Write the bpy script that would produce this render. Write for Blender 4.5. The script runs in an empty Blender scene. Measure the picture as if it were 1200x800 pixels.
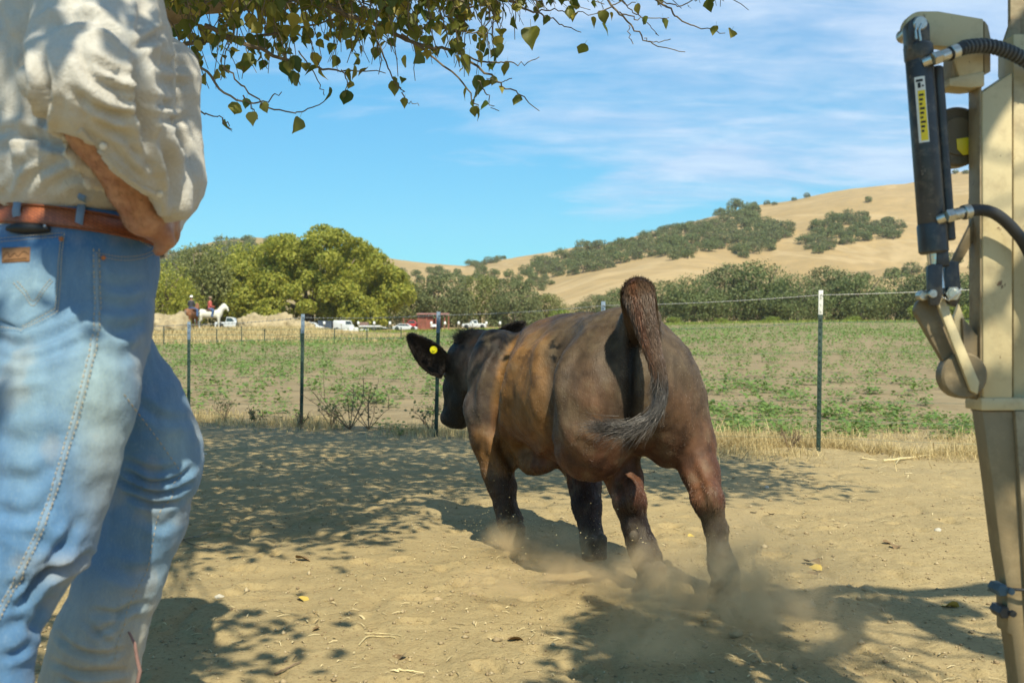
import bpy, bmesh, math, random
import numpy as np
from mathutils import Vector, Matrix, noise as mnoise
from mathutils.bvhtree import BVHTree
random.seed(7)
RNG = np.random.default_rng(7)
SC = bpy.context.scene
COL = SC.collection

# ---------------------------------------------------------------- camera
CAM_H = 0.85
cd = bpy.data.cameras.new('camera')
cd.lens = 36.0; cd.sensor_width = 36.0; cd.clip_start = 0.05; cd.clip_end = 6000
cd.dof.use_dof = True; cd.dof.focus_distance = 3.8; cd.dof.aperture_fstop = 6.0
cam = bpy.data.objects.new('camera', cd); COL.objects.link(cam)
cam.location = (0, 0, CAM_H); cam.rotation_euler = (math.radians(90), 0, 0)
SC.camera = cam

# ---------------------------------------------------------------- sky, sun, exposure
SUN_AZ, SUN_EL = math.radians(15), math.radians(51)      # the sun stands behind the camera, a little to its right
SUN_DIR = Vector((math.sin(SUN_AZ) * math.cos(SUN_EL), -math.cos(SUN_AZ) * math.cos(SUN_EL), math.sin(SUN_EL)))
SC.view_settings.view_transform = 'Standard'; SC.view_settings.look = 'None'
SC.view_settings.gamma = 1.0; SC.view_settings.use_curve_mapping = False
SC.cycles.volume_bounces = 2
SC.view_settings.exposure = 0.40
w = bpy.data.worlds.new('World'); SC.world = w; w.use_nodes = True
nt = w.node_tree; nt.nodes.clear()
def WN(t, **kw):
    n = nt.nodes.new(t)
    for k, v in kw.items(): setattr(n, k, v)
    return n
WL = nt.links.new
w_out = WN('ShaderNodeOutputWorld'); w_bg = WN('ShaderNodeBackground'); w_bg.inputs['Strength'].default_value = 0.10
w_sky = WN('ShaderNodeTexSky', sky_type='NISHITA', sun_disc=False)
w_sky.sun_elevation = SUN_EL; w_sky.sun_rotation = math.atan2(SUN_DIR.x, SUN_DIR.y)
w_sky.air_density = 1.0; w_sky.dust_density = 0.3; w_sky.ozone_density = 1.0; w_sky.altitude = 50
w_tc = WN('ShaderNodeTexCoord')
w_sep = WN('ShaderNodeSeparateXYZ'); WL(w_tc.outputs['Generated'], w_sep.inputs[0])
def WM(op, a, b=None, clamp=False):
    n = WN('ShaderNodeMath', operation=op, use_clamp=clamp)
    for i, v in enumerate((a, b)):
        if v is None: continue
        if isinstance(v, (int, float)): n.inputs[i].default_value = v
        else: WL(v, n.inputs[i])
    return n.outputs[0]
# high thin cloud deck: direction projected on a plane overhead, stretched
zc = WM('ADD', WM('MAXIMUM', w_sep.outputs['Z'], 0.0), 0.16)
cu, cv = WM('DIVIDE', w_sep.outputs['X'], zc), WM('DIVIDE', w_sep.outputs['Y'], zc)
w_cmb = WN('ShaderNodeCombineXYZ'); WL(cu, w_cmb.inputs[0]); WL(WM('MULTIPLY', cv, 1.0), w_cmb.inputs[1])
def WNoise(scale, detail, rough, dist=0.0, off=(0, 0, 0), sc=(1, 1, 1), rot=0.0):
    mp = WN('ShaderNodeMapping'); WL(w_cmb.outputs[0], mp.inputs[0]); mp.inputs['Location'].default_value = off; mp.inputs['Scale'].default_value = sc
    mp.inputs['Rotation'].default_value = (0, 0, rot)
    n = WN('ShaderNodeTexNoise'); WL(mp.outputs[0], n.inputs['Vector'])
    n.inputs['Scale'].default_value = scale; n.inputs['Detail'].default_value = detail; n.inputs['Roughness'].default_value = rough; n.inputs['Distortion'].default_value = dist
    return n.outputs[0]
n_big = WNoise(0.55, 3, 0.5, 0.2, (3.1, 1.7, 0))
n_mid = WNoise(1.9, 9, 0.62, 0.5, (0.3, 5.2, 0), (0.55, 1.0, 1), 0.25)
n_fin = WNoise(7.0, 6, 0.6, 0.3, (2.0, 0.4, 0), (0.5, 1.2, 1), 0.25)
side = WM('MULTIPLY', WM('ADD', cu, 0.12), 0.9)             # the bank of cloud lies to the right of the tree
lowcut = WM('MULTIPLY', WM('SUBTRACT', WM('ADD', WM('MULTIPLY', cu, 0.35), 2.85), cv), 0.9)             # ... and thins out low over the hills
amt = WM('ADD', WM('ADD', WM('MAXIMUM', WM('MINIMUM', side, 0.42), -0.5), WM('MAXIMUM', WM('MINIMUM', lowcut, 0.26), -0.75)), WM('MULTIPLY', WM('SUBTRACT', n_mid, 0.5), 2.6))
amt = WM('ADD', amt, WM('MULTIPLY', WM('SUBTRACT', n_big, 0.5), 1.2))
amt = WM('ADD', amt, WM('MULTIPLY', WM('SUBTRACT', n_fin, 0.5), 1.1))
cl = WM('MULTIPLY', WM('MULTIPLY', amt, 1.15, True), 0.80)
w_grade = WN('ShaderNodeMix', data_type='RGBA', blend_type='MULTIPLY'); w_grade.inputs[0].default_value = 1.0
WL(w_sky.outputs[0], w_grade.inputs[6])
w_lo = WN('ShaderNodeMix', data_type='RGBA'); WL(WM('MULTIPLY', WM('MAXIMUM', w_sep.outputs['Z'], 0.0), 2.6, True), w_lo.inputs[0])
w_lo.inputs[6].default_value = (0.25, 0.70, 0.82, 1); w_lo.inputs[7].default_value = (0.50, 1.22, 1.42, 1); WL(w_lo.outputs[2], w_grade.inputs[7])
w_mix = WN('ShaderNodeMix', data_type='RGBA'); WL(cl, w_mix.inputs[0]); WL(w_grade.outputs[2], w_mix.inputs[6])
w_cc = WN('ShaderNodeMix', data_type='RGBA'); WL(WM('MULTIPLY', WM('SUBTRACT', n_fin, 0.35), 2.6, True), w_cc.inputs[0]); w_cc.inputs[6].default_value = (3.7, 5.1, 7.3, 1); w_cc.inputs[7].default_value = (5.6, 6.7, 8.1, 1); WL(w_cc.outputs[2], w_mix.inputs[7])
WL(w_mix.outputs[2], w_bg.inputs['Color']); WL(w_bg.outputs[0], w_out.inputs[0])
sl = bpy.data.lights.new('sun', 'SUN'); sl.energy = 5.0; sl.angle = math.radians(0.53); sl.color = (1.0, 0.93, 0.72)
so = bpy.data.objects.new('sun', sl); COL.objects.link(so); so.rotation_euler = SUN_DIR.to_track_quat('Z', 'Y').to_euler(); so.location = (2, -6, 8)

# ---------------------------------------------------------------- helpers
def P(px, py, d):
    """a place d metres in front of the viewpoint, measured off the 1200 x 800 photograph"""
    return np.array(((px - 600) / 1200 * d, d, CAM_H - (py - 400) / 1200 * d))

def tag(o, label=None, cat=None, group=None, kind=None):
    if label: o['label'] = label
    if cat: o['category'] = cat
    if group: o['group'] = group
    if kind: o['kind'] = kind
    return o

def empty(name, loc=(0, 0, 0), rz=0.0):
    o = bpy.data.objects.new(name, None); COL.objects.link(o); o.location = loc; o.rotation_euler = (0, 0, rz); o.empty_display_size = 0.1
    return o

def link(name, me, mats=None, parent=None, smooth=True):
    """mesh in world coordinates -> object; when it has a parent the mesh is stored relative to it"""
    o = bpy.data.objects.new(name, me); COL.objects.link(o)
    if mats is not None:
        for m in (mats if isinstance(mats, (list, tuple)) else [mats]): me.materials.append(m)
    if smooth: me.shade_smooth()
    if parent is not None:
        bpy_parent(o, parent)
    return o

def bpy_parent(o, parent):
    # chain of unrotated parents only: subtract the world location
    loc = Vector((0, 0, 0)); q = parent
    while q is not None:
        loc += q.location; q = q.parent
    o.parent = parent; o.matrix_parent_inverse = Matrix.Identity(4)
    if o.type == 'MESH' and o.location.length == 0 and 'keep' not in o:
        o.data.transform(Matrix.Translation(-loc))
    else:
        o.location = o.location - loc

def np_mesh(name, v, f, cols=None, colname='tint'):
    """v (N,3), f list of arrays / (M,k) array"""
    me = bpy.data.meshes.new(name)
    v = np.asarray(v, dtype=np.float32)
    if isinstance(f, np.ndarray):
        k = f.shape[1]; me.vertices.add(len(v)); me.vertices.foreach_set('co', v.ravel())
        me.loops.add(f.size); me.loops.foreach_set('vertex_index', f.astype(np.int32).ravel())
        me.polygons.add(len(f)); me.polygons.foreach_set('loop_start', np.arange(0, f.size, k, dtype=np.int32))
        me.update(calc_edges=True); me.validate()
    else:
        me.from_pydata([tuple(map(float, p)) for p in v], [], [tuple(map(int, q)) for q in f]); me.update()
    if cols is not None:
        a = me.color_attributes.new(colname, 'FLOAT_COLOR', 'POINT')
        c = np.ones((len(v), 4), dtype=np.float32); c[:, :3] = cols; a.data.foreach_set('color', c.ravel())
    return me

class MB:
    """collects shapes into one mesh"""
    def __init__(s): s.v = []; s.f = []; s.n = 0
    def add(s, v, f):
        s.v.append(np.asarray(v, float)); s.f += [tuple(int(i) + s.n for i in q) for q in f]; s.n += len(v)
    def box(s, c, h, R=None, bev=0.0):
        c = np.asarray(c, float); h = np.asarray(h, float)
        if bev <= 0:
            v = np.array([(x, y, z) for x in (-1, 1) for y in (-1, 1) for z in (-1, 1)], float) * h
            f = [(0, 1, 3, 2), (4, 6, 7, 5), (0, 4, 5, 1), (2, 3, 7, 6), (0, 2, 6, 4), (1, 5, 7, 3)]
        else:
            bm = bmesh.new(); bmesh.ops.create_cube(bm, size=2.0)
            for q in bm.verts: q.co = Vector((q.co.x * h[0], q.co.y * h[1], q.co.z * h[2]))
            bmesh.ops.bevel(bm, geom=bm.edges[:], offset=bev, segments=2, affect='EDGES', profile=0.5)
            bm.verts.index_update(); v = np.array([q.co[:] for q in bm.verts]); f = [[q.index for q in fa.verts] for fa in bm.faces]; bm.free()
        if R is not None: v = v @ np.asarray(R, float).T
        s.add(v + c, f)
    def prism(s, pts, axis_d, bev=0.0):
        """pts: 3-D outline of a flat polygon; extruded by the vector axis_d"""
        pts = [Vector(tuple(p)) for p in pts]; bm = bmesh.new()
        vs = [bm.verts.new(p) for p in pts]; fc = bm.faces.new(vs)
        r = bmesh.ops.extrude_face_region(bm, geom=[fc])
        for q in r['geom']:
            if isinstance(q, bmesh.types.BMVert): q.co += Vector(tuple(axis_d))
        bmesh.ops.recalc_face_normals(bm, faces=bm.faces[:])
        if bev > 0: bmesh.ops.bevel(bm, geom=bm.edges[:], offset=bev, segments=2, affect='EDGES', profile=0.5, clamp_overlap=True)
        bm.verts.index_update(); s.add(np.array([q.co[:] for q in bm.verts]), [[q.index for q in fa.verts] for fa in bm.faces]); bm.free()
    def tube(s, pts, rad, seg=10, caps=True, flat=1.0):
        pts = np.asarray(pts, float); n = len(pts)
        rad = np.full(n, rad, float) if np.isscalar(rad) else np.asarray(rad, float)
        t = np.gradient(pts, axis=0); t /= np.linalg.norm(t, axis=1)[:, None] + 1e-12
        up = np.array((0, 0, 1.0)) if abs(t[0][2]) < 0.9 else np.array((1.0, 0, 0))
        V = []
        a = np.cross(up, t[0]); a /= np.linalg.norm(a)
        for i in range(n):
            a = a - t[i] * np.dot(a, t[i]); a /= np.linalg.norm(a) + 1e-12; b = np.cross(t[i], a)
            for k in range(seg):
                an = 2 * math.pi * k / seg
                V.append(pts[i] + rad[i] * (math.cos(an) * a + math.sin(an) * b * flat))
        F = [(i * seg + k, i * seg + (k + 1) % seg, (i + 1) * seg + (k + 1) % seg, (i + 1) * seg + k) for i in range(n - 1) for k in range(seg)]
        if caps: F += [tuple(range(seg))[::-1], tuple(range((n - 1) * seg, n * seg))]
        s.add(V, F)
    def cyl(s, a, b, r, seg=24, bev=0.0, r2=None):
        a = np.asarray(a, float); b = np.asarray(b, float); r2 = r if r2 is None else r2
        if bev > 0:
            u = (b - a) / np.linalg.norm(b - a)
            s.tube([a, a + u * bev, b - u * bev, b], [r - bev, r, r2, r2 - bev], seg)
        else: s.tube([a, b], [r, r2], seg)
    def mesh(s, name): return np_mesh(name, np.concatenate(s.v), s.f)
    def build(s, name, mat, parent=None, smooth=True, angle=35):
        me = s.mesh(name); o = link(name, me, mat, parent, False)
        if smooth:
            me.shade_smooth(); sharp_edges(me, angle)
        return o

def sharp_edges(me, angle=35):
    bm = bmesh.new(); bm.from_mesh(me); th = math.radians(angle)
    for e in bm.edges:
        e.smooth = not (len(e.link_faces) == 2 and e.calc_face_angle(0) > th)
    bm.to_mesh(me); bm.free()

def spline(pts, n):
    """Catmull-Rom through pts (any dimension), n samples"""
    p = np.asarray(pts, float); m = len(p)
    q = np.vstack([2 * p[0] - p[1], p, 2 * p[-1] - p[-2]])
    out = []
    for u in np.linspace(0, m - 1 - 1e-9, n):
        i = int(u); t = u - i; a, b, c, d = q[i], q[i + 1], q[i + 2], q[i + 3]
        out.append(0.5 * ((2 * b) + (c - a) * t + (2 * a - 5 * b + 4 * c - d) * t * t + (3 * b - a - 3 * c + d) * t ** 3))
    return np.array(out)

# value noise on numpy arrays
_T = np.random.default_rng(3).random((64, 64, 64)).astype(np.float32)
def vnoise(p, s=1.0):
    q = np.asarray(p, float) * s + 1000.37; i = np.floor(q).astype(int); f = q - i; f = f * f * (3 - 2 * f); i &= 63; j = (i + 1) & 63
    def g(a, b, c): return _T[a, b, c]
    x0, y0, z0 = i[..., 0], i[..., 1], i[..., 2]; x1, y1, z1 = j[..., 0], j[..., 1], j[..., 2]; fx, fy, fz = f[..., 0], f[..., 1], f[..., 2]
    a = g(x0, y0, z0) * (1 - fx) + g(x1, y0, z0) * fx; b = g(x0, y1, z0) * (1 - fx) + g(x1, y1, z0) * fx
    c = g(x0, y0, z1) * (1 - fx) + g(x1, y0, z1) * fx; d = g(x0, y1, z1) * (1 - fx) + g(x1, y1, z1) * fx
    return (a * (1 - fy) + b * fy) * (1 - fz) + (c * (1 - fy) + d * fy) * fz
def fbm(p, s=1.0, o=4, r=0.5):
    t = 0; a = 1; n = 0
    for k in range(o): t = t + a * vnoise(p, s * 2 ** k); n += a; a *= r
    return t / n
def sstep(a, b, x): t = np.clip((x - a) / (b - a), 0, 1); return t * t * (3 - 2 * t)

# ---------------------------------------------------------------- smooth bodies: a distance field meshed by surface nets
class Field:
    def __init__(s, lo, hi, h):
        s.lo = np.asarray(lo, float); s.h = h; s.n = np.ceil((np.asarray(hi, float) - s.lo) / h).astype(int) + 1
        s.ax = [s.lo[i] + h * np.arange(s.n[i]) for i in range(3)]
        s.F = np.full(tuple(s.n), 1.0, dtype=np.float32)
    def _sl(s, lo, hi):
        r = []
        for i in range(3):
            a = int(max(0, math.floor((lo[i] - s.lo[i]) / s.h))); b = int(min(s.n[i], math.ceil((hi[i] - s.lo[i]) / s.h) + 1)); r.append(slice(a, max(a, b)))
        return tuple(r)
    def _pts(s, sl): return np.stack(np.meshgrid(*[s.ax[i][sl[i]] for i in range(3)], indexing='ij'), -1)
    def _mix(s, sl, d, k, sub):
        a = s.F[sl]
        if a.size == 0: return
        if sub:
            b = -d; h = np.maximum(k - np.abs(a - b), 0) / k; s.F[sl] = np.maximum(a, b) + h * h * k * .25
        else:
            h = np.maximum(k - np.abs(a - d), 0) / k; s.F[sl] = np.minimum(a, d) - h * h * k * .25
    def ell(s, c, r, axes=None, k=0.05, sub=False):
        """axes: 3x3 rows = local unit axes"""
        c = np.asarray(c, float); r = np.asarray(r, float); m = r.max() + k * 1.5 + 0.02; sl = s._sl(c - m, c + m); p = s._pts(sl) - c
        if p.size == 0: return
        if axes is not None: p = p @ np.asarray(axes, float).T
        k0 = np.linalg.norm(p / r, axis=-1); k1 = np.linalg.norm(p / (r * r), axis=-1) + 1e-9
        s._mix(sl, k0 * (k0 - 1) / k1, k, sub)
    def cone(s, a, b, r1, r2, k=0.05, sub=False, flat=None):
        """flat = (unit axis, factor): squeeze the section along that axis"""
        a = np.asarray(a, float); b = np.asarray(b, float); m = max(r1, r2) * 1.2 + k * 1.5 + 0.02
        sl = s._sl(np.minimum(a, b) - m, np.maximum(a, b) + m); p = s._pts(sl)
        if p.size == 0: return
        ab = b - a; t = np.clip(((p - a) @ ab) / (ab @ ab + 1e-12), 0, 1)
        q = p - (a + t[..., None] * ab)
        if flat is not None:
            n = np.asarray(flat[0], float); u = q @ n; q = q + (u * (1 / flat[1] - 1))[..., None] * n
        s._mix(sl, np.linalg.norm(q, axis=-1) - (r1 + (r2 - r1) * t), k, sub)
    def chain(s, pts, k=0.04, flat=None):
        """pts: list of (xyz, r)"""
        for (a, r1), (b, r2) in zip(pts, pts[1:]): s.cone(a, b, r1, r2, k, False, flat)
    def cut(s, point, normal):
        """keep the side the normal points to"""
        sl = tuple(slice(0, k) for k in s.n); p = s._pts(sl) - np.asarray(point, float)
        s.F = np.maximum(s.F, -(p @ np.asarray(normal, float))).astype(np.float32)
    def nets(s):
        F = s.F; S = F < 0; n = np.array(F.shape)
        c = np.zeros(tuple(n - 1), np.int8)
        corners = [(i, j, k) for i in (0, 1) for j in (0, 1) for k in (0, 1)]
        for i, j, k in corners: c += S[i:n[0] - 1 + i, j:n[1] - 1 + j, k:n[2] - 1 + k]
        act = np.argwhere((c > 0) & (c < 8)); idx = -np.ones(tuple(n - 1), np.int64); idx[tuple(act.T)] = np.arange(len(act))
        acc = np.zeros((len(act), 3)); cnt = np.zeros(len(act))
        for a in corners:
            for ax in range(3):
                if a[ax]: continue
                b = list(a); b[ax] = 1
                ia = act + a; ib = act + b; fa = F[tuple(ia.T)]; fb = F[tuple(ib.T)]; m = (fa < 0) != (fb < 0)
                t = np.where(m, fa / np.where(m, fa - fb, 1), 0); q = np.array(a, float)[None].repeat(len(act), 0); q[:, ax] = t
                acc[m] += q[m]; cnt[m] += 1
        V = s.lo + s.h * (act + acc / cnt[:, None]); faces = []
        for ax in range(3):
            o1, o2 = [(1, 2), (2, 0), (0, 1)][ax]
            A = [slice(None)] * 3; B = [slice(None)] * 3; A[ax] = slice(0, -1); B[ax] = slice(1, None)
            sa, sb = S[tuple(A)], S[tuple(B)]; e = np.argwhere(sa != sb); e = e[(e[:, o1] > 0) & (e[:, o2] > 0) & (e[:, o1] < n[o1] - 1) & (e[:, o2] < n[o2] - 1)]
            d1 = np.zeros(3, int); d1[o1] = 1; d2 = np.zeros(3, int); d2[o2] = 1
            q = np.stack([idx[tuple((e - d1 - d2).T)], idx[tuple((e - d2).T)], idx[tuple(e.T)], idx[tuple((e - d1).T)]], 1)
            ins = sa[tuple(e.T)]; q[~ins] = q[~ins][:, ::-1]; faces.append(q)
        return V, np.concatenate(faces)

def vnormals(v, f):
    n = np.zeros_like(v); a = np.cross(v[f[:, 2]] - v[f[:, 0]], v[f[:, 3 if f.shape[1] > 3 else 1]] - v[f[:, 1 if f.shape[1] > 3 else 0]])
    for k in range(f.shape[1]): np.add.at(n, f[:, k], a)
    return n / (np.linalg.norm(n, axis=1)[:, None] + 1e-12)
def relax(v, f, it=2, lam=0.5):
    k = f.shape[1]
    for _ in range(it):
        s = np.zeros_like(v); c = np.zeros(len(v))
        for i in range(k):
            a, b = f[:, i], f[:, (i + 1) % k]
            np.add.at(s, a, v[b]); np.add.at(c, a, 1); np.add.at(s, b, v[a]); np.add.at(c, b, 1)
        v = v + lam * (s / np.maximum(c, 1)[:, None] - v)
    return v
def proj(v):
    """photograph coordinates of points, used only to take measurements"""
    return np.stack([600 + 1200 * v[:, 0] / v[:, 1], 400 - 1200 * (v[:, 2] - CAM_H) / v[:, 1]], 1)
def pl_dist(q, pts):
    """distance from 2-D points to a polyline and the parameter along it"""
    pts = np.asarray(pts, float); best = np.full(len(q), 1e9); u = np.zeros(len(q)); tot = len(pts) - 1
    for i in range(tot):
        a, b = pts[i, :2], pts[i + 1, :2]; ab = b - a; t = np.clip(((q - a) @ ab) / (ab @ ab), 0, 1); d = np.linalg.norm(q - a - t[:, None] * ab, axis=1)
        m = d < best; best[m] = d[m]; u[m] = (i + t[m]) / tot
    return best, u
def furrow(v, n, q, pts, width, depth, ridge=0.5, mask=None):
    """press a fold into a body along a line measured off the photograph"""
    d, u = pl_dist(q, spline(pts, 14) if len(pts) > 2 else pts); fade = np.sin(np.pi * np.clip(u * 0.94 + 0.03, 0, 1)) ** 0.6
    face = n[:, 1] < 0.25
    if mask is not None: face = face & mask
    x = d / width
    return v + n * ((-np.exp(-x * x) + ridge * np.exp(-((x - 1.9) / 0.9) ** 2)) * depth * fade * face)[:, None]

# ---------------------------------------------------------------- materials
class Mat:
    def __init__(s, name):
        s.m = bpy.data.materials.new(name); s.m.use_nodes = True; s.t = s.m.node_tree; s.t.nodes.clear()
        s.out = s.t.nodes.new('ShaderNodeOutputMaterial'); s.b = s.t.nodes.new('ShaderNodeBsdfPrincipled'); s.t.links.new(s.b.outputs[0], s.out.inputs[0])
        s.co = None
    def N(s, t, **kw):
        n = s.t.nodes.new(t)
        for k, v in kw.items(): setattr(n, k, v)
        return n
    def L(s, a, b): s.t.links.new(a, b)
    def coord(s, which='Object'):
        if s.co is None: s.co = s.N('ShaderNodeTexCoord')
        return s.co.outputs[which]
    def noise(s, scale, detail=4, rough=0.55, dist=0.0, sc=None, vec=None, kind='ShaderNodeTexNoise'):
        n = s.N(kind); v = vec if vec is not None else s.coord()
        if sc is not None:
            mp = s.N('ShaderNodeMapping'); s.L(v, mp.inputs[0]); mp.inputs['Scale'].default_value = sc; v = mp.outputs[0]
        s.L(v, n.inputs['Vector']); n.inputs['Scale'].default_value = scale
        if kind == 'ShaderNodeTexNoise':
            n.inputs['Detail'].default_value = detail; n.inputs['Roughness'].default_value = rough; n.inputs['Distortion'].default_value = dist
        return n.outputs[0]
    def ramp(s, fac, stops, interp='LINEAR'):
        r = s.N('ShaderNodeValToRGB'); s.L(fac, r.inputs[0]); e = r.color_ramp.elements; r.color_ramp.interpolation = interp
        while len(e) < len(stops): e.new(0.5)
        for i, (p, c) in enumerate(stops):
            e[i].position = p; e[i].color = (c, c, c, 1) if isinstance(c, (int, float)) else (*c, 1)
        return r.outputs[0]
    def mix(s, fac, a, b, mode='MIX'):
        n = s.N('ShaderNodeMix', data_type='RGBA', blend_type=mode)
        for v, i in ((fac, 0), (a, 6), (b, 7)):
            if isinstance(v, (int, float)): n.inputs[i].default_value = v
            elif isinstance(v, tuple): n.inputs[i].default_value = (*v[:3], 1)
            else: s.L(v, n.inputs[i])
        return n.outputs[2]
    def math(s, op, a, b=0.0, clamp=False):
        n = s.N('ShaderNodeMath', operation=op, use_clamp=clamp)
        for i, v in enumerate((a, b)):
            if isinstance(v, (int, float)): n.inputs[i].default_value = v
            else: s.L(v, n.inputs[i])
        return n.outputs[0]
    def bump(s, h, strength=0.3, dist=0.01, prev=None):
        n = s.N('ShaderNodeBump'); n.inputs['Strength'].default_value = strength; n.inputs['Distance'].default_value = dist; s.L(h, n.inputs['Height'])
        if prev is not None: s.L(prev, n.inputs['Normal'])
        return n.outputs[0]
    def attr(s, name='tint'):
        n = s.N('ShaderNodeAttribute', attribute_name=name); return n.outputs['Color']
    def done(s, color=None, rough=0.7, normal=None, metal=0.0, spec=0.5, **kw):
        if color is not None:
            if isinstance(color, tuple): s.b.inputs['Base Color'].default_value = (*color, 1)
            else: s.L(color, s.b.inputs['Base Color'])
        if isinstance(rough, (int, float)): s.b.inputs['Roughness'].default_value = rough
        else: s.L(rough, s.b.inputs['Roughness'])
        s.b.inputs['Metallic'].default_value = metal; s.b.inputs['Specular IOR Level'].default_value = spec
        if normal is not None: s.L(normal, s.b.inputs['Normal'])
        for k, v in kw.items(): s.b.inputs[k.replace('_', ' ')].default_value = v
        return s.m
def paint(name, c, rough=0.55, var=0.25, scale=6.0, metal=0.0, bump=0.15, spec=0.4, dirt=None, chips=None):
    M = Mat(name); n = M.noise(scale, 5, 0.6); n2 = M.noise(scale * 9, 4, 0.6)
    col = M.mix(M.ramp(n, [(0.3, 0.0), (0.7, 1.0)]), tuple(x * (1 - var) for x in c), tuple(min(1, x * (1 + var)) for x in c))
    if dirt: col = M.mix(M.ramp(M.noise(scale * 2.3, 6, 0.7), [(0.5, 0.0), (0.68, 0.7)]), col, dirt)
    if chips:
        ch = M.ramp(M.noise(38, 6, 0.75, 0.4), [(0.655, 0.0), (0.675, 1.0)]); sc_ = M.ramp(M.noise(9, 5, 0.8, 1.5, (1, 1, .12)), [(0.66, 0.0), (0.69, 0.6)]); col = M.mix(M.math('MAXIMUM', ch, sc_), col, chips)
        return M.done(col, rough, M.bump(ch, -0.6, 0.002, M.bump(n2, bump, 0.004)), metal, spec)
    return M.done(col, rough, M.bump(n2, bump, 0.004), metal, spec)
def leaf_mat(name, c1, c2, rough=0.5, trans=0.35):
    """thin leaves: light passes through; colour varies from leaf to leaf"""
    M = Mat(name); g = M.N('ShaderNodeNewGeometry'); col = M.mix(g.outputs['Random Per Island'], c1, c2)
    M.done(col, rough, spec=0.35)
    tr = M.N('ShaderNodeBsdfTranslucent'); M.L(col, tr.inputs['Color']); mx = M.N('ShaderNodeMixShader'); mx.inputs[0].default_value = trans
    M.L(M.b.outputs[0], mx.inputs[1]); M.L(tr.outputs[0], mx.inputs[2]); M.L(mx.outputs[0], M.out.inputs[0])
    return M.m
# ================================================================ terrain
RIDGE = np.array([(-900, 330), (-300, 335), (0, 322), (120, 318), (170, 308), (210, 294), (250, 283), (290, 278), (330, 282), (400, 300), (450, 302), (480, 306), (545, 312), (600, 303), (670, 290), (720, 284), (760, 272), (800, 262), (880, 243), (950, 230), (1000, 222), (1060, 216), (1130, 200), (1200, 188), (1500, 205), (2100, 300)], float)
MID = np.array([(-900, 372), (0, 368), (300, 350), (450, 338), (540, 333), (600, 330), (640, 338), (700, 322), (760, 312), (800, 308), (850, 318), (900, 330), (1000, 320), (1100, 312), (1200, 310), (2100, 350)], float)
def g_height(x, y):
    """ground height (metres) at plan position x, y"""
    x = np.asarray(x, float); y = np.asarray(y, float); d = np.maximum(y, 0.5); px = 600 + 1200 * x / np.maximum(y, 20.0)
    pp = np.stack([x, y, np.zeros_like(x)], -1)
    z_field = np.where(y > 11, (y - 11) * (0.0145 + 0.0130 * sstep(300, 1000, px)), 0)
    z_field = z_field + sstep(14, 30, y) * 0.12 * (fbm(pp, 0.12, 3) - 0.5)
    # the raised bank the riders stand on
    bank = sstep(58, 78, y) * (1 - sstep(330, 470, px)) * sstep(-2000, -200, px)
    z_field = z_field + bank * (0.62 + 0.8 * (fbm(pp, 0.05, 3) - 0.3))
    # hills: heights read off as angles over distance
    ridge = CAM_H + (400 - np.interp(px, RIDGE[:, 0], RIDGE[:, 1])) / 1200 * 850
    mid = CAM_H + (400 - np.interp(px, MID[:, 0], MID[:, 1])) / 1200 * 520
    base = CAM_H + (400 - 380) / 1200 * 260
    zf260 = base
    z = np.where(y < 140, z_field, 0)
    z140 = (140 - 11) * (0.0145 + 0.0130 * sstep(300, 1000, px)) + 0.0
    t1 = np.clip((y - 140) / 120, 0, 1); t2 = sstep(260, 520, y); t3 = np.clip((y - 520) / 330, 0, 1); t3 = t3 ** 0.9; t4 = sstep(850, 1500, y)
    zh = z140 * (1 - t1) + zf260 * t1
    zh = np.where(y > 260, zf260 * (1 - t2) + mid * t2, zh)
    zh = np.where(y > 520, mid * (1 - t3) + ridge * t3, zh)
    zh = np.where(y > 850, ridge * (1 - 0.75 * t4), zh)
    und = (fbm(pp, 0.006, 4) - 0.5) * 26 * sstep(300, 560, y) * (1 - 0.85 * sstep(700, 850, y)) + (fbm(pp + 50, 0.03, 3) - 0.5) * 3.0 * sstep(300, 450, y)
    # gullies that run down the slope
    gul = np.abs(vnoise(np.stack([x * 0.011, y * 0.0025, np.zeros_like(x)], -1), 1.0) - 0.5)
    und = und - 7 * np.exp(-(gul / 0.05) ** 2) * sstep(330, 500, y) * (1 - sstep(760, 850, y))
    z = np.where(y >= 140, zh + und, z)
    return z

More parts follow.
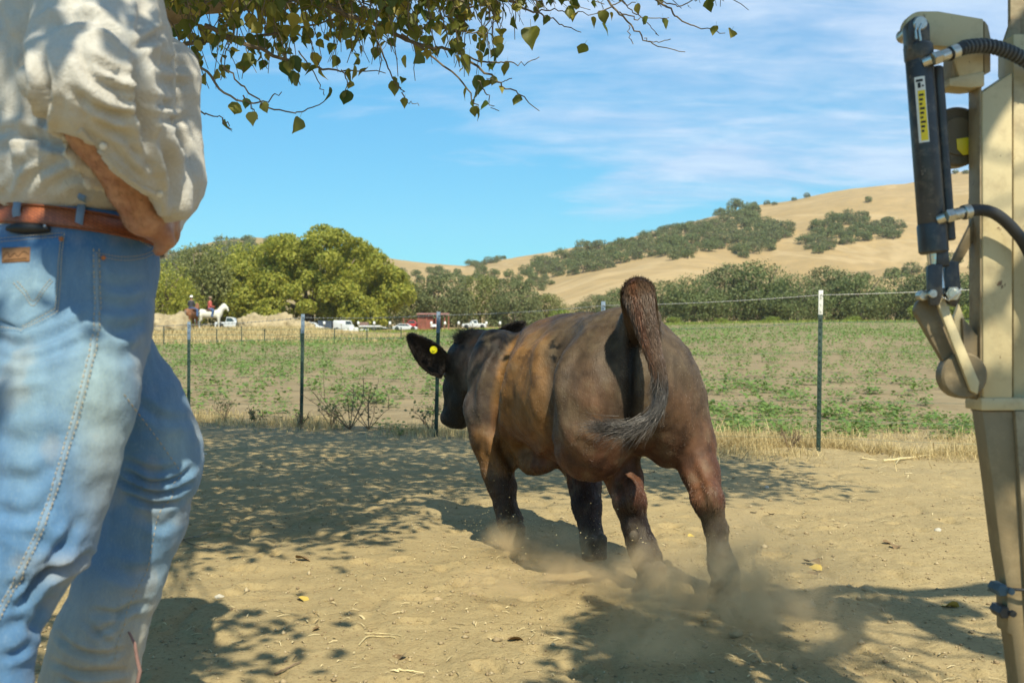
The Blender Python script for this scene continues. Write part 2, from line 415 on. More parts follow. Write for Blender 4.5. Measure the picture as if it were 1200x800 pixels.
_rp = random.Random(17)
PRINTS = [(_rp.uniform(-.5, .5) * yy_, yy_, _rp.uniform(0, 6.28), _rp.uniform(.8, 1.25)) for yy_ in [2.3 + 5.2 * _rp.random() ** 1.2 for _ in range(110)]]
def pen_bumps(x, y):
    p = np.stack([x, y, np.zeros_like(x)], -1)
    r = (1 - sstep(9, 14, y)) * sstep(-6, -2, y)
    # dusty churned dirt: hollows, hoof marks and clods
    h = 0.030 * (fbm(p, 1.3, 3) - 0.5) + 0.012 * (fbm(p, 6.0, 3) - 0.5) + 0.011 * (fbm(p + 9, 22.0, 3, 0.6) - 0.5)
    tr = np.abs(vnoise(p * np.array((1, .6, 1)) + 12, 3.2) - .5); h = h - 0.012 * np.exp(-(tr / .05) ** 2)
    c = vnoise(p + 31, 9.0); h = h - 0.016 * sstep(0.72, 0.9, c) + 0.012 * sstep(0.78, 0.95, vnoise(p + 77, 16.0))
    for (hx, hy, ha, hs) in PRINTS:
        m = (np.abs(x - hx) < .16) & (np.abs(y - hy) < .16)
        if not m.any(): continue
        dx, dy = x[m] - hx, y[m] - hy; u = dx * math.cos(ha) + dy * math.sin(ha); w_ = -dx * math.sin(ha) + dy * math.cos(ha)
        a = ((np.abs(w_) - .020 * hs) / (.017 * hs)) ** 2 + (u / (.045 * hs)) ** 2; h = h.copy(); h[m] += -0.014 * hs * np.exp(-a ** 1.5) + 0.005 * hs * np.exp(-((np.sqrt((w_ / .05) ** 2 + (u / .062) ** 2) - hs) / .22) ** 2)
    return r * h

def sheet(xs, ys, zf):
    X, Y = np.meshgrid(xs, ys); Z = zf(X, Y); v = np.stack([X, Y, Z], -1).reshape(-1, 3); nx, ny = len(xs), len(ys)
    i = (np.arange(ny - 1)[:, None] * nx + np.arange(nx - 1)[None]).ravel(); f = np.stack([i, i + 1, i + nx + 1, i + nx], 1)
    return v, f

# --- dirt of the pen, field soil, hillside grass: one sheet; the colour follows the place
def ground_material():
    M = Mat('dirt and dry grass'); co = M.coord('Object'); sp = M.N('ShaderNodeSeparateXYZ'); M.L(co, sp.inputs[0])
    y = sp.outputs['Y']
    n1 = M.noise(0.9, 6, 0.6); n2 = M.noise(14, 6, 0.65); n3 = M.noise(75, 5, 0.7); n4 = M.noise(0.25, 4, 0.6)
    dirt = M.mix(M.ramp(n1, [(0.3, 0.0), (0.72, 1.0)]), (0.320, 0.240, 0.122), (0.372, 0.285, 0.148))
    dirt = M.mix(M.ramp(n2, [(0.35, 0.0), (0.7, 0.7)]), dirt, (0.41, 0.322, 0.172))
    dirt = M.mix(M.ramp(n3, [(0.32, 0.75), (0.47, 0.0)]), dirt, (0.20, 0.145, 0.075))
    vo = M.N('ShaderNodeTexVoronoi'); M.L(co, vo.inputs['Vector']); vo.inputs['Scale'].default_value = 55; dirt = M.mix(M.ramp(vo.outputs[0], [(0.05, 0.5), (0.16, 0.0)]), dirt, (0.47, 0.37, 0.21))
    soil = M.mix(M.ramp(n1, [(0.3, 0.0), (0.7, 1.0)]), (0.24, 0.185, 0.105), (0.31, 0.24, 0.14))
    soil = M.mix(M.ramp(M.noise(4, 6, 0.7), [(0.4, 0.0), (0.7, 0.6)]), soil, (0.20, 0.145, 0.08))
    far = M.mix(M.ramp(M.noise(0.02, 6, 0.65), [(0.33, 0.0), (0.68, 1.0)]), (0.32, 0.220, 0.100), (0.43, 0.300, 0.148))
    far = M.mix(M.ramp(M.noise(0.11, 7, 0.7), [(0.42, 0.0), (0.7, 0.65)]), far, (0.25, 0.19, 0.10))
    far = M.mix(M.ramp(M.noise(0.006, 5, 0.6, 1.5, (1, 0.4, 1)), [(0.49, 0.0), (0.515, 0.6), (0.54, 0.0)]), far, (0.45, 0.33, 0.18))
    c = M.mix(M.ramp(M.math('DIVIDE', y, 20.0), [(0.40, 0.0), (0.56, 1.0)]), dirt, soil)
    edge = M.math('ADD', M.math('DIVIDE', y, 200.0), M.math('MULTIPLY', M.math('SUBTRACT', n4, 0.5), 0.06))
    c = M.mix(M.ramp(edge, [(0.60, 0.0), (0.70, 1.0)]), c, far)
    bk = M.math('MULTIPLY', M.ramp(M.math('DIVIDE', y, 100.0), [(0.52, 0.0), (0.62, 1.0)]), M.ramp(M.math('ADD', M.math('DIVIDE', sp.outputs['X'], y), 0.5), [(0.33, 1.0), (0.42, 0.0)]))
    c = M.mix(bk, c, M.mix(M.ramp(M.noise(0.5, 6, 0.7), [(0.4, 0.0), (0.65, 1.0)]), (0.25, 0.185, 0.085), (0.34, 0.255, 0.125)))
    b = M.bump(n3, 0.75, 0.009); b = M.bump(n2, 0.45, 0.02, b); b = M.bump(M.noise(240, 3, 0.6), 0.5, 0.003, b); b = M.bump(M.noise(0.06, 6, 0.7), 0.25, 3.0, b)
    return M.done(c, 0.95, b, spec=0.12)
M_ground = ground_material()
def zf(x, y): return g_height(x, y) + pen_bumps(x, y)
# near part fine, far part coarse: radial spacing; the columns widen with distance
def ground_sheet():
    # rows in y get wider with distance and columns fan out
    ys = np.concatenate([np.arange(-60, -8, 4.0), np.arange(-8, 1.0, 0.25), np.arange(1.0, 5.0, 0.012), np.arange(5.0, 9.0, 0.03), np.arange(9.0, 16, 0.1), np.geomspace(16, 250, 170), np.geomspace(252, 900, 210), np.geomspace(910, 5000, 24)])
    us = np.concatenate([-np.geomspace(6, 0.66, 24), np.linspace(-0.64, 0.64, 460), np.geomspace(0.66, 6, 24)])
    Y = ys[:, None].repeat(len(us), 1); W = np.maximum(np.abs(Y), 2.2) if False else np.sqrt(Y * Y * (Y > 0) + 2.0 ** 2)
    X = us[None] * W; X[ys < 1.0] = (us[None] * np.sqrt(np.maximum(ys[ys < 1.0], 0)[:, None] ** 2 + 4.0) * (1 + np.abs(ys[ys < 1.0])[:, None] * 0.1))
    Z = zf(X, Y); v = np.stack([X, Y, Z], -1).reshape(-1, 3); nx, ny = len(us), len(ys)
    i = (np.arange(ny - 1)[:, None] * nx + np.arange(nx - 1)[None]).ravel(); f = np.stack([i, i + 1, i + nx + 1, i + nx], 1)
    o = link('ground', np_mesh('ground', v, f), M_ground); tag(o, kind='structure')
    return o
ground_sheet()
def zg(x, y): return float(zf(np.array([float(x)]), np.array([float(y)]))[0])
def hill_hit(px, py, d0=250.0, d1=860.0):
    """where the line of sight through a point of the photograph meets the hillside"""
    ds = np.linspace(d0, d1, 260); xs = (px - 600) / 1200 * ds; z = CAM_H - (py - 400) / 1200 * ds; g = g_height(xs, ds); i = np.argmax(g >= z)
    if not (g >= z).any(): return None
    return float(xs[i]), float(ds[i]), float(g[i])
# ================================================================ calf
def lin(r, g, b): return tuple((c / 255 / 12.92 if c / 255 < 0.04045 else ((c / 255 + 0.055) / 1.055) ** 2.4) for c in (r, g, b))
calf = empty('calf', tuple(P(700, 640, 3.95) * np.array((1, 1, 0))))
tag(calf, 'dark brown calf with a black head and raised tail running away across the dirt pen', 'calf')
AX = np.array([(0.93, 0.37, 0), (-0.37, 0.93, 0), (0, 0, 1)])           # across, along, up
def calf_body():
    F = Field((-0.52, 3.05, 0.0), (0.86, 5.10, 1.12), 0.0115)
    F.ell((0.232, 3.98, 0.660), (0.268, 0.44, 0.280), AX, 0.05)          # barrel
    F.ell((0.190, 4.16, 0.668), (0.240, 0.33, 0.275), AX, 0.04)
    F.ell((0.395, 3.63, 0.712), (0.212, 0.27, 0.255), AX, 0.06)          # croup
    F.ell((0.36, 3.74, 0.80), (0.16, 0.27, 0.122), AX, 0.08)
    F.ell((0.548, 3.60, 0.625), (0.118, 0.18, 0.215), None, 0.06)        # right thigh
    F.ell((0.275, 3.56, 0.620), (0.150, 0.19, 0.255), None, 0.05)        # left thigh
    F.ell((0.270, 3.62, 0.505), (0.105, 0.14, 0.115), None, 0.06)
    F.ell((0.215, 3.76, 0.77), (0.07, 0.10, 0.08), None, 0.07)           # hip bone
    F.ell((0.045, 4.46, 0.60), (0.185, 0.30, 0.255), AX, 0.07)            # chest
    F.cone((0.30, 3.95, 0.865), (0.11, 4.40, 0.820), 0.075, 0.070, 0.08)  # spine, withers
    F.ell(P(577, 448, 4.46), (0.105, 0.15, 0.235), None, 0.03)           # left shoulder
    F.ell(P(640, 450, 4.52), (0.10, 0.16, 0.23), None, 0.06)
    F.cone((0.02, 4.55, 0.73), P(562, 414, 4.72), 0.160, 0.112, 0.07)    # neck
    F.cone((0.0, 4.55, 0.62), P(560, 432, 4.72), 0.15, 0.10, 0.07)
    # head
    F.ell(P(549, 423, 4.78), (0.098, 0.12, 0.105), None, 0.05)
    F.chain([(P(546, 425, 4.80), 0.090), (P(538, 455, 4.86), 0.070), (P(532, 484, 4.90), 0.056)], 0.04)
    F.chain([(P(560, 440, 4.74), 0.080), (P(546, 470, 4.80), 0.056), (P(540, 492, 4.86), 0.044)], 0.05)
    F.ell(P(531, 488, 4.90), (0.058, 0.06, 0.050), None, 0.03)           # muzzle
    F.ell(P(528, 434, 4.80), (0.024, 0.03, 0.022), None, 0.02)           # brow over the eye
    F.ell(P(552, 399, 4.77), (0.06, 0.06, 0.045), None, 0.04)            # poll
    # hind legs
    F.chain([(P(793, 474, 3.60), 0.108), (P(809, 515, 3.57), 0.084), (P(821, 553, 3.52), 0.062), (P(830, 585, 3.46), 0.048), (P(839, 618, 3.46), 0.036), (P(843, 645, 3.44), 0.034), (P(847, 664, 3.41), 0.043), (P(850, 682, 3.37), 0.034)], 0.025)
    F.ell(P(828, 583, 3.43), (0.035, 0.05, 0.05), None, 0.03)            # point of hock
    F.chain([(P(706, 495, 3.64), 0.105), (P(720, 530, 3.64), 0.080), (P(731, 560, 3.61), 0.062), (P(738, 588, 3.55), 0.049), (P(743, 614, 3.55), 0.040), (P(750, 636, 3.53), 0.043), (P(757, 655, 3.50), 0.047), (P(762, 676, 3.46), 0.037)], 0.025)
    F.ell(P(738, 580, 3.52), (0.035, 0.05, 0.05), None, 0.03)
    # fore legs
    F.chain([(P(573, 480, 4.42), 0.112), (P(577, 515, 4.40), 0.088), (P(584, 550, 4.37), 0.064), (P(589, 573, 4.34), 0.054), (P(593, 592, 4.31), 0.042), (P(598, 610, 4.28), 0.048), (P(602, 626, 4.24), 0.040)], 0.035)
    F.chain([(P(668, 500, 4.30), 0.105), (P(680, 540, 4.22), 0.078), (P(685, 568, 4.16), 0.060), (P(688, 592, 4.10), 0.052), (P(692, 616, 4.06), 0.037), (P(695, 636, 4.03), 0.044), (P(697, 648, 4.0), 0.043)], 0.035)
    F.ell(P(628, 540, 4.28), (0.06, 0.15, 0.05), AX, 0.05)               # brisket
    F.cone((0.43, 3.42, 0.92), P(751, 368, 3.38), 0.07, 0.045, 0.06)    # tail head
    F.cone(P(741, 400, 3.26), P(737, 500, 3.28), 0.030, 0.030, 0.05, True)   # cleft
    v, f = F.nets(); v = relax(v, f, 2); n = vnormals(v, f); q = proj(v)
    for pts, wd, dp in [([(672, 385), (652, 408), (642, 440), (643, 480), (650, 515)], 8, 0.036), ([(650, 515), (668, 535), (690, 556)], 7, 0.012),
                        ([(604, 396), (587, 426), (578, 462), (577, 502)], 7, 0.050), ([(580, 505), (592, 530), (604, 550)], 7, 0.022),
                        ([(594, 398), (570, 415), (557, 445), (549, 480)], 5, 0.012), ([(712, 460), (712, 500), (706, 535)], 9, 0.007),
                        ([(745, 375), (738, 430), (738, 500), (742, 530)], 5, 0.018), ([(785, 425), (795, 470), (788, 520)], 10, 0.009),
                        ([(612, 525), (632, 540), (652, 525)], 8, 0.008), ([(820, 560), (826, 590), (832, 610)], 6, 0.006), ([(724, 560), (732, 590), (736, 610)], 6, 0.006),
                        ([(610, 420), (606, 470), (616, 515)], 14, 0.006), ([(690, 390), (678, 430), (682, 480)], 12, 0.010), ([(768, 385), (778, 420), (782, 460)], 12, 0.008), ([(722, 380), (712, 410), (700, 440)], 10, 0.007), ([(655, 470), (680, 490), (705, 490)], 10, 0.007), ([(600, 500), (622, 520), (636, 500)], 7, 0.010), ([(650, 380), (630, 392), (606, 396)], 9, 0.008), ([(800, 430), (812, 470), (815, 510)], 9, 0.007), ([(570, 490), (566, 520), (575, 550)], 6, 0.008), ([(735, 540), (728, 560), (735, 585)], 5, 0.008), ([(810, 540), (818, 565), (826, 590)], 5, 0.008), ([(596, 430), (592, 460), (596, 490)], 9, 0.007), ([(622, 420), (624, 460), (628, 500)], 9, 0.005)]:
        v = furrow(v, n, q, pts, wd, dp)
    v = v + n * ((fbm(v, 9, 3) - 0.5) * 0.016 + (fbm(v, 34, 2) - 0.5) * 0.005)[:, None]
    n = vnormals(v, f)
    return v, f, n
def calf_colour(p, n):
    q = proj(p); x, y = q[:, 0], q[:, 1]; d = p[:, 1]; z = p[:, 2]
    nz = fbm(p, 12, 4); nb = fbm(p + 7, 4, 3); nf = fbm(p * np.array((1, 1, .35)), 60, 2)
    def L(c): return np.array(c)[None, :]
    rump, flank, red, black = L((0.080, 0.054, 0.033)), L((0.215, 0.108, 0.035)), L((0.170, 0.075, 0.034)), L((0.010, 0.009, 0.009))
    dust = L((0.17, 0.125, 0.078)); legdark = L((0.016, 0.010, 0.008)); grey = L((0.085, 0.066, 0.056)); mahog = L((0.085, 0.027, 0.013))
    def m(c, e, t): t = np.clip(t, 0, 1)[:, None]; return c * (1 - t) + e * t
    bl = np.interp(y, [370, 384, 400, 430, 470, 505], [630, 617, 600, 584, 577, 577])                      # where neck and shoulder end and the barrel begins
    c = np.repeat(flank, len(p), 0)
    c = m(c, rump, np.clip(sstep(636, 652, x) * sstep(4.25, 4.0, d) + sstep(3.75, 3.6, d), 0, 1))
    c = m(c, dust, sstep(0.40, 0.75, nb) * 0.35 * sstep(4.1, 3.8, d) * sstep(0.6, 0.95, z))
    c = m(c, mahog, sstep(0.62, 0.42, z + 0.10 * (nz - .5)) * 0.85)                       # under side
    # warm patches on the thighs
    for (cx, cy, rx, ry, a) in [(695, 470, 26, 42, .6), (815, 570, 22, 36, 1.0), (800, 480, 26, 30, .6), (690, 520, 34, 28, .35), (735, 545, 22, 26, .6), (822, 508, 20, 24, .5)]:
        w_ = np.exp(-((x - cx) / rx) ** 2 - ((y - cy) / ry) ** 2) * a * (d < 3.9); c = m(c, red, w_ * 0.7 * (0.5 + nz))
    sh = sstep(2, -5, x - bl) * sstep(4.05, 4.2, d) * sstep(0.40, 0.55, z)
    c = m(c, grey * 0.9, sh * 0.95); c = m(c, black, sh * sstep(428, 398, y + 14 * (nz - .5)))
    c = m(c, flank * 0.9, sstep(500, 560, y) * (d > 4.2) * 0.8)
    c = m(c, legdark, sstep(0.33, 0.25, z + 0.05 * (nz - .5)) * (0.95 - 0.3 * (d > 3.8)))
    c = m(c, flank * 0.8, sstep(4.15, 4.3, d) * sstep(0.52, 0.44, z) * sstep(0.28, 0.36, z) * 0.8)
    c = m(c, black, sstep(4.50, 4.62, d - 0.0 + 0.02 * (nz - .5)) * sstep(630, 600, x))
    c = m(c, grey * 1.2, np.exp(-((x - 549) / 9) ** 2 - ((y - 440) / 22) ** 2) * (d > 4.55) * 0.8)  # grey sheen on the cheek, painted into the coat colour
    # pale belly strip
    c = m(c, L((0.42, 0.34, 0.22)), np.exp(-((x - 668) / 26) ** 2 - ((y - 563) / 7) ** 2) * (d > 3.75) * (n[:, 2] < -0.2))
    nd = fbm(p + 3, 22, 4, .6); c = m(c, L((0.20, 0.15, 0.09)), sstep(0.54, 0.68, nd) * 0.28 * sstep(4.6, 4.3, d)); c = m(c, L((0.03, 0.015, 0.009)), sstep(0.46, 0.32, nd) * 0.45)
    # dusty shanks
    c = m(c, L((0.16, 0.12, 0.08)), sstep(0.18, 0.02, z) * (0.15 + 0.5 * nz))
    # mud crust on the hip and dark cleft, its shadow stripe painted in
    mud = np.exp(-((x - 650) / 8) ** 2 - ((y - 412) / 17) ** 2) * sstep(0.44, 0.62, fbm(p, 45, 3)) * (d < 4.1); c = m(c, L((0.008, 0.006, 0.004)), mud * 1.6)
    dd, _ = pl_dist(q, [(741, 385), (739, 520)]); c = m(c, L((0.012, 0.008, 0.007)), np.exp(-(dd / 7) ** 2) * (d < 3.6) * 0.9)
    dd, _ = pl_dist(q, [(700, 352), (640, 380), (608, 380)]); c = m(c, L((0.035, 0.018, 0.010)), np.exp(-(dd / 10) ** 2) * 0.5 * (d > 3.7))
    return c * (0.60 + 0.80 * nf)[:, None] * (0.74 + 0.52 * nz)[:, None]
def skin_mat():
    M = Mat('calf hide'); b = M.bump(M.noise(160, 3, 0.6, 0, (1, 1, 0.25)), 0.5, 0.004); b = M.bump(M.noise(30, 4, 0.6), 0.35, 0.008, b)
    return M.done(M.attr('tint'), 0.62, b, spec=0.3)
def hair_mat(name, rough=0.36, spec=0.5):
    M = Mat(name); c = M.attr('tint'); return M.done(c, rough, spec=spec)
M_hide = skin_mat(); M_hair = hair_mat('calf hair')
def hair_obj(name, root, tip_dir, length, radius, col, mat, parent, seg=3, droop=None):
    """short hairs as curves: root (N,3), direction (N,3), length (N,)"""
    n = len(root); cu = bpy.data.hair_curves.new(name); cu.add_curves([seg + 1] * n)
    t = np.linspace(0, 1, seg + 1)[None, :, None]; L_ = np.asarray(length)[:, None, None]
    pts = root[:, None, :] + tip_dir[:, None, :] * L_ * t
    if droop is not None: pts = pts + droop[:, None, :] * L_ * t * t
    loc = Vector((0, 0, 0)); q = parent
    while q is not None: loc += q.location; q = q.parent
    pts = pts - np.array(loc)[None, None]
    cu.position_data.foreach_set('vector', pts.astype(np.float32).ravel())
    r = (radius * (1 - 0.85 * t[0, :, 0] ** 1.5))[None].repeat(n, 0) if np.isscalar(radius) else (np.asarray(radius)[:, None] * (1 - 0.85 * t[0, :, 0] ** 1.5)[None])
    ra = cu.attributes.new('radius', 'FLOAT', 'POINT') if 'radius' not in cu.attributes else cu.attributes['radius']
    ra.data.foreach_set('value', r.astype(np.float32).ravel())
    a = cu.attributes.new('tint', 'FLOAT_COLOR', 'CURVE'); c4 = np.ones((n, 4), np.float32); c4[:, :3] = col; a.data.foreach_set('color', c4.ravel())
    cu.materials.append(mat); o = bpy.data.objects.new(name, cu); COL.objects.link(o); o.parent = parent
    return o
def sample_surface(v, f, n, rng, weight=None):
    a, b, c, d = v[f[:, 0]], v[f[:, 1]], v[f[:, 2]], v[f[:, 3]]
    ar = np.linalg.norm(np.cross(c - a, d - b), axis=1)
    if weight is not None: ar = ar * weight
    i = rng.choice(len(f), n, p=ar / ar.sum()); s, t = rng.random(n)[:, None], rng.random(n)[:, None]
    p = (a[i] * (1 - s) + b[i] * s) * (1 - t) + (d[i] * (1 - s) + c[i] * s) * t
    return p, i
def tang(vec, n): vec = vec - n * (vec * n).sum(1)[:, None]; return vec / (np.linalg.norm(vec, axis=1)[:, None] + 1e-9)

bv, bf, bn = calf_body()
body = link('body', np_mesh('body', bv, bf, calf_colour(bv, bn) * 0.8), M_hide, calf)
def coat(v, f, n, count, name, parent, colf, flow, length, radius, rng, lift=0.20, weight=None):
    p, i = sample_surface(v, f, count, rng, weight); nn = n[f[i, 0]] + n[f[i, 2]]; nn /= np.linalg.norm(nn, axis=1)[:, None]
    fl = flow(p); jit = rng.normal(0, 0.22, p.shape) + (fbm(p, 14, 2)[:, None] - 0.5) * np.array((1.2, -0.8, 0.9)); dr = tang(fl + jit, nn) + nn * (lift * rng.uniform(0.5, 1.4, len(p)))[:, None]
    dr /= np.linalg.norm(dr, axis=1)[:, None]; ln = length(p) * rng.uniform(0.6, 1.25, len(p))
    c = colf(p, nn) * rng.uniform(0.65, 1.5, len(p))[:, None]
    return hair_obj(name, p - nn * 0.001, dr, ln, radius, c, M_hair, parent, 2, -nn * 0.12)
rg = np.random.default_rng(11)
def flow_body(p):
    f = np.tile(np.array((0.30, -0.75, -0.55)), (len(p), 1)); low = sstep(0.60, 0.35, p[:, 2])[:, None]; f = f * (1 - low) + np.array((0.05, -0.1, -1.0)) * low
    hd = sstep(4.62, 4.75, p[:, 1])[:, None]; return f * (1 - hd) + np.array((0.7, -0.2, 0.4)) * hd
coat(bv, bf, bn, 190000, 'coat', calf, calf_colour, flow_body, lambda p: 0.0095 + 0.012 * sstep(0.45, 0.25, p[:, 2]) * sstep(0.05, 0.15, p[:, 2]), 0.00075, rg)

# hooves, split in two claws, and dew claws
M_hoof = paint('dusty hoof', (0.075, 0.058, 0.040), 0.75, 0.3, 25, bump=0.4)
def hoof(px, py, d, s=1.0, rz=0.0, tilt=0.0):
    c = P(px, py, d); g = zg(c[0], c[1]); F = Field(c - 0.11, c + 0.11, 0.006)
    F.lo[2] = g - 0.01
    F = Field((c[0] - .1, c[1] - .12, g - .012), (c[0] + .1, c[1] + .12, g + .12), 0.0055)
    for sx in (-1, 1):
        ox = 0.023 * s * sx; cs, sn = math.cos(rz), math.sin(rz)
        def W(a, b, z): return np.array((c[0] + a * cs - b * sn, c[1] + a * sn + b * cs, g + z))
        F.chain([(W(ox * 0.9, -0.012 * s, 0.082 * s), 0.022 * s), (W(ox, 0.014 * s, 0.014 * s), 0.026 * s)], 0.01)
        F.cone(W(ox, 0.014 * s, 0.014 * s), W(ox * 0.8, 0.048 * s, 0.012 * s), 0.026 * s, 0.016 * s, 0.012)
    F.cut((c[0], c[1], g - 0.004), (0, 0, 1)); v, f = F.nets(); v = relax(v, f, 1)
    h = link('hoof', np_mesh('hoof', v, f), M_hoof, calf); h['label'] = 'dusty cloven hoof'
for a in [(850, 697, 3.36, 1.1, 0.1), (763, 690, 3.44, 1.1, 0.25), (603, 636, 4.22, 1.0, 0.3), (698, 658, 3.98, 1.0, 0.3)]: hoof(*a)
for (px, py, d) in [(593, 612, 4.22), (743, 628, 3.46), (841, 668, 3.35), (853, 668, 3.35), (604, 607, 4.22)]:
    F = Field(P(px, py, d) - 0.05, P(px, py, d) + 0.05, 0.004); F.ell(P(px, py, d), (0.017, 0.014, 0.021), None, 0.01); v, f = F.nets()
    link('dewclaw', np_mesh('dewclaw', v, f), M_hoof, calf)

# ears: cupped leaves with a fringe
def ear(base, tip, width, facing, name='ear', curl=0.35):
    base = np.asarray(base); tip = np.asarray(tip); ax = tip - base; L_ = np.linalg.norm(ax); ax = ax / L_; fc = np.asarray(facing, float); fc -= ax * (fc @ ax); fc /= np.linalg.norm(fc); sd = np.cross(ax, fc)
    nu, nv = 22, 15; V = []
    for i in range(nu):
        u = i / (nu - 1); wd = width * (0.30 + 1.55 * u) * (1 - u ** 3.2) ** 0.75 if u < 1 else 0; wd = width * (math.sin(math.pi * min(1, 0.10 + 0.86 * u) ** 0.8)) ** 0.75
        if i == nu - 1: wd = width * 0.10
        for j in range(nv):
            t = j / (nv - 1) * 2 - 1
            V.append(base + ax * L_ * u + sd * wd * 0.5 * t + fc * (-(1 - t * t) * curl * wd * (1 - 0.4 * u)))
    V = np.array(V); f = np.array([(i * nv + j, i * nv + j + 1, (i + 1) * nv + j + 1, (i + 1) * nv + j) for i in range(nu - 1) for j in range(nv - 1)])
    n = vnormals(V, f)
    if (n.mean(0) @ fc) < 0: f = f[:, ::-1].copy(); n = -n
    V2 = np.concatenate([V + n * 0.004, V - n * 0.004]); N = nu * nv; rim = [i * nv for i in range(nu)] + [(nu - 1) * nv + j for j in range(1, nv)] + [i * nv + nv - 1 for i in range(nu - 2, -1, -1)] + [j for j in range(nv - 2, 0, -1)]
    fr = [(rim[i], rim[(i + 1) % len(rim)], rim[(i + 1) % len(rim)] + N, rim[i] + N) for i in range(len(rim))]
    F_ = np.concatenate([f, f[:, ::-1] + N, np.array(fr)]); nn = vnormals(V2, F_)
    cf = lambda p, q: np.tile(np.array((0.022, 0.017, 0.015)), (len(p), 1)) * (0.7 + 0.8 * fbm(p, 40, 2))[:, None]
    e = link(name, np_mesh(name, V2, F_, cf(V2, nn)), M_hide, calf)
    rg2 = np.random.default_rng(5)
    p, i = sample_surface(V2, F_, 5200, rg2); q = nn[F_[i, 0]]; dr = tang(ax[None] + rg2.normal(0, .35, p.shape), q) + q * 0.35; dr /= np.linalg.norm(dr, axis=1)[:, None]
    hair_obj('fringe', p, dr, rg2.uniform(0.008, 0.018, len(p)), 0.0007, cf(p, q) * rg2.uniform(.6, 1.8, len(p))[:, None], M_hair, e, 2)
    return e
ear_l = ear(P(524, 436, 4.76), P(479, 393, 4.70), 0.125, (0.25, -1, -0.1))
ear(P(574, 410, 4.66), P(614, 379, 4.60), 0.105, (-0.2, -1, 0.3))
# yellow button tag
M_tag = paint('yellow plastic', (0.80, 0.72, 0.01), 0.35, 0.05, 30, bump=0.02)
mb = MB(); c = P(508, 410, 4.672); mb.cyl(c + (0, 0.012, 0), c, 0.0175, 28, 0.003); mb.cyl(c, c - np.array((0, 0.006, 0)), 0.007, 16, 0.002)
t_ = mb.build('ear_tag', M_tag, calf); t_['label'] = 'round yellow button tag in the ear'
# eye
mb = MB(); M_eye = Mat('calf eye').done((0.008, 0.006, 0.005), 0.08, spec=0.8)
F = Field(P(523, 438, 4.82) - 0.04, P(523, 438, 4.82) + 0.04, 0.003); F.ell(P(523, 439, 4.82), (0.014, 0.018, 0.018)); v, f = F.nets(); link('eye', np_mesh('eye', v, f), M_eye, calf)
# nose pad and nostril
F = Field(P(521, 490, 4.92) - 0.07, P(521, 490, 4.92) + 0.07, 0.004); F.ell(P(523, 489, 4.91), (0.030, 0.045, 0.038), None, 0.01); F.ell(P(517, 487, 4.86), (0.010, 0.012, 0.012), None, 0.006, True); v, f = F.nets()
link('nose', np_mesh('nose', v, f, np.tile(np.array((0.03, 0.025, 0.022)), (len(v), 1))), M_hide, calf)
# tuft on the poll and mane along the crest
n_t = 2600; k_ = rg.random(n_t); bx = 536 + 66 * k_ ** 1.3; by = 400 - 4 * np.sin(np.pi * k_) ; rt = np.array([P(a + rg.normal(0, 3), b + rg.normal(0, 2.5), 4.72 + rg.normal(0, 0.03)) for a, b in zip(bx, by)])
dr = np.stack([rg.normal(-0.1, 0.5, n_t), rg.normal(-0.2, 0.3, n_t), rg.uniform(0.5, 1.2, n_t)], 1); dr /= np.linalg.norm(dr, axis=1)[:, None]
hair_obj('poll_tuft', rt, dr, (0.012 + 0.050 * np.exp(-((bx - 550) / 12) ** 2)) * rg.uniform(0.5, 1.3, n_t), 0.0008, np.tile(np.array((0.010, 0.008, 0.007)), (n_t, 1)), M_hair, calf, 3, np.stack([rg.normal(0, .5, n_t), rg.normal(0, .3, n_t), rg.uniform(-.5, 0, n_t)], 1))

# tail
tp = spline([P(753, 392, 3.42), P(750, 364, 3.37), P(748, 349, 3.32), P(748, 343, 3.285), P(750, 354, 3.26), P(759, 390, 3.24), P(769, 425, 3.22), P(774, 455, 3.22), P(770, 478, 3.21), P(756, 492, 3.20), P(738, 499, 3.19), P(716, 500, 3.18)], 72)
tr = np.interp(np.linspace(0, 1, 72), [0, .1, .22, .35, .5, .65, .8, 1], [.044, .041, .036, .027, .020, .015, .009, .003])
F = Field(tp.min(0) - .09, tp.max(0) + .09, 0.0065); F.chain([(a, r) for a, r in zip(tp[::2], tr[::2])], 0.02); v, f = F.nets(); n = vnormals(v, f)
def tail_col(p, q):
    y = proj(p)[:, 1]; t = sstep(400, 460, y)[:, None]; nz = fbm(p, 30, 3)[:, None]; base = np.array((0.095, 0.058, 0.036)) * (1 - t) + np.array((0.040, 0.036, 0.034)) * t
    mid = np.exp(-((proj(p)[:, 0] - np.interp(y, [335, 400, 450], [742, 756, 770])) / 4) ** 2)[:, None] * (1 - t); return (base * (1 - .6 * mid) + np.array((0.15, 0.055, 0.025)) * .6 * mid) * (0.6 + 0.9 * nz)
tail = link('tail', np_mesh('tail', v, f, tail_col(v, n)), M_hide, calf)
def tail_flow(p):
    d = ((p[:, None, :] - tp[None, ::3, :]) ** 2).sum(2); i = d.argmin(1) * 3; i2 = np.minimum(i + 3, 71); i1 = np.maximum(i - 2, 0); t = tp[i2] - tp[i1]; return t / (np.linalg.norm(t, axis=1)[:, None] + 1e-9)
p, i = sample_surface(v, f, 34000, rg); nn = n[f[i, 0]]; up = sstep(420, 345, proj(p)[:, 1])
dr = tang(tail_flow(p) + rg.normal(0, 0.14, p.shape), nn) + nn * (0.22 + 0.55 * up * rg.random(len(p)))[:, None]; dr /= np.linalg.norm(dr, axis=1)[:, None]
hair_obj('tail_hair', p, dr, rg.uniform(0.016, 0.050, len(p)), 0.0008, tail_col(p, nn) * rg.uniform(.6, 1.6, len(p))[:, None], M_hair, tail, 3, -nn * 0.25 + np.array((0, 0, -0.1)))
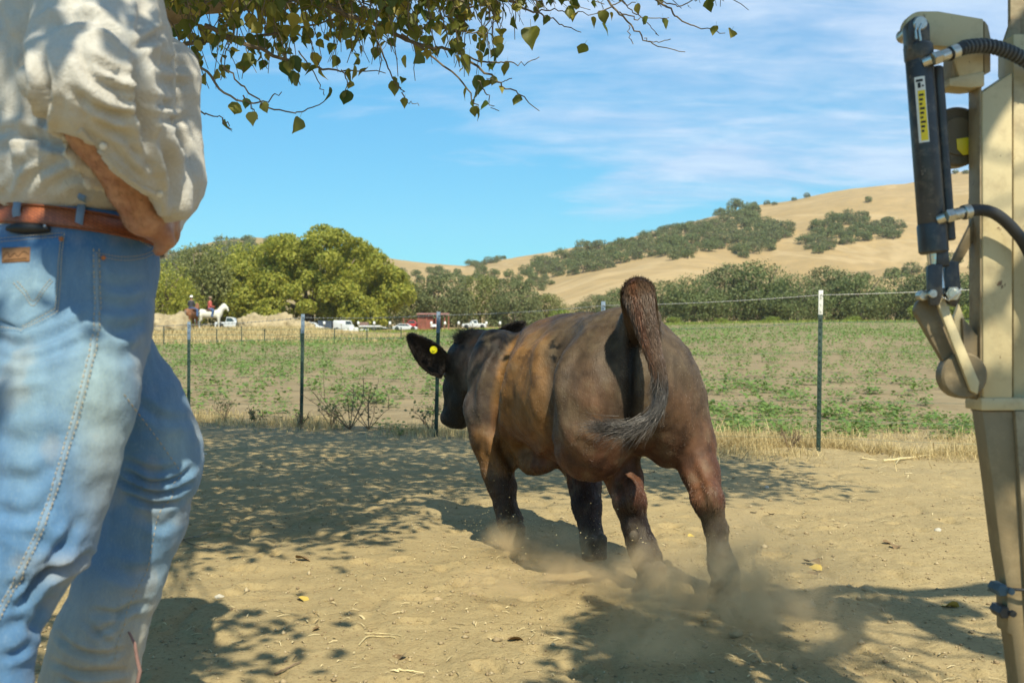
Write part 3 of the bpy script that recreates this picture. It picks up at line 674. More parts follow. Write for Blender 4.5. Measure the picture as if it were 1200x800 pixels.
# switch: long strands flung to the left
ns = 1900; k_ = rg.uniform(0.52, 1.0, ns); ii = (k_ * 71).astype(int); rt = tp[ii] + rg.normal(0, 0.008, (ns, 3))
hd = tp[np.minimum(ii + 1, 71)] - tp[np.maximum(ii - 2, 0)]; hd /= np.linalg.norm(hd, axis=1)[:, None]
endx = rg.normal(700, 26, ns); endy = np.where(rg.random(ns) < 0.5, rg.normal(502, 9, ns), rg.normal(492, 16, ns)); en = np.array([P(a, b, 3.19 + rg.normal(0, .04)) for a, b in zip(endx, endy)])
ln = rg.uniform(0.04, 0.15, ns); to = en - rt; to /= np.linalg.norm(to, axis=1)[:, None]; cl = rg.integers(0, 34, ns); cd = rg.normal(0, 0.12, (34, 3)); to = to + rg.normal(0, .10, (34, 3))[cl]
hair_obj('tail_switch', rt, hd * 0.95, ln, 0.0008, np.tile(np.array((0.060, 0.050, 0.043)), (ns, 1)) * rg.uniform(.35, 1.9, ns)[:, None], M_hair, tail, 7, (to - hd) * 0.35 + cd[cl] + rg.normal(0, 0.03, (ns, 3)))
# ================================================================ man in jeans and khaki shirt
C0 = np.array((-0.765, 1.79)); FW = np.array((0.87, 0.49, 0)); FW = FW / np.linalg.norm(FW); RT = np.array((FW[1], -FW[0], 0)); UP = np.array((0, 0, 1.0)); BX = np.array([FW, RT, UP])
man = empty('person', (C0[0], C0[1], 0.0))
tag(man, 'person in faded blue jeans and loose khaki shirt, thumb hooked in the front pocket', 'person')
def C(f, r, z): return np.array((C0[0], C0[1], 0)) + f * FW + r * RT + z * UP
SH_R, SH_L = C(0.0, 0.195, 1.47), C(0.0, -0.195, 1.47)
EL_R, WR_R = P(86, 92, 1.44), P(167, 254, 1.62)
EL_L, WR_L = P(196, 196, 2.04), P(190, 258, 1.98)
HIP_R, HIP_L = C(0.0, 0.085, 0.93), C(0.01, -0.085, 0.93)
KN_R, AN_R = P(24, 640, 1.57), P(-38, 905, 1.50)
KN_L, AN_L = P(181, 540, 1.97), P(104, 858, 1.95)
def man_body():
    F = Field((-1.22, 1.22, 0.0), (-0.40, 2.32, 1.86), 0.0062)
    F.ell(C(0.0, 0, 1.30), (0.10, 0.155, 0.20), BX, 0.06); F.ell(C(0.01, 0, 1.05), (0.105, 0.14, 0.14), BX, 0.06)
    F.cone(C(0, 0.11, 1.45), C(0, -0.11, 1.45), 0.06, 0.06, 0.08)
    F.cone(C(0, 0, 1.46), C(0.02, 0, 1.60), 0.062, 0.056, 0.03)
    # head
    F.ell(C(0.03, 0, 1.705), (0.098, 0.076, 0.105), BX, 0.02); F.ell(C(0.065, 0, 1.645), (0.062, 0.055, 0.06), BX, 0.03)
    F.cone(C(0.125, 0, 1.70), C(0.142, 0, 1.665), 0.010, 0.016, 0.015)
    F.ell(C(0.122, 0, 1.632), (0.012, 0.024, 0.005), BX, 0.008); F.ell(C(0.118, 0, 1.622), (0.014, 0.022, 0.006), BX, 0.008); F.ell(C(0.11, 0, 1.60), (0.02, 0.02, 0.015), BX, 0.015)
    for s in (-1, 1):
        F.ell(C(0.110, 0.031 * s, 1.698), (0.012, 0.017, 0.009), BX, 0.01, True); F.ell(C(0.101, 0.031 * s, 1.697), (0.011, 0.013, 0.010), BX, 0.002)
        F.ell(C(0.012, 0.077 * s, 1.685), (0.016, 0.010, 0.030), BX, 0.008); F.ell(C(0.016, 0.088 * s, 1.685), (0.007, 0.006, 0.015), BX, 0.006, True)
    # arms
    F.chain([(SH_R, 0.055), (EL_R, 0.043)], 0.03); F.chain([(EL_R, 0.045), (EL_R * 0.65 + WR_R * 0.35, 0.045), (EL_R * 0.2 + WR_R * 0.8, 0.030), (WR_R, 0.026)], 0.02, ((0.7, -0.5, 0.5) / np.linalg.norm((0.7, -0.5, 0.5)), 0.9))
    F.chain([(SH_L, 0.055), (EL_L, 0.043), (WR_L, 0.029)], 0.03)
    # right hand: palm, fingers hanging curled in front of the belly, thumb hooked into the pocket
    pa, pb = P(180, 262, 1.66), P(196, 262, 1.72)
    F.ell((pa + pb) / 2, (0.040, 0.018, 0.036), np.array([(pb - pa) / np.linalg.norm(pb - pa), np.cross(UP, (pb - pa) / np.linalg.norm(pb - pa)), UP]), 0.02)
    F.cone(WR_R, pa, 0.028, 0.026, 0.02)
    for k, dy in enumerate((232, 242, 252, 262)):
        a = P(190, dy + 6, 1.70 + 0.006 * k); b = P(201, dy + 7, 1.715 + 0.006 * k); c = P(207 - k, dy + 14, 1.745 + 0.006 * k); e = P(203 - 2 * k, dy + 20, 1.775)
        F.chain([(a, 0.0095), (b, 0.0104), (c, 0.0086), (e, 0.0076)], 0.003)
    F.chain([(P(178, 264, 1.655), 0.0150), (P(193, 274, 1.655), 0.0135), (P(197, 283, 1.665), 0.0118), (P(186, 294, 1.675), 0.0106)], 0.006)
    # left hand tucked at the other pocket
    F.ell(P(190, 270, 1.95), (0.035, 0.03, 0.04), None, 0.02)
    for k in range(4): F.chain([(P(185 - 3 * k, 272, 1.93 - .012 * k), .009), (P(178 - 3 * k, 284, 1.90 - .012 * k), .0088), (P(172 - 3 * k, 292, 1.89 - .012 * k), .0075)], .004)
    F.chain([(P(186, 268, 1.90), .011), (P(180, 280, 1.87), .009)], .006)
    # legs under the jeans
    for h_, k_, a_ in ((HIP_R, KN_R, AN_R), (HIP_L, KN_L, AN_L)): F.chain([(h_, 0.080), (k_ - FW * .01, 0.046), (k_ * .5 + a_ * .5 - FW * .012, 0.036), (a_, 0.034)], 0.03)
    v, f = F.nets(); return relax(v, f, 1), f
mv, mf = man_body()
M_skin = Mat('weathered skin'); sk = M_skin.mix(M_skin.ramp(M_skin.noise(35, 5, 0.6), [(0.35, 0.0), (0.7, 1.0)]), (0.30, 0.135, 0.080), (0.45, 0.245, 0.150))
sk = M_skin.mix(M_skin.ramp(M_skin.noise(160, 3, 0.6), [(0.55, 0.0), (0.72, 0.35)]), sk, (0.22, 0.09, 0.05))
M_skin = M_skin.done(sk, 0.5, M_skin.bump(M_skin.noise(300, 4, 0.6), 0.35, 0.002), spec=0.4, Subsurface_Weight=0.08)
mb_ = link('body', np_mesh('body', mv, mf), M_skin, man)
mn_ = vnormals(mv, mf); rga = np.random.default_rng(4); fc_ = mv[mf[:, 0]]; ax_a = (WR_R - EL_R) / np.linalg.norm(WR_R - EL_R); da_ = np.linalg.norm(np.cross(fc_ - EL_R, ax_a), axis=1); tt_ = (fc_ - EL_R) @ ax_a
p_, i_ = sample_surface(mv, mf, 1500, rga, ((da_ < .06) & (tt_ > 0.02) & (tt_ < .25)).astype(float)); q_ = mn_[mf[i_, 0]]; dr_ = tang(ax_a[None] + rga.normal(0, .5, p_.shape), q_) + q_ * .45
hair_obj('arm_hair', p_, dr_, rga.uniform(.005, .012, len(p_)), 0.00022, np.tile(np.array((.16, .09, .045)), (len(p_), 1)), M_hair, man, 2, -q_ * .3)

# ---- jeans
def jeans_body():
    F = Field((-1.20, 1.26, 0.02), (-0.52, 2.22, 1.12), 0.0056)
    F.ell(C(-0.010, 0, 0.985), (0.138, 0.183, 0.135), BX, 0.05)
    F.ell(C(-0.045, 0.07, 0.90), (0.120, 0.115, 0.125), BX, 0.05); F.ell(C(-0.045, -0.07, 0.90), (0.120, 0.115, 0.125), BX, 0.05)
    F.cone(C(0.0, 0.0, 0.98), C(0.0, 0, 1.09), 0.134, 0.130, 0.04, flat=(RT, 1.18))
    F.chain([(C(0.0, 0.085, 0.88), 0.118), (P(72, 470, 1.64), 0.108), (P(62, 545, 1.61), 0.092), (P(42, 625, 1.58), 0.082), (P(20, 660, 1.565), 0.076)], 0.035)
    F.chain([(P(16, 660, 1.57), 0.074), (P(-18, 735, 1.54), 0.070), (P(-30, 850, 1.51), 0.078), (P(-38, 925, 1.50), 0.088)], 0.03)
    F.chain([(C(0.01, -0.085, 0.87), 0.112), (P(150, 480, 1.95), 0.100), (P(178, 525, 1.97), 0.086), (P(181, 550, 1.97), 0.080)], 0.035)
    F.chain([(P(181, 550, 1.97), 0.080), (P(168, 610, 1.97), 0.075), (P(140, 680, 1.96), 0.076), (P(115, 750, 1.95), 0.080), (P(104, 800, 1.95), 0.082), (P(100, 862, 1.95), 0.086)], 0.03)
    F.cut(C(0, 0, 1.072), -UP + FW * -0.16)
    for a in (P(-38, 918, 1.50), P(100, 850, 1.95)): F.cone(a, a - UP * 0.12, 0.068, 0.078, 0.004, True)
    v, f = F.nets(); v = relax(v, f, 2); n = vnormals(v, f); q = proj(v)
    near = v[:, 1] < 1.80
    for pts, wd, dp, m in [
        # near leg: seat folds, hip folds, creases behind the knee
        ([(-10, 395), (25, 405), (70, 392), (108, 372)], 6, 0.010, near), ([(-10, 412), (30, 420), (80, 405), (112, 392)], 7, 0.009, near), ([(-10, 440), (30, 436), (60, 428)], 8, 0.005, near),
        ([(115, 325), (140, 335), (172, 330)], 6, 0.005, near), ([(118, 352), (145, 360), (172, 352)], 7, 0.006, near), ([(120, 385), (145, 388), (170, 378)], 7, 0.006, near), ([(110, 410), (140, 418), (168, 405)], 8, 0.004, near),
        ([(92, 610), (70, 645), (45, 672), (15, 690)], 6, 0.010, near), ([(104, 650), (75, 664), (48, 676), (30, 700)], 4.5, 0.018, near), ([(62, 668), (40, 690), (20, 712)], 5, 0.011, near),
        ([(100, 640), (60, 640), (20, 625)], 9, 0.005, near), ([(-5, 600), (30, 605), (60, 590)], 8, 0.006, near), ([(-5, 560), (35, 562), (62, 545)], 9, 0.005, near), ([(-5, 510), (30, 520), (70, 515)], 11, 0.004, near),
        ([(58, 700), (46, 720), (40, 742)], 5, 0.009, near), ([(35, 755), (20, 765), (5, 768)], 5, 0.009, near), ([(45, 735), (20, 730), (-5, 742)], 7, 0.006, near), ([(90, 480), (120, 500), (148, 495)], 12, 0.004, near), ([(85, 560), (105, 575), (128, 565)], 12, 0.004, near),
        # far leg: fan of creases at the knee, sags towards the boot
        ([(150, 552), (175, 566), (205, 562), (226, 548)], 3.6, 0.013, ~near), ([(140, 562), (170, 576), (200, 576), (222, 566)], 3.6, 0.013, ~near), ([(150, 580), (178, 590), (205, 588)], 4, 0.010, ~near), ([(150, 540), (180, 552), (212, 548)], 4, 0.007, ~near),
        ([(158, 470), (190, 490), (222, 492)], 6, 0.005, ~near), ([(168, 610), (190, 616), (212, 604)], 6, 0.005, ~near), ([(120, 660), (150, 672), (180, 668)], 8, 0.006, ~near),
        ([(112, 716), (135, 720), (152, 712), (170, 706)], 4, 0.009, ~near), ([(68, 745), (90, 762), (120, 768), (148, 760)], 4, 0.009, ~near), ([(108, 742), (128, 735), (140, 722)], 4, 0.007, ~near), ([(62, 775), (95, 788), (150, 786)], 4, 0.009, ~near), ([(100, 728), (118, 745), (135, 758)], 3.5, 0.006, ~near), ([(70, 790), (100, 806), (150, 800)], 4, 0.008, ~near)]:
        v = furrow(v, n, q, pts, wd, dp, 0.55, m)
    fold = np.abs(fbm(v * np.array((1, 1, 2.0)), 9, 3) - 0.5) * 2
    v = v + n * ((0.12 - fold) * 0.007 * sstep(1.02, 0.9, v[:, 2]) + (fbm(v, 45, 2) - 0.5) * 0.0022)[:, None]
    # puckers beside the side seam
    sd, su = pl_dist(proj(v), spline([(112, 292), (113, 380), (89, 485), (63, 574), (34, 648), (2, 716)], 20)); v = v + n * (np.exp(-((sd - 5) / 4) ** 2) * np.sin(su * 260) * 0.0012 * near)[:, None]
    return v, f, vnormals(v, f)
jv, jf, jn = jeans_body()
def denim_tint(v, n):
    q = proj(v); x, y = q[:, 0], q[:, 1]; near = v[:, 1] < 1.80; base = np.array((0.055, 0.145, 0.290)); fade = np.array((0.25, 0.345, 0.370)); dirt = np.array((0.42, 0.36, 0.25))
    nz = fbm(v, 7, 4); w_ = 0.25 + 0.7 * (nz - 0.5)
    w_ = w_ + 0.75 * np.exp(-((x - 120) / 40) ** 2 - ((y - 470) / 110) ** 2) * near + 0.35 * np.exp(-((x - 30) / 30) ** 2 - ((y - 500) / 120) ** 2) * near
    w_ = w_ + 0.6 * np.exp(-((x - 205) / 22) ** 2 - ((y - 520) / 40) ** 2) * ~near + 0.45 * sstep(640, 760, y) * ~near
    w_ = w_ - 0.45 * sstep(330, 260, y) + 0.25 * np.exp(-((x - 35) / 28) ** 2 - ((y - 340) / 30) ** 2)
    c = base + (fade - base) * np.clip(w_, 0, 1)[:, None]
    dw = np.clip(sstep(640, 820, y) * ~near * (0.3 + 0.9 * nz) + 0.5 * np.exp(-((x - 80) / 40) ** 2 - ((y - 668) / 18) ** 2) * near + 0.30 * np.exp(-((x - 120) / 30) ** 2 - ((y - 560) / 90) ** 2) * near * (nz + .5) + 0.25 * sstep(.55, .7, fbm(v + 5, 14, 3)), 0, 0.75)
    c = c + (dirt - c) * dw[:, None]
    return c * (0.85 + 0.3 * fbm(v * np.array((1, 1, .2)), 90, 2))[:, None]
def denim_mat():
    M = Mat('faded denim'); t = M.attr('tint'); w1 = M.noise(900, 2, 0.5, 0, (1, 1, 0.12)); w2 = M.noise(260, 4, 0.6, 0, (1, 1, 0.4))
    c = M.mix(M.ramp(w1, [(0.35, 0.40), (0.6, 0.0)]), t, M.mix(0.55, t, (0.05, 0.13, 0.30))); c = M.mix(M.ramp(w2, [(0.5, 0.0), (0.8, 0.14)]), c, (0.40, 0.48, 0.52))
    b = M.bump(w1, 0.5, 0.0012); b = M.bump(M.noise(60, 5, 0.6), 0.35, 0.005, b); return M.done(c, 0.88, b, spec=0.15, Sheen_Weight=0.15)
M_denim = denim_mat()
jeans = link('jeans', np_mesh('jeans', jv, jf, denim_tint(jv, jn)), M_denim, man)
J_BVH = BVHTree.FromPolygons([tuple(p) for p in jv], [tuple(map(int, q)) for q in jf])
EYE = Vector((0, 0, CAM_H))
def onto(bvh, px, py):
    """the point of a garment seen at a place of the photograph"""
    d = (Vector(tuple(P(px, py, 1.0))) - EYE).normalized(); r = bvh.ray_cast(EYE, d, 6)
    return (np.array(r[0]), np.array(r[1])) if r[0] is not None else (None, None)
def patch(bvh, quad, nu, nv, lift, name, mat, parent, cols=None, edge=0.6):
    """a piece of cloth or leather laid on a garment: quad = four corners (or a grid function) in photograph places"""
    V, bad = [], False; fn = quad if callable(quad) else (lambda u, v: (np.array(quad[0]) * (1 - u) + np.array(quad[1]) * u) * (1 - v) + (np.array(quad[3]) * (1 - u) + np.array(quad[2]) * u) * v)
    last = None
    for j in range(nv):
        for i in range(nu):
            h, n = onto(bvh, *fn(i / (nu - 1), j / (nv - 1)))
            if h is None: h, n = last if last else (P(0, 300, 1.6), np.array((0, -1.0, 0)))
            if n[1] > 0: n = -n
            last = (h, n); e = min(i, j, nu - 1 - i, nv - 1 - j); V.append(h + n * (lift if e > 0 else -0.002))
    f = np.array([(j * nu + i, j * nu + i + 1, (j + 1) * nu + i + 1, (j + 1) * nu + i) for j in range(nv - 1) for i in range(nu - 1)])[:, ::-1]
    V = np.array(V); o = link(name, np_mesh(name, V, f, cols(V) if cols else None), mat, parent); return o
def stitches(bvh, pts, gap, r, mb, lift=0.0016, n=None, wide=0.55):
    """thread dashes along a line"""
    sp = spline(pts, 60) if len(pts) > 2 else np.array([np.array(pts[0]) * (1 - t) + np.array(pts[1]) * t for t in np.linspace(0, 1, 60)])
    seg = np.linalg.norm(np.diff(sp, axis=0), axis=1); cum = np.concatenate([[0], np.cumsum(seg)]); s = 0
    while s < cum[-1]:
        a = [np.interp(s, cum, sp[:, k]) for k in (0, 1)]; b = [np.interp(min(s + gap * wide, cum[-1]), cum, sp[:, k]) for k in (0, 1)]
        h1, n1 = onto(bvh, *a); h2, n2 = onto(bvh, *b); s += gap
        if h1 is None or h2 is None or np.linalg.norm(h1 - h2) > 0.03: continue
        mb.tube([h1 + n1 * (lift - r * .7), (h1 + h2) / 2 + n1 * lift, h2 + n2 * (lift - r * .7)], [r * .6, r, r * .6], 5)
M_thread = paint('faded thread', (0.40, 0.33, 0.22), 0.8, 0.2, 60)
seam_px = [(112, 292), (113, 340), (113, 380), (103, 430), (89, 485), (76, 530), (63, 574), (50, 612), (34, 648), (18, 682), (0, 716), (-6, 730)]
def ribbon_fn(pts, w0, w1=None):
    sp = spline(pts, 80); tg = np.gradient(sp, axis=0); tg /= np.linalg.norm(tg, axis=1)[:, None]; nn = np.stack([-tg[:, 1], tg[:, 0]], 1)
    w1 = w0 if w1 is None else w1
    def fn(u, v): i = min(79, int(v * 79)); return sp[i] + nn[i] * (u - 0.5) * (w0 * (1 - v) + w1 * v)
    return fn
def light_denim(V): return denim_tint(V, V) * 0.75 + np.array((0.38, 0.42, 0.42)) * 0.25
sm = patch(J_BVH, ribbon_fn(seam_px, 9, 11), 5, 80, 0.0022, 'side_seam', M_denim, jeans, light_denim)
mb = MB(); off = 3.4
sp_ = spline(seam_px, 60); tg_ = np.gradient(sp_, axis=0); tg_ /= np.linalg.norm(tg_, axis=1)[:, None]; nn_ = np.stack([-tg_[:, 1], tg_[:, 0]], 1)
for s_ in (-1, 1): stitches(J_BVH, sp_[::4] + nn_[::4] * off * s_, 6.2, 0.0010, mb, 0.0036)
FS = [(145, 462), (160, 482), (178, 505), (200, 536), (212, 556), (200, 570), (203, 580), (186, 602), (178, 640), (172, 668), (160, 690), (150, 712), (146, 730), (138, 752), (134, 775)]
stitches(J_BVH, FS, 7, 0.0009, mb, 0.0012)
# pocket stitching, seams and the arc on the pocket
for ln in ([(0, 281), (76, 274)], [(0, 285), (75, 278)], [(76, 275), (73, 300), (71, 335), (68, 366)], [(72, 280), (69, 310), (67, 340), (65, 364)], [(68, 366), (48, 378), (27, 389)], [(65, 363), (46, 374), (27, 385)], [(27, 389), (12, 386), (0, 383)],
           [(112, 296), (140, 301), (165, 299), (182, 292)], [(112, 300), (140, 305), (165, 303), (180, 297)], [(18, 332), (30, 346), (40, 360), (50, 346), (62, 330)], [(22, 330), (32, 342), (40, 354), (49, 342), (60, 327)], [(0, 263), (40, 258), (90, 262), (112, 268), (150, 276), (176, 290)]):
    stitches(J_BVH, ln, 3.6, 0.0007, mb, 0.0052 if ln[0][0] < 80 and ln[0][1] > 270 else 0.0022, wide=0.7)
st = mb.build('stitching', M_thread, jeans); st['kind'] = 'stuff'
pk = lambda u, v: np.array((-8 + u * (84 - 8 * v), 280 - 5 * u + v * (86 + 22 * (1 - abs(u * 84 - 8 - 27) / 50)) if True else 0))
patch(J_BVH, pk, 26, 30, 0.0042, 'back_pocket', M_denim, jeans, lambda V: denim_tint(V, V) * 1.08)
M_patch = paint('leather patch', (0.21, 0.105, 0.045), 0.7, 0.25, 30, bump=0.3)
lp = patch(J_BVH, [(2, 289), (40, 288), (39, 310), (2, 312)], 12, 8, 0.0062, 'leather_patch', M_patch, jeans)
mb = MB()
for ln in ([(6, 304), (12, 297), (15, 303), (20, 298), (24, 302), (30, 296), (36, 299)], [(8, 307), (20, 305), (34, 304)]):
    stitches(J_BVH, ln, 2.0, 0.0005, mb, 0.0068, wide=1.2)
mb.build('patch_writing', paint('branded mark', (0.05, 0.022, 0.012), 0.8), lp)
M_tack = paint('orange bartack', (0.42, 0.14, 0.04), 0.5)
for (a, b) in ((120, 303), (72, 281)):
    rv = MB(); h, n = onto(J_BVH, a, b); rv.cyl(h + n * 0.001, h + n * 0.006, 0.0035, 12, 0.001); rv.build('rivet', M_tack, jeans)
# black folded knife clipped in the back pocket
M_blk = paint('black grip', (0.012, 0.012, 0.013), 0.45, 0.3, 40); mb = MB()
h1, n1 = onto(J_BVH, 12, 270); h2, n2 = onto(J_BVH, 60, 271); mid = (h1 + h2) / 2 + n1 * 0.006
mb.tube([h1 + n1 * .006, h1 * .7 + h2 * .3 + n1 * 0.010, mid + n1 * .003, h2 * .8 + h1 * .2 + n2 * .009, h2 + n2 * .006], [.004, .009, .010, .008, .004], 12)
kn = mb.build('pocket_knife', M_blk); tag(kn, 'black folding knife sticking out of the back pocket of the jeans', 'knife')
mb = MB(); h, n = onto(J_BVH, 57, 271); mb.cyl(h + n * .010, h + n * .020, .0022, 12, .0008); mb.build('rivet', paint('steel', (0.6, 0.6, 0.58), 0.3, metal=1.0), kn)

# ---- shirt
def shirt_body():
    F = Field((-1.24, 1.22, 0.98), (-0.44, 2.36, 1.62), 0.0062)
    F.ell(C(-0.01, 0, 1.30), (0.150, 0.195, 0.30), BX, 0.05); F.ell(C(0.0, 0, 1.13), (0.165, 0.200, 0.105), BX, 0.05)
    F.ell(C(0.035, -0.02, 1.33), (0.135, 0.17, 0.22), BX, 0.05)
    F.cone(C(0, 0.13, 1.46), C(0, -0.13, 1.46), 0.075, 0.075, 0.08); F.cone(C(0, 0, 1.50), C(0.01, 0, 1.57), 0.082, 0.072, 0.03)
    # right sleeve: full upper arm, elbow bag, forearm draped and open below
    F.chain([(SH_R, 0.085), (SH_R * .5 + EL_R * .5 + FW * 0.02, 0.082), (EL_R + FW * 0.02, 0.078)], 0.03)
    F.ell(P(112, 62, 1.50), (0.075, 0.07, 0.085), None, 0.05)
    w_end = P(182, 228, 1.61)
    F.chain([(EL_R + FW * 0.02, 0.078), (P(140, 165, 1.53), 0.072), (w_end, 0.050)], 0.03)
    F.cone(P(96, 140, 1.46), P(122, 208, 1.54), 0.030, 0.024, 0.02, flat=(RT, 0.6))
    # left sleeve
    F.chain([(SH_L, 0.085), (P(182, 90, 2.02), 0.080), (P(192, 160, 2.03), 0.068)], 0.03); F.chain([(P(192, 160, 2.03), 0.066), (P(196, 214, 2.02), 0.072), (P(188, 250, 1.99), 0.050)], 0.025)
    # sleeve opening below the fore-arm and the gap at the waist
    F.cone(P(96, 172, 1.47), P(176, 276, 1.60), 0.036, 0.036, 0.008, True)
    F.cone(P(176, 276, 1.60), P(208, 300, 1.66), 0.036, 0.036, 0.008, True)
    F.cone(C(0.0, 0.0, 0.95), C(0.0, 0, 1.062), 0.138, 0.130, 0.012, True, flat=(RT, 1.16))
    F.cut(C(0, 0, 1.045), UP + FW * 0.16)
    v, f = F.nets(); v = relax(v, f, 2); n = vnormals(v, f); q = proj(v); fr = v[:, 1] < 1.80
    for pts, wd, dp, m in [
        ([(60, 92), (52, 130), (46, 170)], 5, 0.012, None), ([(20, 45), (34, 95), (38, 140), (28, 175)], 5, 0.013, None), ([(48, 60), (54, 95), (52, 120)], 5, 0.014, None),
        ([(45, 38), (70, 22), (110, 22), (150, 40)], 5, 0.012, None), ([(95, 34), (120, 32), (142, 44), (158, 62)], 4, 0.013, None), ([(120, 92), (140, 104), (158, 104)], 4, 0.009, None), ([(105, 70), (130, 84), (157, 92)], 5, 0.008, None),
        ([(92, 60), (110, 92), (140, 112), (160, 118)], 6, 0.009, None), ([(84, 105), (110, 125), (140, 134), (162, 128)], 5, 0.009, None), ([(100, 132), (125, 150), (155, 160)], 5, 0.008, None), ([(92, 115), (100, 145), (118, 165)], 6, 0.006, None),
        ([(160, 70), (162, 110), (168, 150), (178, 190)], 6, 0.022, None), ([(158, 60), (172, 48), (190, 38)], 5, 0.012, None), ([(172, 118), (190, 124), (204, 124)], 5, 0.012, None), ([(176, 132), (200, 142), (222, 138)], 5, 0.010, None),
        ([(180, 70), (200, 76), (222, 78)], 6, 0.007, None), ([(178, 95), (205, 98), (226, 100)], 6, 0.006, None), ([(182, 160), (196, 182), (206, 220), (200, 262)], 6, 0.014, None), ([(205, 150), (214, 170), (222, 190)], 5, 0.008, None), ([(150, 165), (165, 185), (182, 205)], 5, 0.008, None), ([(122, 160), (150, 190), (172, 210)], 5, 0.006, None),
        ([(0, 160), (25, 155), (60, 168), (90, 172)], 6, 0.013, None), ([(0, 178), (20, 162), (46, 158)], 4, 0.010, None), ([(5, 225), (22, 195), (50, 182)], 5, 0.008, None), ([(28, 222), (45, 200), (80, 188)], 6, 0.007, None), ([(60, 220), (85, 205), (120, 212)], 6, 0.006, None), ([(0, 210), (10, 190), (8, 165)], 5, 0.010, None),
        ([(0, 15), (12, 60), (10, 110)], 6, 0.008, None), ([(170, 0), (168, 25), (160, 50)], 6, 0.010, None), ([(62, 2), (80, 12), (100, 0)], 5, 0.008, None)]:
        v = furrow(v, n, q, pts, wd, dp, 0.6, m)
    w1 = fbm(v, 6, 2); fold = np.abs(fbm(v * np.array((1, 1, .55)) + w1[:, None] * .1, 13, 3) - 0.5) * 2
    v = v + n * ((0.15 - fold) * 0.015 + (fbm(v, 40, 3) - 0.5) * 0.004)[:, None]
    lowm = sstep(1.085, 1.05, v[:, 2]); v[:, 2] -= lowm * 0.030 * (fbm(v * np.array((1, 1, 0)), 11, 2) - 0.42); v = v + n * (lowm * 0.012 * (fbm(v, 22, 2) - .3))[:, None]
    return v, f, vnormals(v, f)
sv, sf, sn = shirt_body()
def cotton():
    M = Mat('khaki cotton'); n = M.noise(7, 5, 0.6); c = M.mix(M.ramp(n, [(0.3, 0.0), (0.7, 1.0)]), (0.43, 0.405, 0.365), (0.54, 0.515, 0.475)); w1 = M.noise(420, 3, 0.6, 0, (1, 1, 1))
    c = M.mix(M.ramp(w1, [(0.35, 0.25), (0.6, 0.0)]), c, (0.30, 0.27, 0.21)); b = M.bump(w1, 0.3, 0.0015); rdg = M.math('ABSOLUTE', M.math('SUBTRACT', M.noise(19, 4, 0.6, 1.6, (1, 1, .7)), 0.5)); b = M.bump(M.ramp(rdg, [(0.0, 0.0), (0.12, 1.0)]), 0.22, 0.006, b); b = M.bump(M.noise(48, 5, 0.65, 1.0), 0.4, 0.005, b)
    return M.done(c, 0.85, b, spec=0.2, Sheen_Weight=0.2)
M_cot = cotton(); shirt = link('shirt', np_mesh('shirt', sv, sf), M_cot, man)
S_BVH = BVHTree.FromPolygons([tuple(p) for p in sv], [tuple(map(int, q)) for q in sf])
M_btn = paint('pearl button', (0.62, 0.60, 0.56), 0.3, 0.1, 50)
for (a, b) in ((121, 171), (187, 227)):
    h, n = onto(S_BVH, a, b)
    if h is None: continue
    mb = MB(); mb.cyl(h, h + n * 0.004, 0.0052, 20, 0.0012); mb.cyl(h + n * 0.004, h + n * 0.0046, 0.0026, 12); mb.build('button', M_btn, shirt)
cf = patch(S_BVH, ribbon_fn([(92, 152), (110, 172), (135, 198), (160, 218), (192, 234)], 11), 6, 46, 0.0026, 'cuff', M_cot, shirt)
mb = MB(); stitches(S_BVH, [(96, 149), (114, 168), (139, 193), (163, 212), (196, 228)], 3.2, 0.0005, mb, 0.0034, wide=.7); tag(mb.build('stitching', paint('khaki thread', (0.36, 0.32, 0.24), 0.8), shirt), kind='stuff')
fl = MB()  # the loose half of the cuff hanging under the arm
g0 = [(86, 150), (92, 150), (104, 176), (122, 200), (140, 208), (136, 226), (118, 220), (98, 204), (90, 180)]
fl.prism([P(a, b, 1.565 + 0.0004 * (a - 86)) for a, b in g0], (0.0, 0.006, 0.0), 0.0015); fo = fl.build('cuff_flap', M_cot, shirt)

# ---- belt with tooling and loops
def ring(bvh, z, f_tilt, n=120, out=0.004):
    P_ = []
    for k in range(n):
        a = 2 * math.pi * k / n; d = FW * math.cos(a) + RT * math.sin(a); zz = z + f_tilt * math.cos(a); o = Vector(tuple(C(0, 0, zz) + d * 0.6)); r = bvh.ray_cast(o, Vector(tuple(-d)), 1.0)
        P_.append((np.array(r[0]) if r[0] is not None else C(0, 0, zz) + d * 0.15) + d * out)
    P_ = np.array(P_)
    for _ in range(6): P_ = 0.5 * P_ + 0.25 * (np.roll(P_, 1, 0) + np.roll(P_, -1, 0))
    return P_
def band(rings, name, mat, parent):
    n = len(rings[0]); V = np.concatenate(rings); m = len(rings); f = np.array([(i * n + k, i * n + (k + 1) % n, (i + 1) * n + (k + 1) % n, (i + 1) * n + k) for i in range(m - 1) for k in range(n)]); return link(name, np_mesh(name, V, f), mat, parent)
zt, tilt = 1.0435, -0.017
r_ = [ring(J_BVH, zt - 0.017 + 0.034 * k / 5, tilt, out=(0.002, 0.006, 0.0068, 0.0068, 0.006, 0.002)[k]) for k in range(6)]
lv = max(np.linalg.norm(r_[2] - C(0, 0, 0), axis=1)) * 0
Mb = Mat('tooled leather'); wv = Mb.N('ShaderNodeTexBrick'); mp = Mb.N('ShaderNodeMapping'); Mb.L(Mb.coord(), mp.inputs[0]); mp.inputs['Rotation'].default_value = (math.radians(90), 0, math.radians(-30)); mp.inputs['Scale'].default_value = (1, 1, 1)
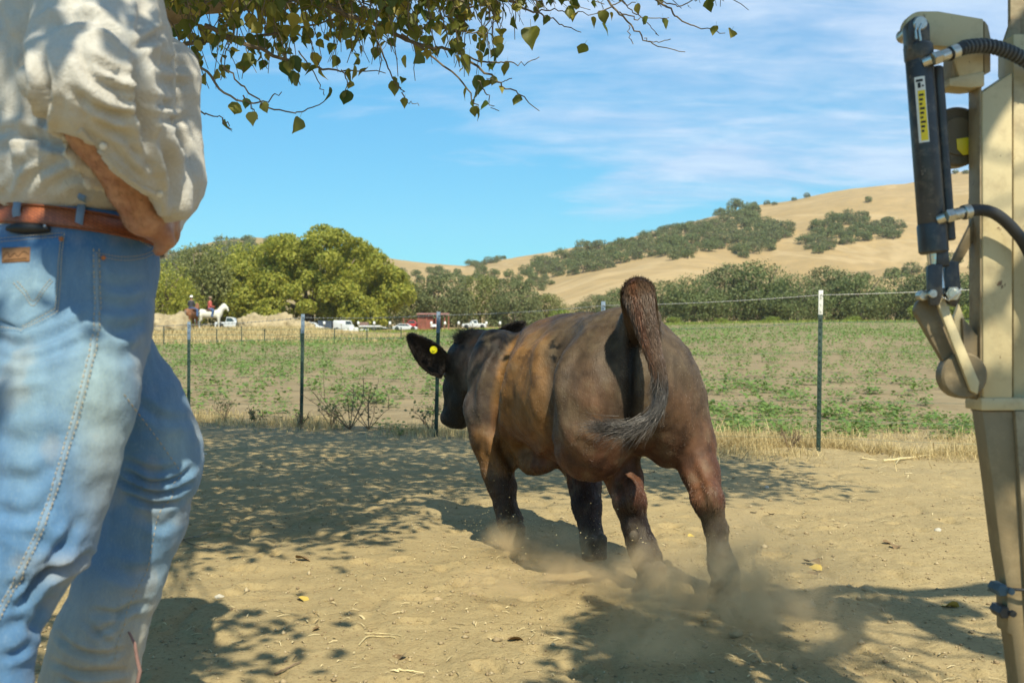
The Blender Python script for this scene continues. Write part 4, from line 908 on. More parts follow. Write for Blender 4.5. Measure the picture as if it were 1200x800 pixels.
Mb.L(mp.outputs[0], wv.inputs[0]); wv.inputs['Scale'].default_value = 70; wv.inputs['Mortar Size'].default_value = 0.03; wv.inputs['Mortar Smooth'].default_value = 0.6; wv.inputs['Brick Width'].default_value = 0.5; wv.inputs['Row Height'].default_value = 0.3
wv.inputs['Color1'].default_value = (0.36, 0.105, 0.035, 1); wv.inputs['Color2'].default_value = (0.26, 0.07, 0.022, 1); wv.inputs['Mortar'].default_value = (0.07, 0.018, 0.008, 1)
bc = Mb.mix(Mb.ramp(Mb.noise(18, 4, 0.6), [(0.4, 0.0), (0.7, 0.5)]), wv.outputs['Color'], (0.17, 0.05, 0.02)); M_belt = Mb.done(bc, 0.45, Mb.bump(wv.outputs['Fac'], -0.8, 0.003), spec=0.5)
belt = band(r_, 'belt', M_belt, man)
for zz, nm in ((zt - 0.0155, 'belt_edge'), (zt + 0.0155, 'belt_edge')):
    e = ring(J_BVH, zz, tilt, out=0.0072); mb = MB(); mb.tube(np.vstack([e, e[:1]]), 0.0014, 6, False); mb.build(nm, paint('waxed edge', (0.20, 0.055, 0.02), 0.5), belt)
B_BVH = BVHTree.FromPolygons([tuple(p) for p in np.concatenate(r_)], [tuple(map(int, (i * 120 + k, i * 120 + (k + 1) % 120, (i + 1) * 120 + (k + 1) % 120, (i + 1) * 120 + k))) for i in range(5) for k in range(120)])
for (x0, y0, x1, y1) in ((24, 229, 20, 254), (97, 228, 92, 262), (-60, 228, -60, 262)):
    pts = []
    for t in np.linspace(0, 1, 7):
        a, b = x0 + (x1 - x0) * t, y0 + (y1 - y0) * t; h, n = onto(B_BVH, a, b)
        if h is None: h, n = onto(J_BVH, a, b)
        if h is None: h, n = P(a, b, 1.6), np.array((0, -1.0, 0))
        if n[1] > 0: n = -n
        pts.append(h + n * (0.0045 * math.sin(math.pi * t) ** .3 + 0.0005))
    mb = MB(); sdv = np.cross(pts[-1] - pts[0], (0, 1, 0)); sdv /= np.linalg.norm(sdv)
    V = []; 
    for p_ in pts:
        for s_ in (-1, -.8, -.3, .3, .8, 1): V.append(p_ + sdv * 0.0068 * s_ + np.array((0, -1, 0)) * (0.0015 if abs(s_) < .9 else -0.001))
    f_ = [(i * 6 + j, i * 6 + j + 1, (i + 1) * 6 + j + 1, (i + 1) * 6 + j) for i in range(6) for j in range(5)]
    V = np.array(V); link('belt_loop', np_mesh('belt_loop', V, np.array(f_), light_denim(V)), M_denim, jeans)
# buckle at the front
M_steel = paint('worn steel', (0.55, 0.53, 0.50), 0.35, 0.2, 20, metal=1.0)
bk = r_[2][0] + FW * 0.004; mb = MB(); mb.box(bk, (0.004, 0.030, 0.022), BX.T, 0.003); mb.build('buckle', M_steel, belt)

# ---- boots, hat, hair
M_boot = paint('dusty brown boot', (0.17, 0.105, 0.065), 0.7, 0.35, 14, dirt=(0.35, 0.27, 0.16))
for a in (AN_R, AN_L):
    b0 = np.array((a[0], a[1], 0.0)) - FW * 0.02; g = zg(b0[0], b0[1]); F = Field(b0 - np.array((.32, .32, .03)), b0 + np.array((.32, .32, .42)), 0.008); up = lambda f_, z: b0 + FW * f_ + UP * (g + z)
    F.chain([(a + UP * 0.10, 0.060), (up(0.0, 0.10), 0.046), (up(0.01, 0.06), 0.042)], 0.03); F.chain([(up(0.02, 0.06), 0.042), (up(0.10, 0.045), 0.042), (up(0.19, 0.033), 0.034), (up(0.215, 0.028), 0.024)], 0.04); F.ell(up(-0.03, 0.035), (.04, .035, .035), BX, .02)
    F.cut(up(0, 0.012), UP); v, f = F.nets(); v = relax(v, f, 1); bo = link('boot', np_mesh('boot', v, f), M_boot, man)
    so_ = MB(); out = [(-.062, -.03), (-.06, .03), (0.02, .034), (.10, .047), (.17, .042), (.225, .018), (.235, 0), (.225, -.018), (.17, -.042), (.10, -.047), (.02, -.034)]
    so_.prism([up(p_, 0.0) + RT * r__ for p_, r__ in out], UP * 0.016, 0.003); so_.build('sole', paint('boot sole', (0.05, 0.035, 0.025), 0.8), bo)
mb = MB(); mb.tube([P(151, 740, 1.90), P(158, 754, 1.89), P(160, 768, 1.89), P(164, 785, 1.89), P(161, 800, 1.89), P(163, 815, 1.89)], [.002, .0028, .0032, .0036, .0032, .003], 8); pu = mb.build('boot_strap', paint('faded pink webbing', (0.24, 0.14, 0.12), 0.9, 0.2, 60), man)
hv = Field(C(0, 0, 1.60) - .2, C(0, 0, 1.80) + .2, 0.009); hv.ell(C(0.012, 0, 1.70), (0.104, 0.086, 0.095), BX, .01); hv.ell(C(0.085, 0, 1.65), (0.085, 0.09, 0.10), BX, .01, True); v, f = hv.nets(); link('hair', np_mesh('hair', v, f), paint('brown hair', (0.06, 0.035, 0.02), 0.7, 0.4, 60, bump=0.8), man)
M_hat = paint('straw hat', (0.50, 0.40, 0.25), 0.8, 0.15, 40, bump=0.4); nr, ns_ = 12, 48; V = []
prof = [(0.0, 0.085), (0.03, 0.090), (0.06, 0.098), (0.078, 0.100), (0.088, 0.085), (0.096, 0.05), (0.102, 0.0), (0.115, -0.004), (0.14, 0.0), (0.165, 0.004), (0.19, 0.008), (0.20, 0.010)]
for r0, h0 in prof:
    for k in range(ns_):
        a = 2 * math.pi * k / ns_; rr = r0 * (1 + 0.14 * abs(math.cos(a))); dz = h0 + (0.05 * (r0 / 0.2) ** 3 * abs(math.sin(a)) if r0 > .1 else 0) - (0.022 * math.exp(-(r0 * math.sin(a) / .02) ** 2) if r0 < .08 else 0); V.append(C(0.03 + rr * math.cos(a), rr * math.sin(a) * .92, 1.745 + dz))
f_ = [(i * ns_ + k, i * ns_ + (k + 1) % ns_, (i + 1) * ns_ + (k + 1) % ns_, (i + 1) * ns_ + k) for i in range(11) for k in range(ns_)]; me = np_mesh('hat', V, np.array(f_)); ho = link('hat', me, M_hat, man); sd_ = ho.modifiers.new('thickness', 'SOLIDIFY'); sd_.thickness = 0.004
# ================================================================ tan hydraulic squeeze machine at the right
MD = 1.85
mach = empty('hydraulic_squeeze_post', (P(1180, 400, MD)[0], MD, 0.0))
tag(mach, 'tan steel post of a cattle handling machine with a black hydraulic cylinder and two hoses', 'machine')
M_tan = paint('tan enamel', (0.52, 0.43, 0.25), 0.42, 0.10, 7, bump=0.15, spec=0.5, dirt=(0.36, 0.28, 0.16), chips=(0.16, 0.10, 0.055))
M_tand = paint('worn shaded tan enamel', (0.30, 0.235, 0.14), 0.55, 0.2, 12, bump=0.3, dirt=(0.16, 0.11, 0.06), chips=(0.08, 0.05, 0.03))  # darker tan: wear, plus the shade of side faces mixed into the colour
M_leg_shade = paint('shaded leg enamel', (0.22, 0.165, 0.09), 0.5, 0.15, 10, bump=0.2, dirt=(0.30, 0.23, 0.13))  # brown stands for the shade on the leg, painted into the enamel
M_drab_shade = paint('shaded brown enamel', (0.17, 0.13, 0.075), 0.5, 0.2, 12, bump=0.2, dirt=(0.28, 0.21, 0.12))  # linkage brown darkened to hold the shade it stands in
M_gun = paint('black cylinder paint', (0.035, 0.035, 0.037), 0.38, 0.3, 14, bump=0.15, spec=0.5, dirt=(0.15, 0.125, 0.09), chips=(0.22, 0.19, 0.15))
M_chrome = paint('chromed rod', (0.55, 0.55, 0.55), 0.18, 0.1, 10, metal=1.0)
M_zinc = paint('zinc fitting', (0.58, 0.56, 0.50), 0.35, 0.25, 30, metal=1.0)
M_rub = paint('rubber hose', (0.025, 0.026, 0.028), 0.5, 0.3, 30, bump=0.2)
def pr(pts, d, th, name, mat, bev=0.003, parent=mach):
    mb = MB(); mb.prism([P(a, b, d) for a, b in pts], (0, th, 0), bev); return mb.build(name, mat, parent)
def arc(cx, cy, r, a0, a1, n=10): return [(cx + r * math.cos(math.radians(a)), cy + r * math.sin(math.radians(a))) for a in np.linspace(a0, a1, n)]
# main post: a box section with a folded lip; the near face and a channel beside it
pr([(1151, 108), (1187, 84), (1187, 479), (1152, 479)], MD, 0.055, 'post', M_tan, 0.004)
pr([(1148, 100), (1150.6, 100), (1151.6, 478), (1149, 478)], MD + 0.004, 0.046, 'side_flange', M_tand, 0.001)  # thin dark strip that paints the shade on the post's left face
pr([(1187.6, 40), (1262, 40), (1262, 479), (1187.6, 479)], MD + 0.022, 0.06, 'channel', M_tan, 0.003)
pr([(1184, -60), (1290, -60), (1290, 90), (1184, 90), (1184, 24)], MD + 0.09, 0.012, 'back_plate', M_tand, 0.002)
pr([(1172, 62), (1186, 22), (1196, 22), (1196, 84), (1172, 90)], MD + 0.075, 0.010, 'gusset', M_tand, 0.002)
pr([(1150, 466), (1290, 466), (1290, 481), (1150, 481)], MD - 0.003, 0.068, 'post_foot', M_tan, 0.003)
# top bracket: rounded arm and drop plate
pr(arc(1080, 33, 20, 100, 270, 12) + [(1100, 13), (1153, 22), (1153, 91), (1124, 91), (1116, 56), (1100, 54), (1082, 54)], MD, 0.026, 'top_bracket', M_tan, 0.003)
pr(arc(1083, 33, 19, 90, 270, 12) + [(1092, 14), (1092, 52)], MD + 0.030, 0.016, 'bracket_cheek', M_tand, 0.002)
pr([(1153.5, 24), (1158, 30), (1161, 44), (1161, 84), (1153.5, 88)], MD + 0.003, 0.05, 'bracket_edge', M_tand, 0.001)
pr([(1112, 92), (1154, 84), (1154, 101), (1138, 103), (1113, 101)], MD - 0.002, 0.05, 'bracket_shelf', M_tan, 0.002)
pr([(1116, 55), (1128, 55), (1128, 91), (1116, 91)], MD + 0.008, 0.04, 'bracket_web', M_tand, 0.001)
# cylinder
a, b = P(1076, 56, MD - 0.035), P(1094, 292, MD - 0.035); ax_ = (b - a) / np.linalg.norm(b - a)
mb = MB(); mb.tube([a, a + ax_ * .004, b - ax_ * .004, b], [.021, .0235, .0235, .021], 36); cyl_o = mb.build('cylinder_barrel', M_gun, mach)
mb = MB(); mb.tube([b - ax_ * .045, b - ax_ * .041, b + ax_ * .004, b + ax_ * .008], [.0240, .0255, .0255, .022], 36); mb.build('gland_nut', M_gun, cyl_o)
mb = MB(); mb.tube([a - ax_ * .006, a - ax_ * .002, a + ax_ * .020, a + ax_ * .024], [.022, .0250, .0250, .0235], 36); mb.build('end_cap', M_gun, cyl_o)
s1, s2 = P(1098, 78, MD - 0.012), P(1113, 282, MD - 0.012); mb = MB(); mb.cyl(s1, s2, 0.0105, 20, 0.003); mb.build('transfer_tube', M_gun, cyl_o)
pr(arc(1077, 32, 13, 180, 360, 12) + [(1091, 58), (1065, 58)], MD - 0.052, 0.026, 'lug', M_gun, 0.002, cyl_o)
mb = MB(); c = P(1079, 27, MD - 0.056); mb.cyl(c, c + (0, 0.085, 0), 0.0125, 24, 0.002); mb.build('pivot_pin', M_zinc, mach)
mb = MB(); mb.tube([P(1080, 28, MD - 0.066), P(1077, 36, MD - .068), P(1079, 48, MD - .068)], .0022, 8); mb.tube([P(1074, 28, MD - 0.066), P(1073, 38, MD - .068), P(1074, 46, MD - .068)], .0020, 8); mb.build('cotter_pin', M_zinc, mach)
mb = MB(); mb.cyl(b, P(1100, 345, MD - 0.035), 0.0125, 24); mb.build('piston_rod', M_chrome, cyl_o)
# warning label, flush on the barrel: white head, yellow strip, small black lines
def on_barrel(u, off, r=0.0238):
    """u metres along the barrel, off = angle in degrees from the side that faces the viewer"""
    side = np.cross(ax_, (0, 1, 0)); side /= np.linalg.norm(side); an = math.radians(off); return a + ax_ * u + (side * math.sin(an) + np.array((0, -1, 0)) * math.cos(an)) * r
def label(u0, u1, o0, o1, name, mat, r, parent):
    nu, nv = 8, 10; V = [on_barrel(u0 + (u1 - u0) * i / (nu - 1), o0 + (o1 - o0) * j / (nv - 1), r) for i in range(nu) for j in range(nv)]
    return link(name, np_mesh(name, V, np.array([(i * nv + j, i * nv + j + 1, (i + 1) * nv + j + 1, (i + 1) * nv + j) for i in range(nu - 1) for j in range(nv - 1)])), mat, parent)
L_ = np.linalg.norm(b - a); f_ = lambda y: (y - 56) / (292 - 56) * L_
M_wh, M_ye, M_bk = paint('label white', (0.70, 0.69, 0.66), 0.4, 0.08, 30), paint('label yellow', (0.80, 0.60, 0.02), 0.4, 0.05, 30), paint('label black', (0.015, 0.015, 0.015), 0.5)
sg_ = 1 if on_barrel(0.1, 30)[0] > on_barrel(0.1, 0)[0] else -1
lb = label(f_(93), f_(169), -48 * sg_, -6 * sg_, 'warning_label', M_wh, 0.0239, cyl_o)
label(f_(109), f_(167), -38 * sg_, -9 * sg_, 'yellow_strip', M_ye, 0.0241, lb)
for k in range(9):
    u = f_(113 + 5.2 * k); label(u, u + 0.004, -34 * sg_, (-15 - 4 * (k % 3)) * sg_, 'print', M_bk, 0.0243, lb)
label(f_(96), f_(99), -42 * sg_, -14 * sg_, 'print', M_bk, 0.0242, lb); label(f_(100), f_(106), -36 * sg_, -24 * sg_, 'print', M_bk, 0.0242, lb); label(f_(103), f_(105), -20 * sg_, -12 * sg_, 'print', M_bk, 0.0242, lb)
# hoses with fittings
def hose(pts, d0, d1, r, fit):
    sp = spline([P(x, y, d0 + (d1 - d0) * i / (len(pts) - 1)) for i, (x, y) in enumerate(pts)], 60); h = MB(); h.tube(sp, r, 18); ho = h.build('hose', M_rub, mach)
    if fit == 0:   # spiral guard wound round the upper hose
        g = MB(); t = np.gradient(sp, axis=0); t /= np.linalg.norm(t, axis=1)[:, None]; big = np.array([[np.interp(q, np.arange(60), sp[:, k]) for k in range(3)] for q in np.linspace(8, 59, 520)]); tt = np.array([[np.interp(q, np.arange(60), t[:, k]) for k in range(3)] for q in np.linspace(8, 59, 520)])
        n1 = np.cross(tt, (0, 0, 1)); n1 /= np.linalg.norm(n1, axis=1)[:, None]; n2 = np.cross(tt, n1); an = np.linspace(0, 2 * math.pi * 26, 520)[:, None]
        g.tube(big + (n1 * np.cos(an) + n2 * np.sin(an)) * (r + .0002), 0.0016, 6, flat=1); g.build('spiral_guard', paint('grey guard', (0.10, 0.105, 0.11), 0.35, 0.2, 40), ho)
    return sp
u1 = hose([(1112, 64), (1130, 56), (1155, 54), (1180, 60), (1204, 73), (1240, 100), (1275, 160)], MD - 0.055, MD + 0.01, 0.0118, 0)
u2 = hose([(1126, 250), (1145, 246), (1165, 250), (1185, 266), (1204, 292), (1222, 340), (1230, 420)], MD - 0.055, MD - 0.01, 0.0105, 1)
def fitting(p0, p1, p2):
    mb = MB(); p0, p1, p2 = [np.asarray(q) for q in (p0, p1, p2)]; mb.tube([p0, p0 * .5 + p1 * .5, p1], [.009, .009, .008], 16); mb.build('elbow', M_zinc, mach)
    mb = MB(); d = (p2 - p1); mb.cyl(p1, p1 + d * .35, 0.0125, 6, 0.001); mb.cyl(p1 + d * .35, p2, 0.0105, 20, 0.0015); mb.cyl(p1 + d * 0.85, p2 + d * .18, 0.0132, 20, 0.001); mb.build('ferrule', M_zinc, mach)
fitting(P(1082, 74, MD - 0.055), P(1092, 70, MD - 0.062), u1[3]); fitting(P(1099, 258, MD - 0.055), P(1108, 254, MD - 0.062), u2[3])
# round cover behind the cylinder, with the rest of a yellow label
c = P(1123, 160, MD + 0.06); mb = MB(); r_ = 35 / 1200 * (MD + .06)
mb.tube([c + (0, 0, 0), c + (0, .004, 0), c + (0, 0.03, 0), c + (0, 0.034, 0)], [r_ - .004, r_, r_, r_ - .004], 48); dk = mb.build('round_cover', paint('dark drab cover', (0.10, 0.075, 0.04), 0.45, 0.3, 8, dirt=(0.2, 0.15, 0.09)), mach)
mb = MB(); mb.tube([c + (0, -.003, 0), c + (0, .003, 0)], [r_ * .62, r_ * .66], 40); mb.build('boss', paint('drab boss', (0.13, 0.10, 0.055), 0.4, 0.2, 10), dk)
pr([(1121, 163), (1134, 161), (1140, 166), (1140, 180), (1129, 182), (1122, 175)], MD + 0.055, 0.0015, 'yellow_sticker', M_ye, 0.0003, dk)
# clevis, pin and the folding linkage
cl = pr([(1088, 312), (1093, 309), (1105, 310), (1105, 345), (1101, 358), (1091, 358), (1088, 345)], MD - 0.058, 0.012, 'clevis_plate', M_gun, 0.002)
pr([(1109, 306), (1124, 306), (1127, 345), (1121, 360), (1111, 356), (1106, 340)], MD - 0.030, 0.012, 'clevis_plate', M_gun, 0.002)
pr([(1099, 292), (1112, 292), (1114, 312), (1098, 312)], MD - 0.052, 0.03, 'rod_eye', M_gun, 0.003)
mb = MB(); c = P(1094, 344, MD - .062); mb.cyl(c, c + (0.0, .05, 0), 0.0075, 20, .001); mb.cyl(P(1117, 344, MD - .066), P(1117, 344, MD - .03), .013, 6, .0015); mb.cyl(P(1117, 344, MD - .071), P(1117, 344, MD - .066), .008, 16, .001); mb.build('linkage_bolt', M_zinc, mach)
mb = MB(); mb.tube([P(1104, 348, MD - .062), P(1112, 352, MD - .07), P(1122, 344, MD - .074), P(1127, 338, MD - .07)], .0016, 8); mb.build('safety_clip', M_zinc, mach)
mb = MB(); c = P(1083, 346, MD - .045); mb.cyl(c, c + (0, .02, 0), 0.009, 20, .002); mb.build('roller', M_zinc, mach)
pr(arc(1087, 363, 14, 130, 290, 9) + [(1098, 352), (1140, 432), (1140, 452), (1118, 448), (1104, 420), (1078, 375)], MD - 0.020, 0.016, 'lower_arm', M_drab_shade, 0.002)
pr([(1092, 338), (1098, 335), (1103, 340), (1148, 448), (1146, 462), (1138, 458)], MD - 0.046, 0.010, 'link_bar', M_tan, 0.0015)
pr([(1106, 360), (1113, 358), (1120, 420), (1113, 412)], MD + 0.004, 0.01, 'stay', M_tan, 0.001); pr([(1118, 372), (1124, 356), (1130, 372), (1131, 420), (1122, 420)], MD + 0.020, 0.01, 'stay', M_tan, 0.001)
mb = MB(); c = P(1131, 440, MD - .034); mb.tube([c, c + (0, .004, 0), c + (0, .028, 0), c + (0, .032, 0)], [.037, .041, .041, .037], 36); mb.build('hub', M_drab_shade, mach)
pr([(1146, 240), (1138, 262), (1124, 290), (1116, 306), (1122, 312), (1131, 300), (1139, 286), (1144, 276), (1150, 262), (1150, 240)], MD + 0.03, 0.012, 'guide_plate', M_drab_shade, 0.002)
pr([(1128, 372), (1134, 378), (1148, 396), (1148, 470), (1136, 462), (1130, 420)], MD + 0.012, 0.03, 'guide_plate', M_drab_shade, 0.002)
pr([(1140, 232), (1150, 225), (1150, 482), (1143, 482)], MD + 0.058, 0.02, 'rear_lip', M_tand, 0.001)
# leg under the post, strap and bolts
pr([(1151, 481.5), (1290, 481.5), (1290, 960), (1205, 960), (1197, 880), (1193, 800), (1186, 744), (1181, 742), (1180, 690), (1172, 640), (1162, 560)], MD + 0.004, 0.045, 'lower_leg', M_leg_shade, 0.003)
pr([(1190, 481.5), (1290, 481.5), (1290, 740), (1206, 740), (1200, 640)], MD - 0.008, 0.012, 'leg_cover', M_tand, 0.002)
mb = MB(); 
for t in range(1): mb.tube([P(1176, 688, MD - .004), P(1186, 690, MD - .012), P(1204, 691, MD - .018), P(1290, 694, MD - .018)], .0028, 8)
mb.build('cable', M_rub, mach)
for (x, y, m_) in ((1176, 692, paint('blue nut', (0.06, 0.10, 0.13), 0.8, 0.2, 20)), (1178, 718, M_gun)):
    mb = MB(); c = P(x, y, MD - .012); mb.cyl(c, c + (0, .04, 0), 0.0115, 6, 0.002); mb.cyl(c + (0.012, -.006, 0), c + (.012, .0, 0), 0.006, 14); mb.build('bolt', m_, mach)
mb = MB(); g_ = P(1240, 0, MD)[0]; mb.box((g_, MD + .03, 0.012), (0.16, 0.16, 0.014), None, .003); mb.build('foot_plate', M_tand, mach)
# ================================================================ fences
M_post = paint('green t-post paint', (0.020, 0.045, 0.035), 0.6, 0.3, 12); M_ptop = paint('white post top', (0.62, 0.62, 0.58), 0.6, 0.15, 20); M_ptop_shade = paint('shaded white post top', (0.16, 0.22, 0.30), 0.55, 0.25, 20); M_wire = paint('galvanised wire', (0.42, 0.41, 0.38), 0.45, 0.3, 40, metal=0.7)  # bluish tip is the white one with shade painted in
M_gwire = paint('green woven wire', (0.10, 0.16, 0.12), 0.6, 0.3, 40)
def t_post(base, top, lit, parent):
    """studded T section with a painted tip; leans a little"""
    base, top = np.asarray(base, float), np.asarray(top, float); ax = (top - base) / np.linalg.norm(top - base); L_ = np.linalg.norm(top - base); X = np.array((1.0, 0, 0)); Y = np.cross(ax, X); Y /= np.linalg.norm(Y); X = np.cross(Y, ax); k = L_ - 0.19
    def seg(z0, z1, name, mat, par, grow=0.0):
        mb = MB(); R = np.stack([X, Y, ax], 1); c = base + ax * (z0 + z1) / 2
        mb.box(c, (0.017 + grow, 0.0028 + grow, (z1 - z0) / 2), R, 0.0008); mb.box(c + Y * 0.014, (0.0028 + grow, 0.013 + grow, (z1 - z0) / 2), R)
        for s in np.arange(z0 + .03, z1 - .01, 0.054): mb.box(base + ax * s - Y * 0.005, (0.006, 0.005, 0.008), R)
        return mb.build(name, mat, par)
    p = seg(-0.03, k, 'post', M_post, parent); seg(k, L_, 'post_tip', M_ptop if lit else M_ptop_shade, p, 0.0006); return p
fence = empty('wire_fence', (0, 9.0, 0)); tag(fence, 'wire fence on green steel posts between the dirt pen and the crop field', 'fence')
posts = [(-560, 400.5 + 62, -30, 390, 0), (-30, 484, -28, 383, 0), (221, 493, 221.5, 377, 0), (353, 500, 355, 368, 0), (511, 511, 514, 365, 0), (706, 519, 707, 353, 0), (959, 528, 962, 340, 1), (1310, 541, 1314, 322, 1)]
tops, bots = [], []
for (bx_, by_, tx, ty, lit) in posts:
    d = 1020.0 / (by_ - 400); d = min(d, 16); b_ = P(bx_, by_, d); b_[2] = zg(b_[0], b_[1]); t_ = P(tx, ty, d); t_post(b_, t_, lit, fence); tops.append(t_); bots.append(b_)
def wire(fr, r, name, mat, barbed=False, sag=0.015, z_abs=None):
    mb = MB(); pts = []
    for i in range(len(tops) - 1):
        A = bots[i] + (tops[i] - bots[i]) * fr; B = bots[i + 1] + (tops[i + 1] - bots[i + 1]) * fr
        for t in np.linspace(0, 1, 10, endpoint=False): q = A + (B - A) * t; q = q - np.array((0, 0.006, sag * 4 * t * (1 - t))); pts.append(q)
    mb.tube(pts, r, 6)
    if barbed:
        for i in range(len(pts) - 1):
            for u in np.linspace(0, 1, 3, endpoint=False):
                q = pts[i] + (pts[i + 1] - pts[i]) * u
                for a_ in (0.6, 2.2): v_ = np.array((0.2, math.cos(a_), math.sin(a_))) * 0.011; mb.tube([q - v_, q + v_], [r * .7, r * .7], 4)
    return mb.build(name, mat, fence)
wire(0.97, 0.0026, 'wire', M_wire, True); wire(0.80, 0.0018, 'wire', M_gwire, True)
for fr in (0.62, 0.46, 0.32, 0.20, 0.09): wire(fr, 0.0013, 'wire', M_gwire)
# far pasture fence: white insulators on thin posts
M_wood = paint('weathered wood', (0.20, 0.15, 0.10), 0.85, 0.3, 6, bump=0.5); M_white = paint('white plastic', (0.80, 0.80, 0.76), 0.5, 0.05, 5)
ff = empty('field_edge_fence', (0, 128, 0)); tag(ff, 'line of thin posts with white caps along the far edge of the field', 'fence')
fx = [362, 380, 400, 420, 438.5, 457, 505.5, 521.5, 537.5, 554, 570, 586, 680, 700]
caps = {362: 0, 680: 0, 700: 0}
for x in fx:
    d = 126 + (x - 360) * .02; q = P(x, 0, d); g = zg(q[0], q[1]); zt_ = CAM_H + (400 - 378.5 + (x - 380) * -0.004) / 1200 * d - 0
    mb = MB(); mb.cyl((q[0], q[1], g - .1), (q[0], q[1], max(zt_, g + .9)), 0.035, 6); p_ = mb.build('post', M_wood, ff)
    mb = MB(); z0 = CAM_H + (400 - 378.5) / 1200 * d; mb.tube([(q[0], q[1] - .05, z0 - .20), (q[0], q[1] - .05, z0 - .1), (q[0], q[1] - .05, z0 + .1), (q[0], q[1] - .05, z0 + .2)], [.07, .15, .15, .07], 8); mb.build('cap', M_white, p_)
# fence across the raised bank at the left
lf = empty('bank_fence', (-20, 60, 0)); tag(lf, 'low wire fence with thin dark posts crossing the bare bank at the left', 'fence'); lp_ = []
for x in (170, 192, 254, 283, 310, 352, 392, 430, 470):
    d = 58; q = P(x, 0, d); g = zg(q[0], d); h_ = 1.05 if x in (283, 192) else 0.9
    mb = MB(); mb.cyl((q[0], d, g - .1), (q[0], d, g + h_), 0.030, 6); mb.build('post', M_post, lf); lp_.append((q[0], d, g))
for hh in (0.25, 0.55, 0.85):
    mb = MB(); mb.tube([(a, b, c + hh) for a, b, c in lp_], 0.012, 5); mb.build('wire', M_gwire, lf)

# ================================================================ foliage
def leaves_mesh(name, pts, nrm, size, rng, cols=None, fold=True):
    """many small leaf-shaped faces: pts centres, nrm facing"""
    n = len(pts); r = rng.normal(0, 1, (n, 3)); a = np.cross(nrm, r); a /= np.linalg.norm(a, axis=1)[:, None] + 1e-9; b = np.cross(nrm, a); b /= np.linalg.norm(b, axis=1)[:, None] + 1e-9
    s = np.asarray(size)[:, None] * 0.5; w_ = 0.62
    V = np.stack([pts - a * s, pts + b * s * w_ - a * s * .1 + nrm * s * .18, pts + a * s, pts - b * s * w_ - a * s * .1 + nrm * s * .18], 1).reshape(-1, 3)
    i = np.arange(n)[:, None] * 4; return V, i + np.array([[0, 1, 2, 3]])
def crown_points(lobes, n, rng, jitter=0.10, low=-0.75):
    """points near the outside of a bunch of lobes: (centre, radii)"""
    ar = np.array([(r[0] * r[1] + r[1] * r[2] + r[0] * r[2]) for _, r in lobes]); k = rng.choice(len(lobes), n, p=ar / ar.sum())
    c = np.array([l[0] for l in lobes])[k]; r = np.array([l[1] for l in lobes])[k]; u = rng.normal(0, 1, (n, 3)); u /= np.linalg.norm(u, axis=1)[:, None]; u[:, 2] = np.where(u[:, 2] < low, -u[:, 2], u[:, 2])
    rad = np.minimum(1 + rng.normal(0, jitter, n), 1.16) - 0.25 * (rng.random(n) < .25); p = c + u * r * rad[:, None]
    nz = fbm(p, 3.5 / max(r[:, 0].mean() * 2, .1), 2)
    keep = nz > 0.36; nn = u + rng.normal(0, 0.65, u.shape); nn /= np.linalg.norm(nn, axis=1)[:, None]
    return p[keep], nn[keep]
def make_lobes(w_, h_, depth, n, rng, base=0.18, flat=1.0):
    """crown of width w_, height h_ standing on z = 0"""
    L_ = [((0, 0, h_ * 0.52), (w_ * 0.36, depth * 0.36, h_ * 0.38))]
    for k in range(n):
        a = rng.uniform(0, 2 * math.pi); e = rng.uniform(-0.5, 1.0); rr = (1 - max(e, 0) ** 2) ** .5 * rng.uniform(0.75, 1.0)
        c = (math.cos(a) * rr * w_ * 0.33, math.sin(a) * rr * depth * .33, h_ * (base + (0.78 - base) * (e * .5 + .5))); s = rng.uniform(0.13, 0.22)
        L_.append((c, (w_ * s, depth * s, h_ * s * 0.85 * flat)))
    return L_
def trunk_mesh(h_, r, spread, rng, n=6, lean=0.0):
    mb = MB(); top = np.array((lean, 0, h_ * 0.45)); mb.tube([(0, 0, -.3), (0, 0, .2), (lean * .5, 0, h_ * .25), top], [r * 1.4, r * 1.05, r * .9, r * .75], 8)
    for k in range(n):
        a = 2 * math.pi * k / n + rng.uniform(-.4, .4); e = np.array((math.cos(a) * spread, math.sin(a) * spread, h_ * rng.uniform(.55, .85))); s = top * rng.uniform(.6, 1.0); m_ = (s + e) / 2 + np.array((0, 0, h_ * .05)); mb.tube([s, m_, e], [r * .5, r * .32, r * .1], 6)
    return mb.mesh('trunk')
M_bark = paint('grey bark', (0.16, 0.125, 0.09), 0.9, 0.35, 3, bump=0.6)
M_oak = leaf_mat('oak leaves', (0.085, 0.125, 0.038), (0.185, 0.210, 0.072), 0.6, 0.25); M_oak2 = leaf_mat('grey oak leaves', (0.095, 0.120, 0.045), (0.190, 0.205, 0.080), 0.65, 0.2)
M_yel = leaf_mat('yellowing leaves', (0.22, 0.26, 0.04), (0.48, 0.45, 0.07), 0.55, 0.48); M_olive = leaf_mat('olive leaves', (0.12, 0.145, 0.040), (0.25, 0.25, 0.075), 0.6, 0.3); M_brt = leaf_mat('bright shrub leaves', (0.14, 0.21, 0.03), (0.29, 0.33, 0.06), 0.6, 0.3)
def tree_kind(w_, h_, nl, size, lobes, seed, mat, trunk_r, base=0.18):
    rng = np.random.default_rng(seed); lb = make_lobes(w_, h_, w_ * .9, lobes, rng, base); p, n = crown_points(lb, nl, rng); V, F_ = leaves_mesh('crown', p, n, rng.uniform(.6, 1.4, len(p)) * size, rng)
    me = np_mesh('crown', V, F_); me.materials.append(mat); tm = trunk_mesh(h_, trunk_r, w_ * .26, rng); tm.materials.append(M_bark); tm.shade_smooth(); return me, tm
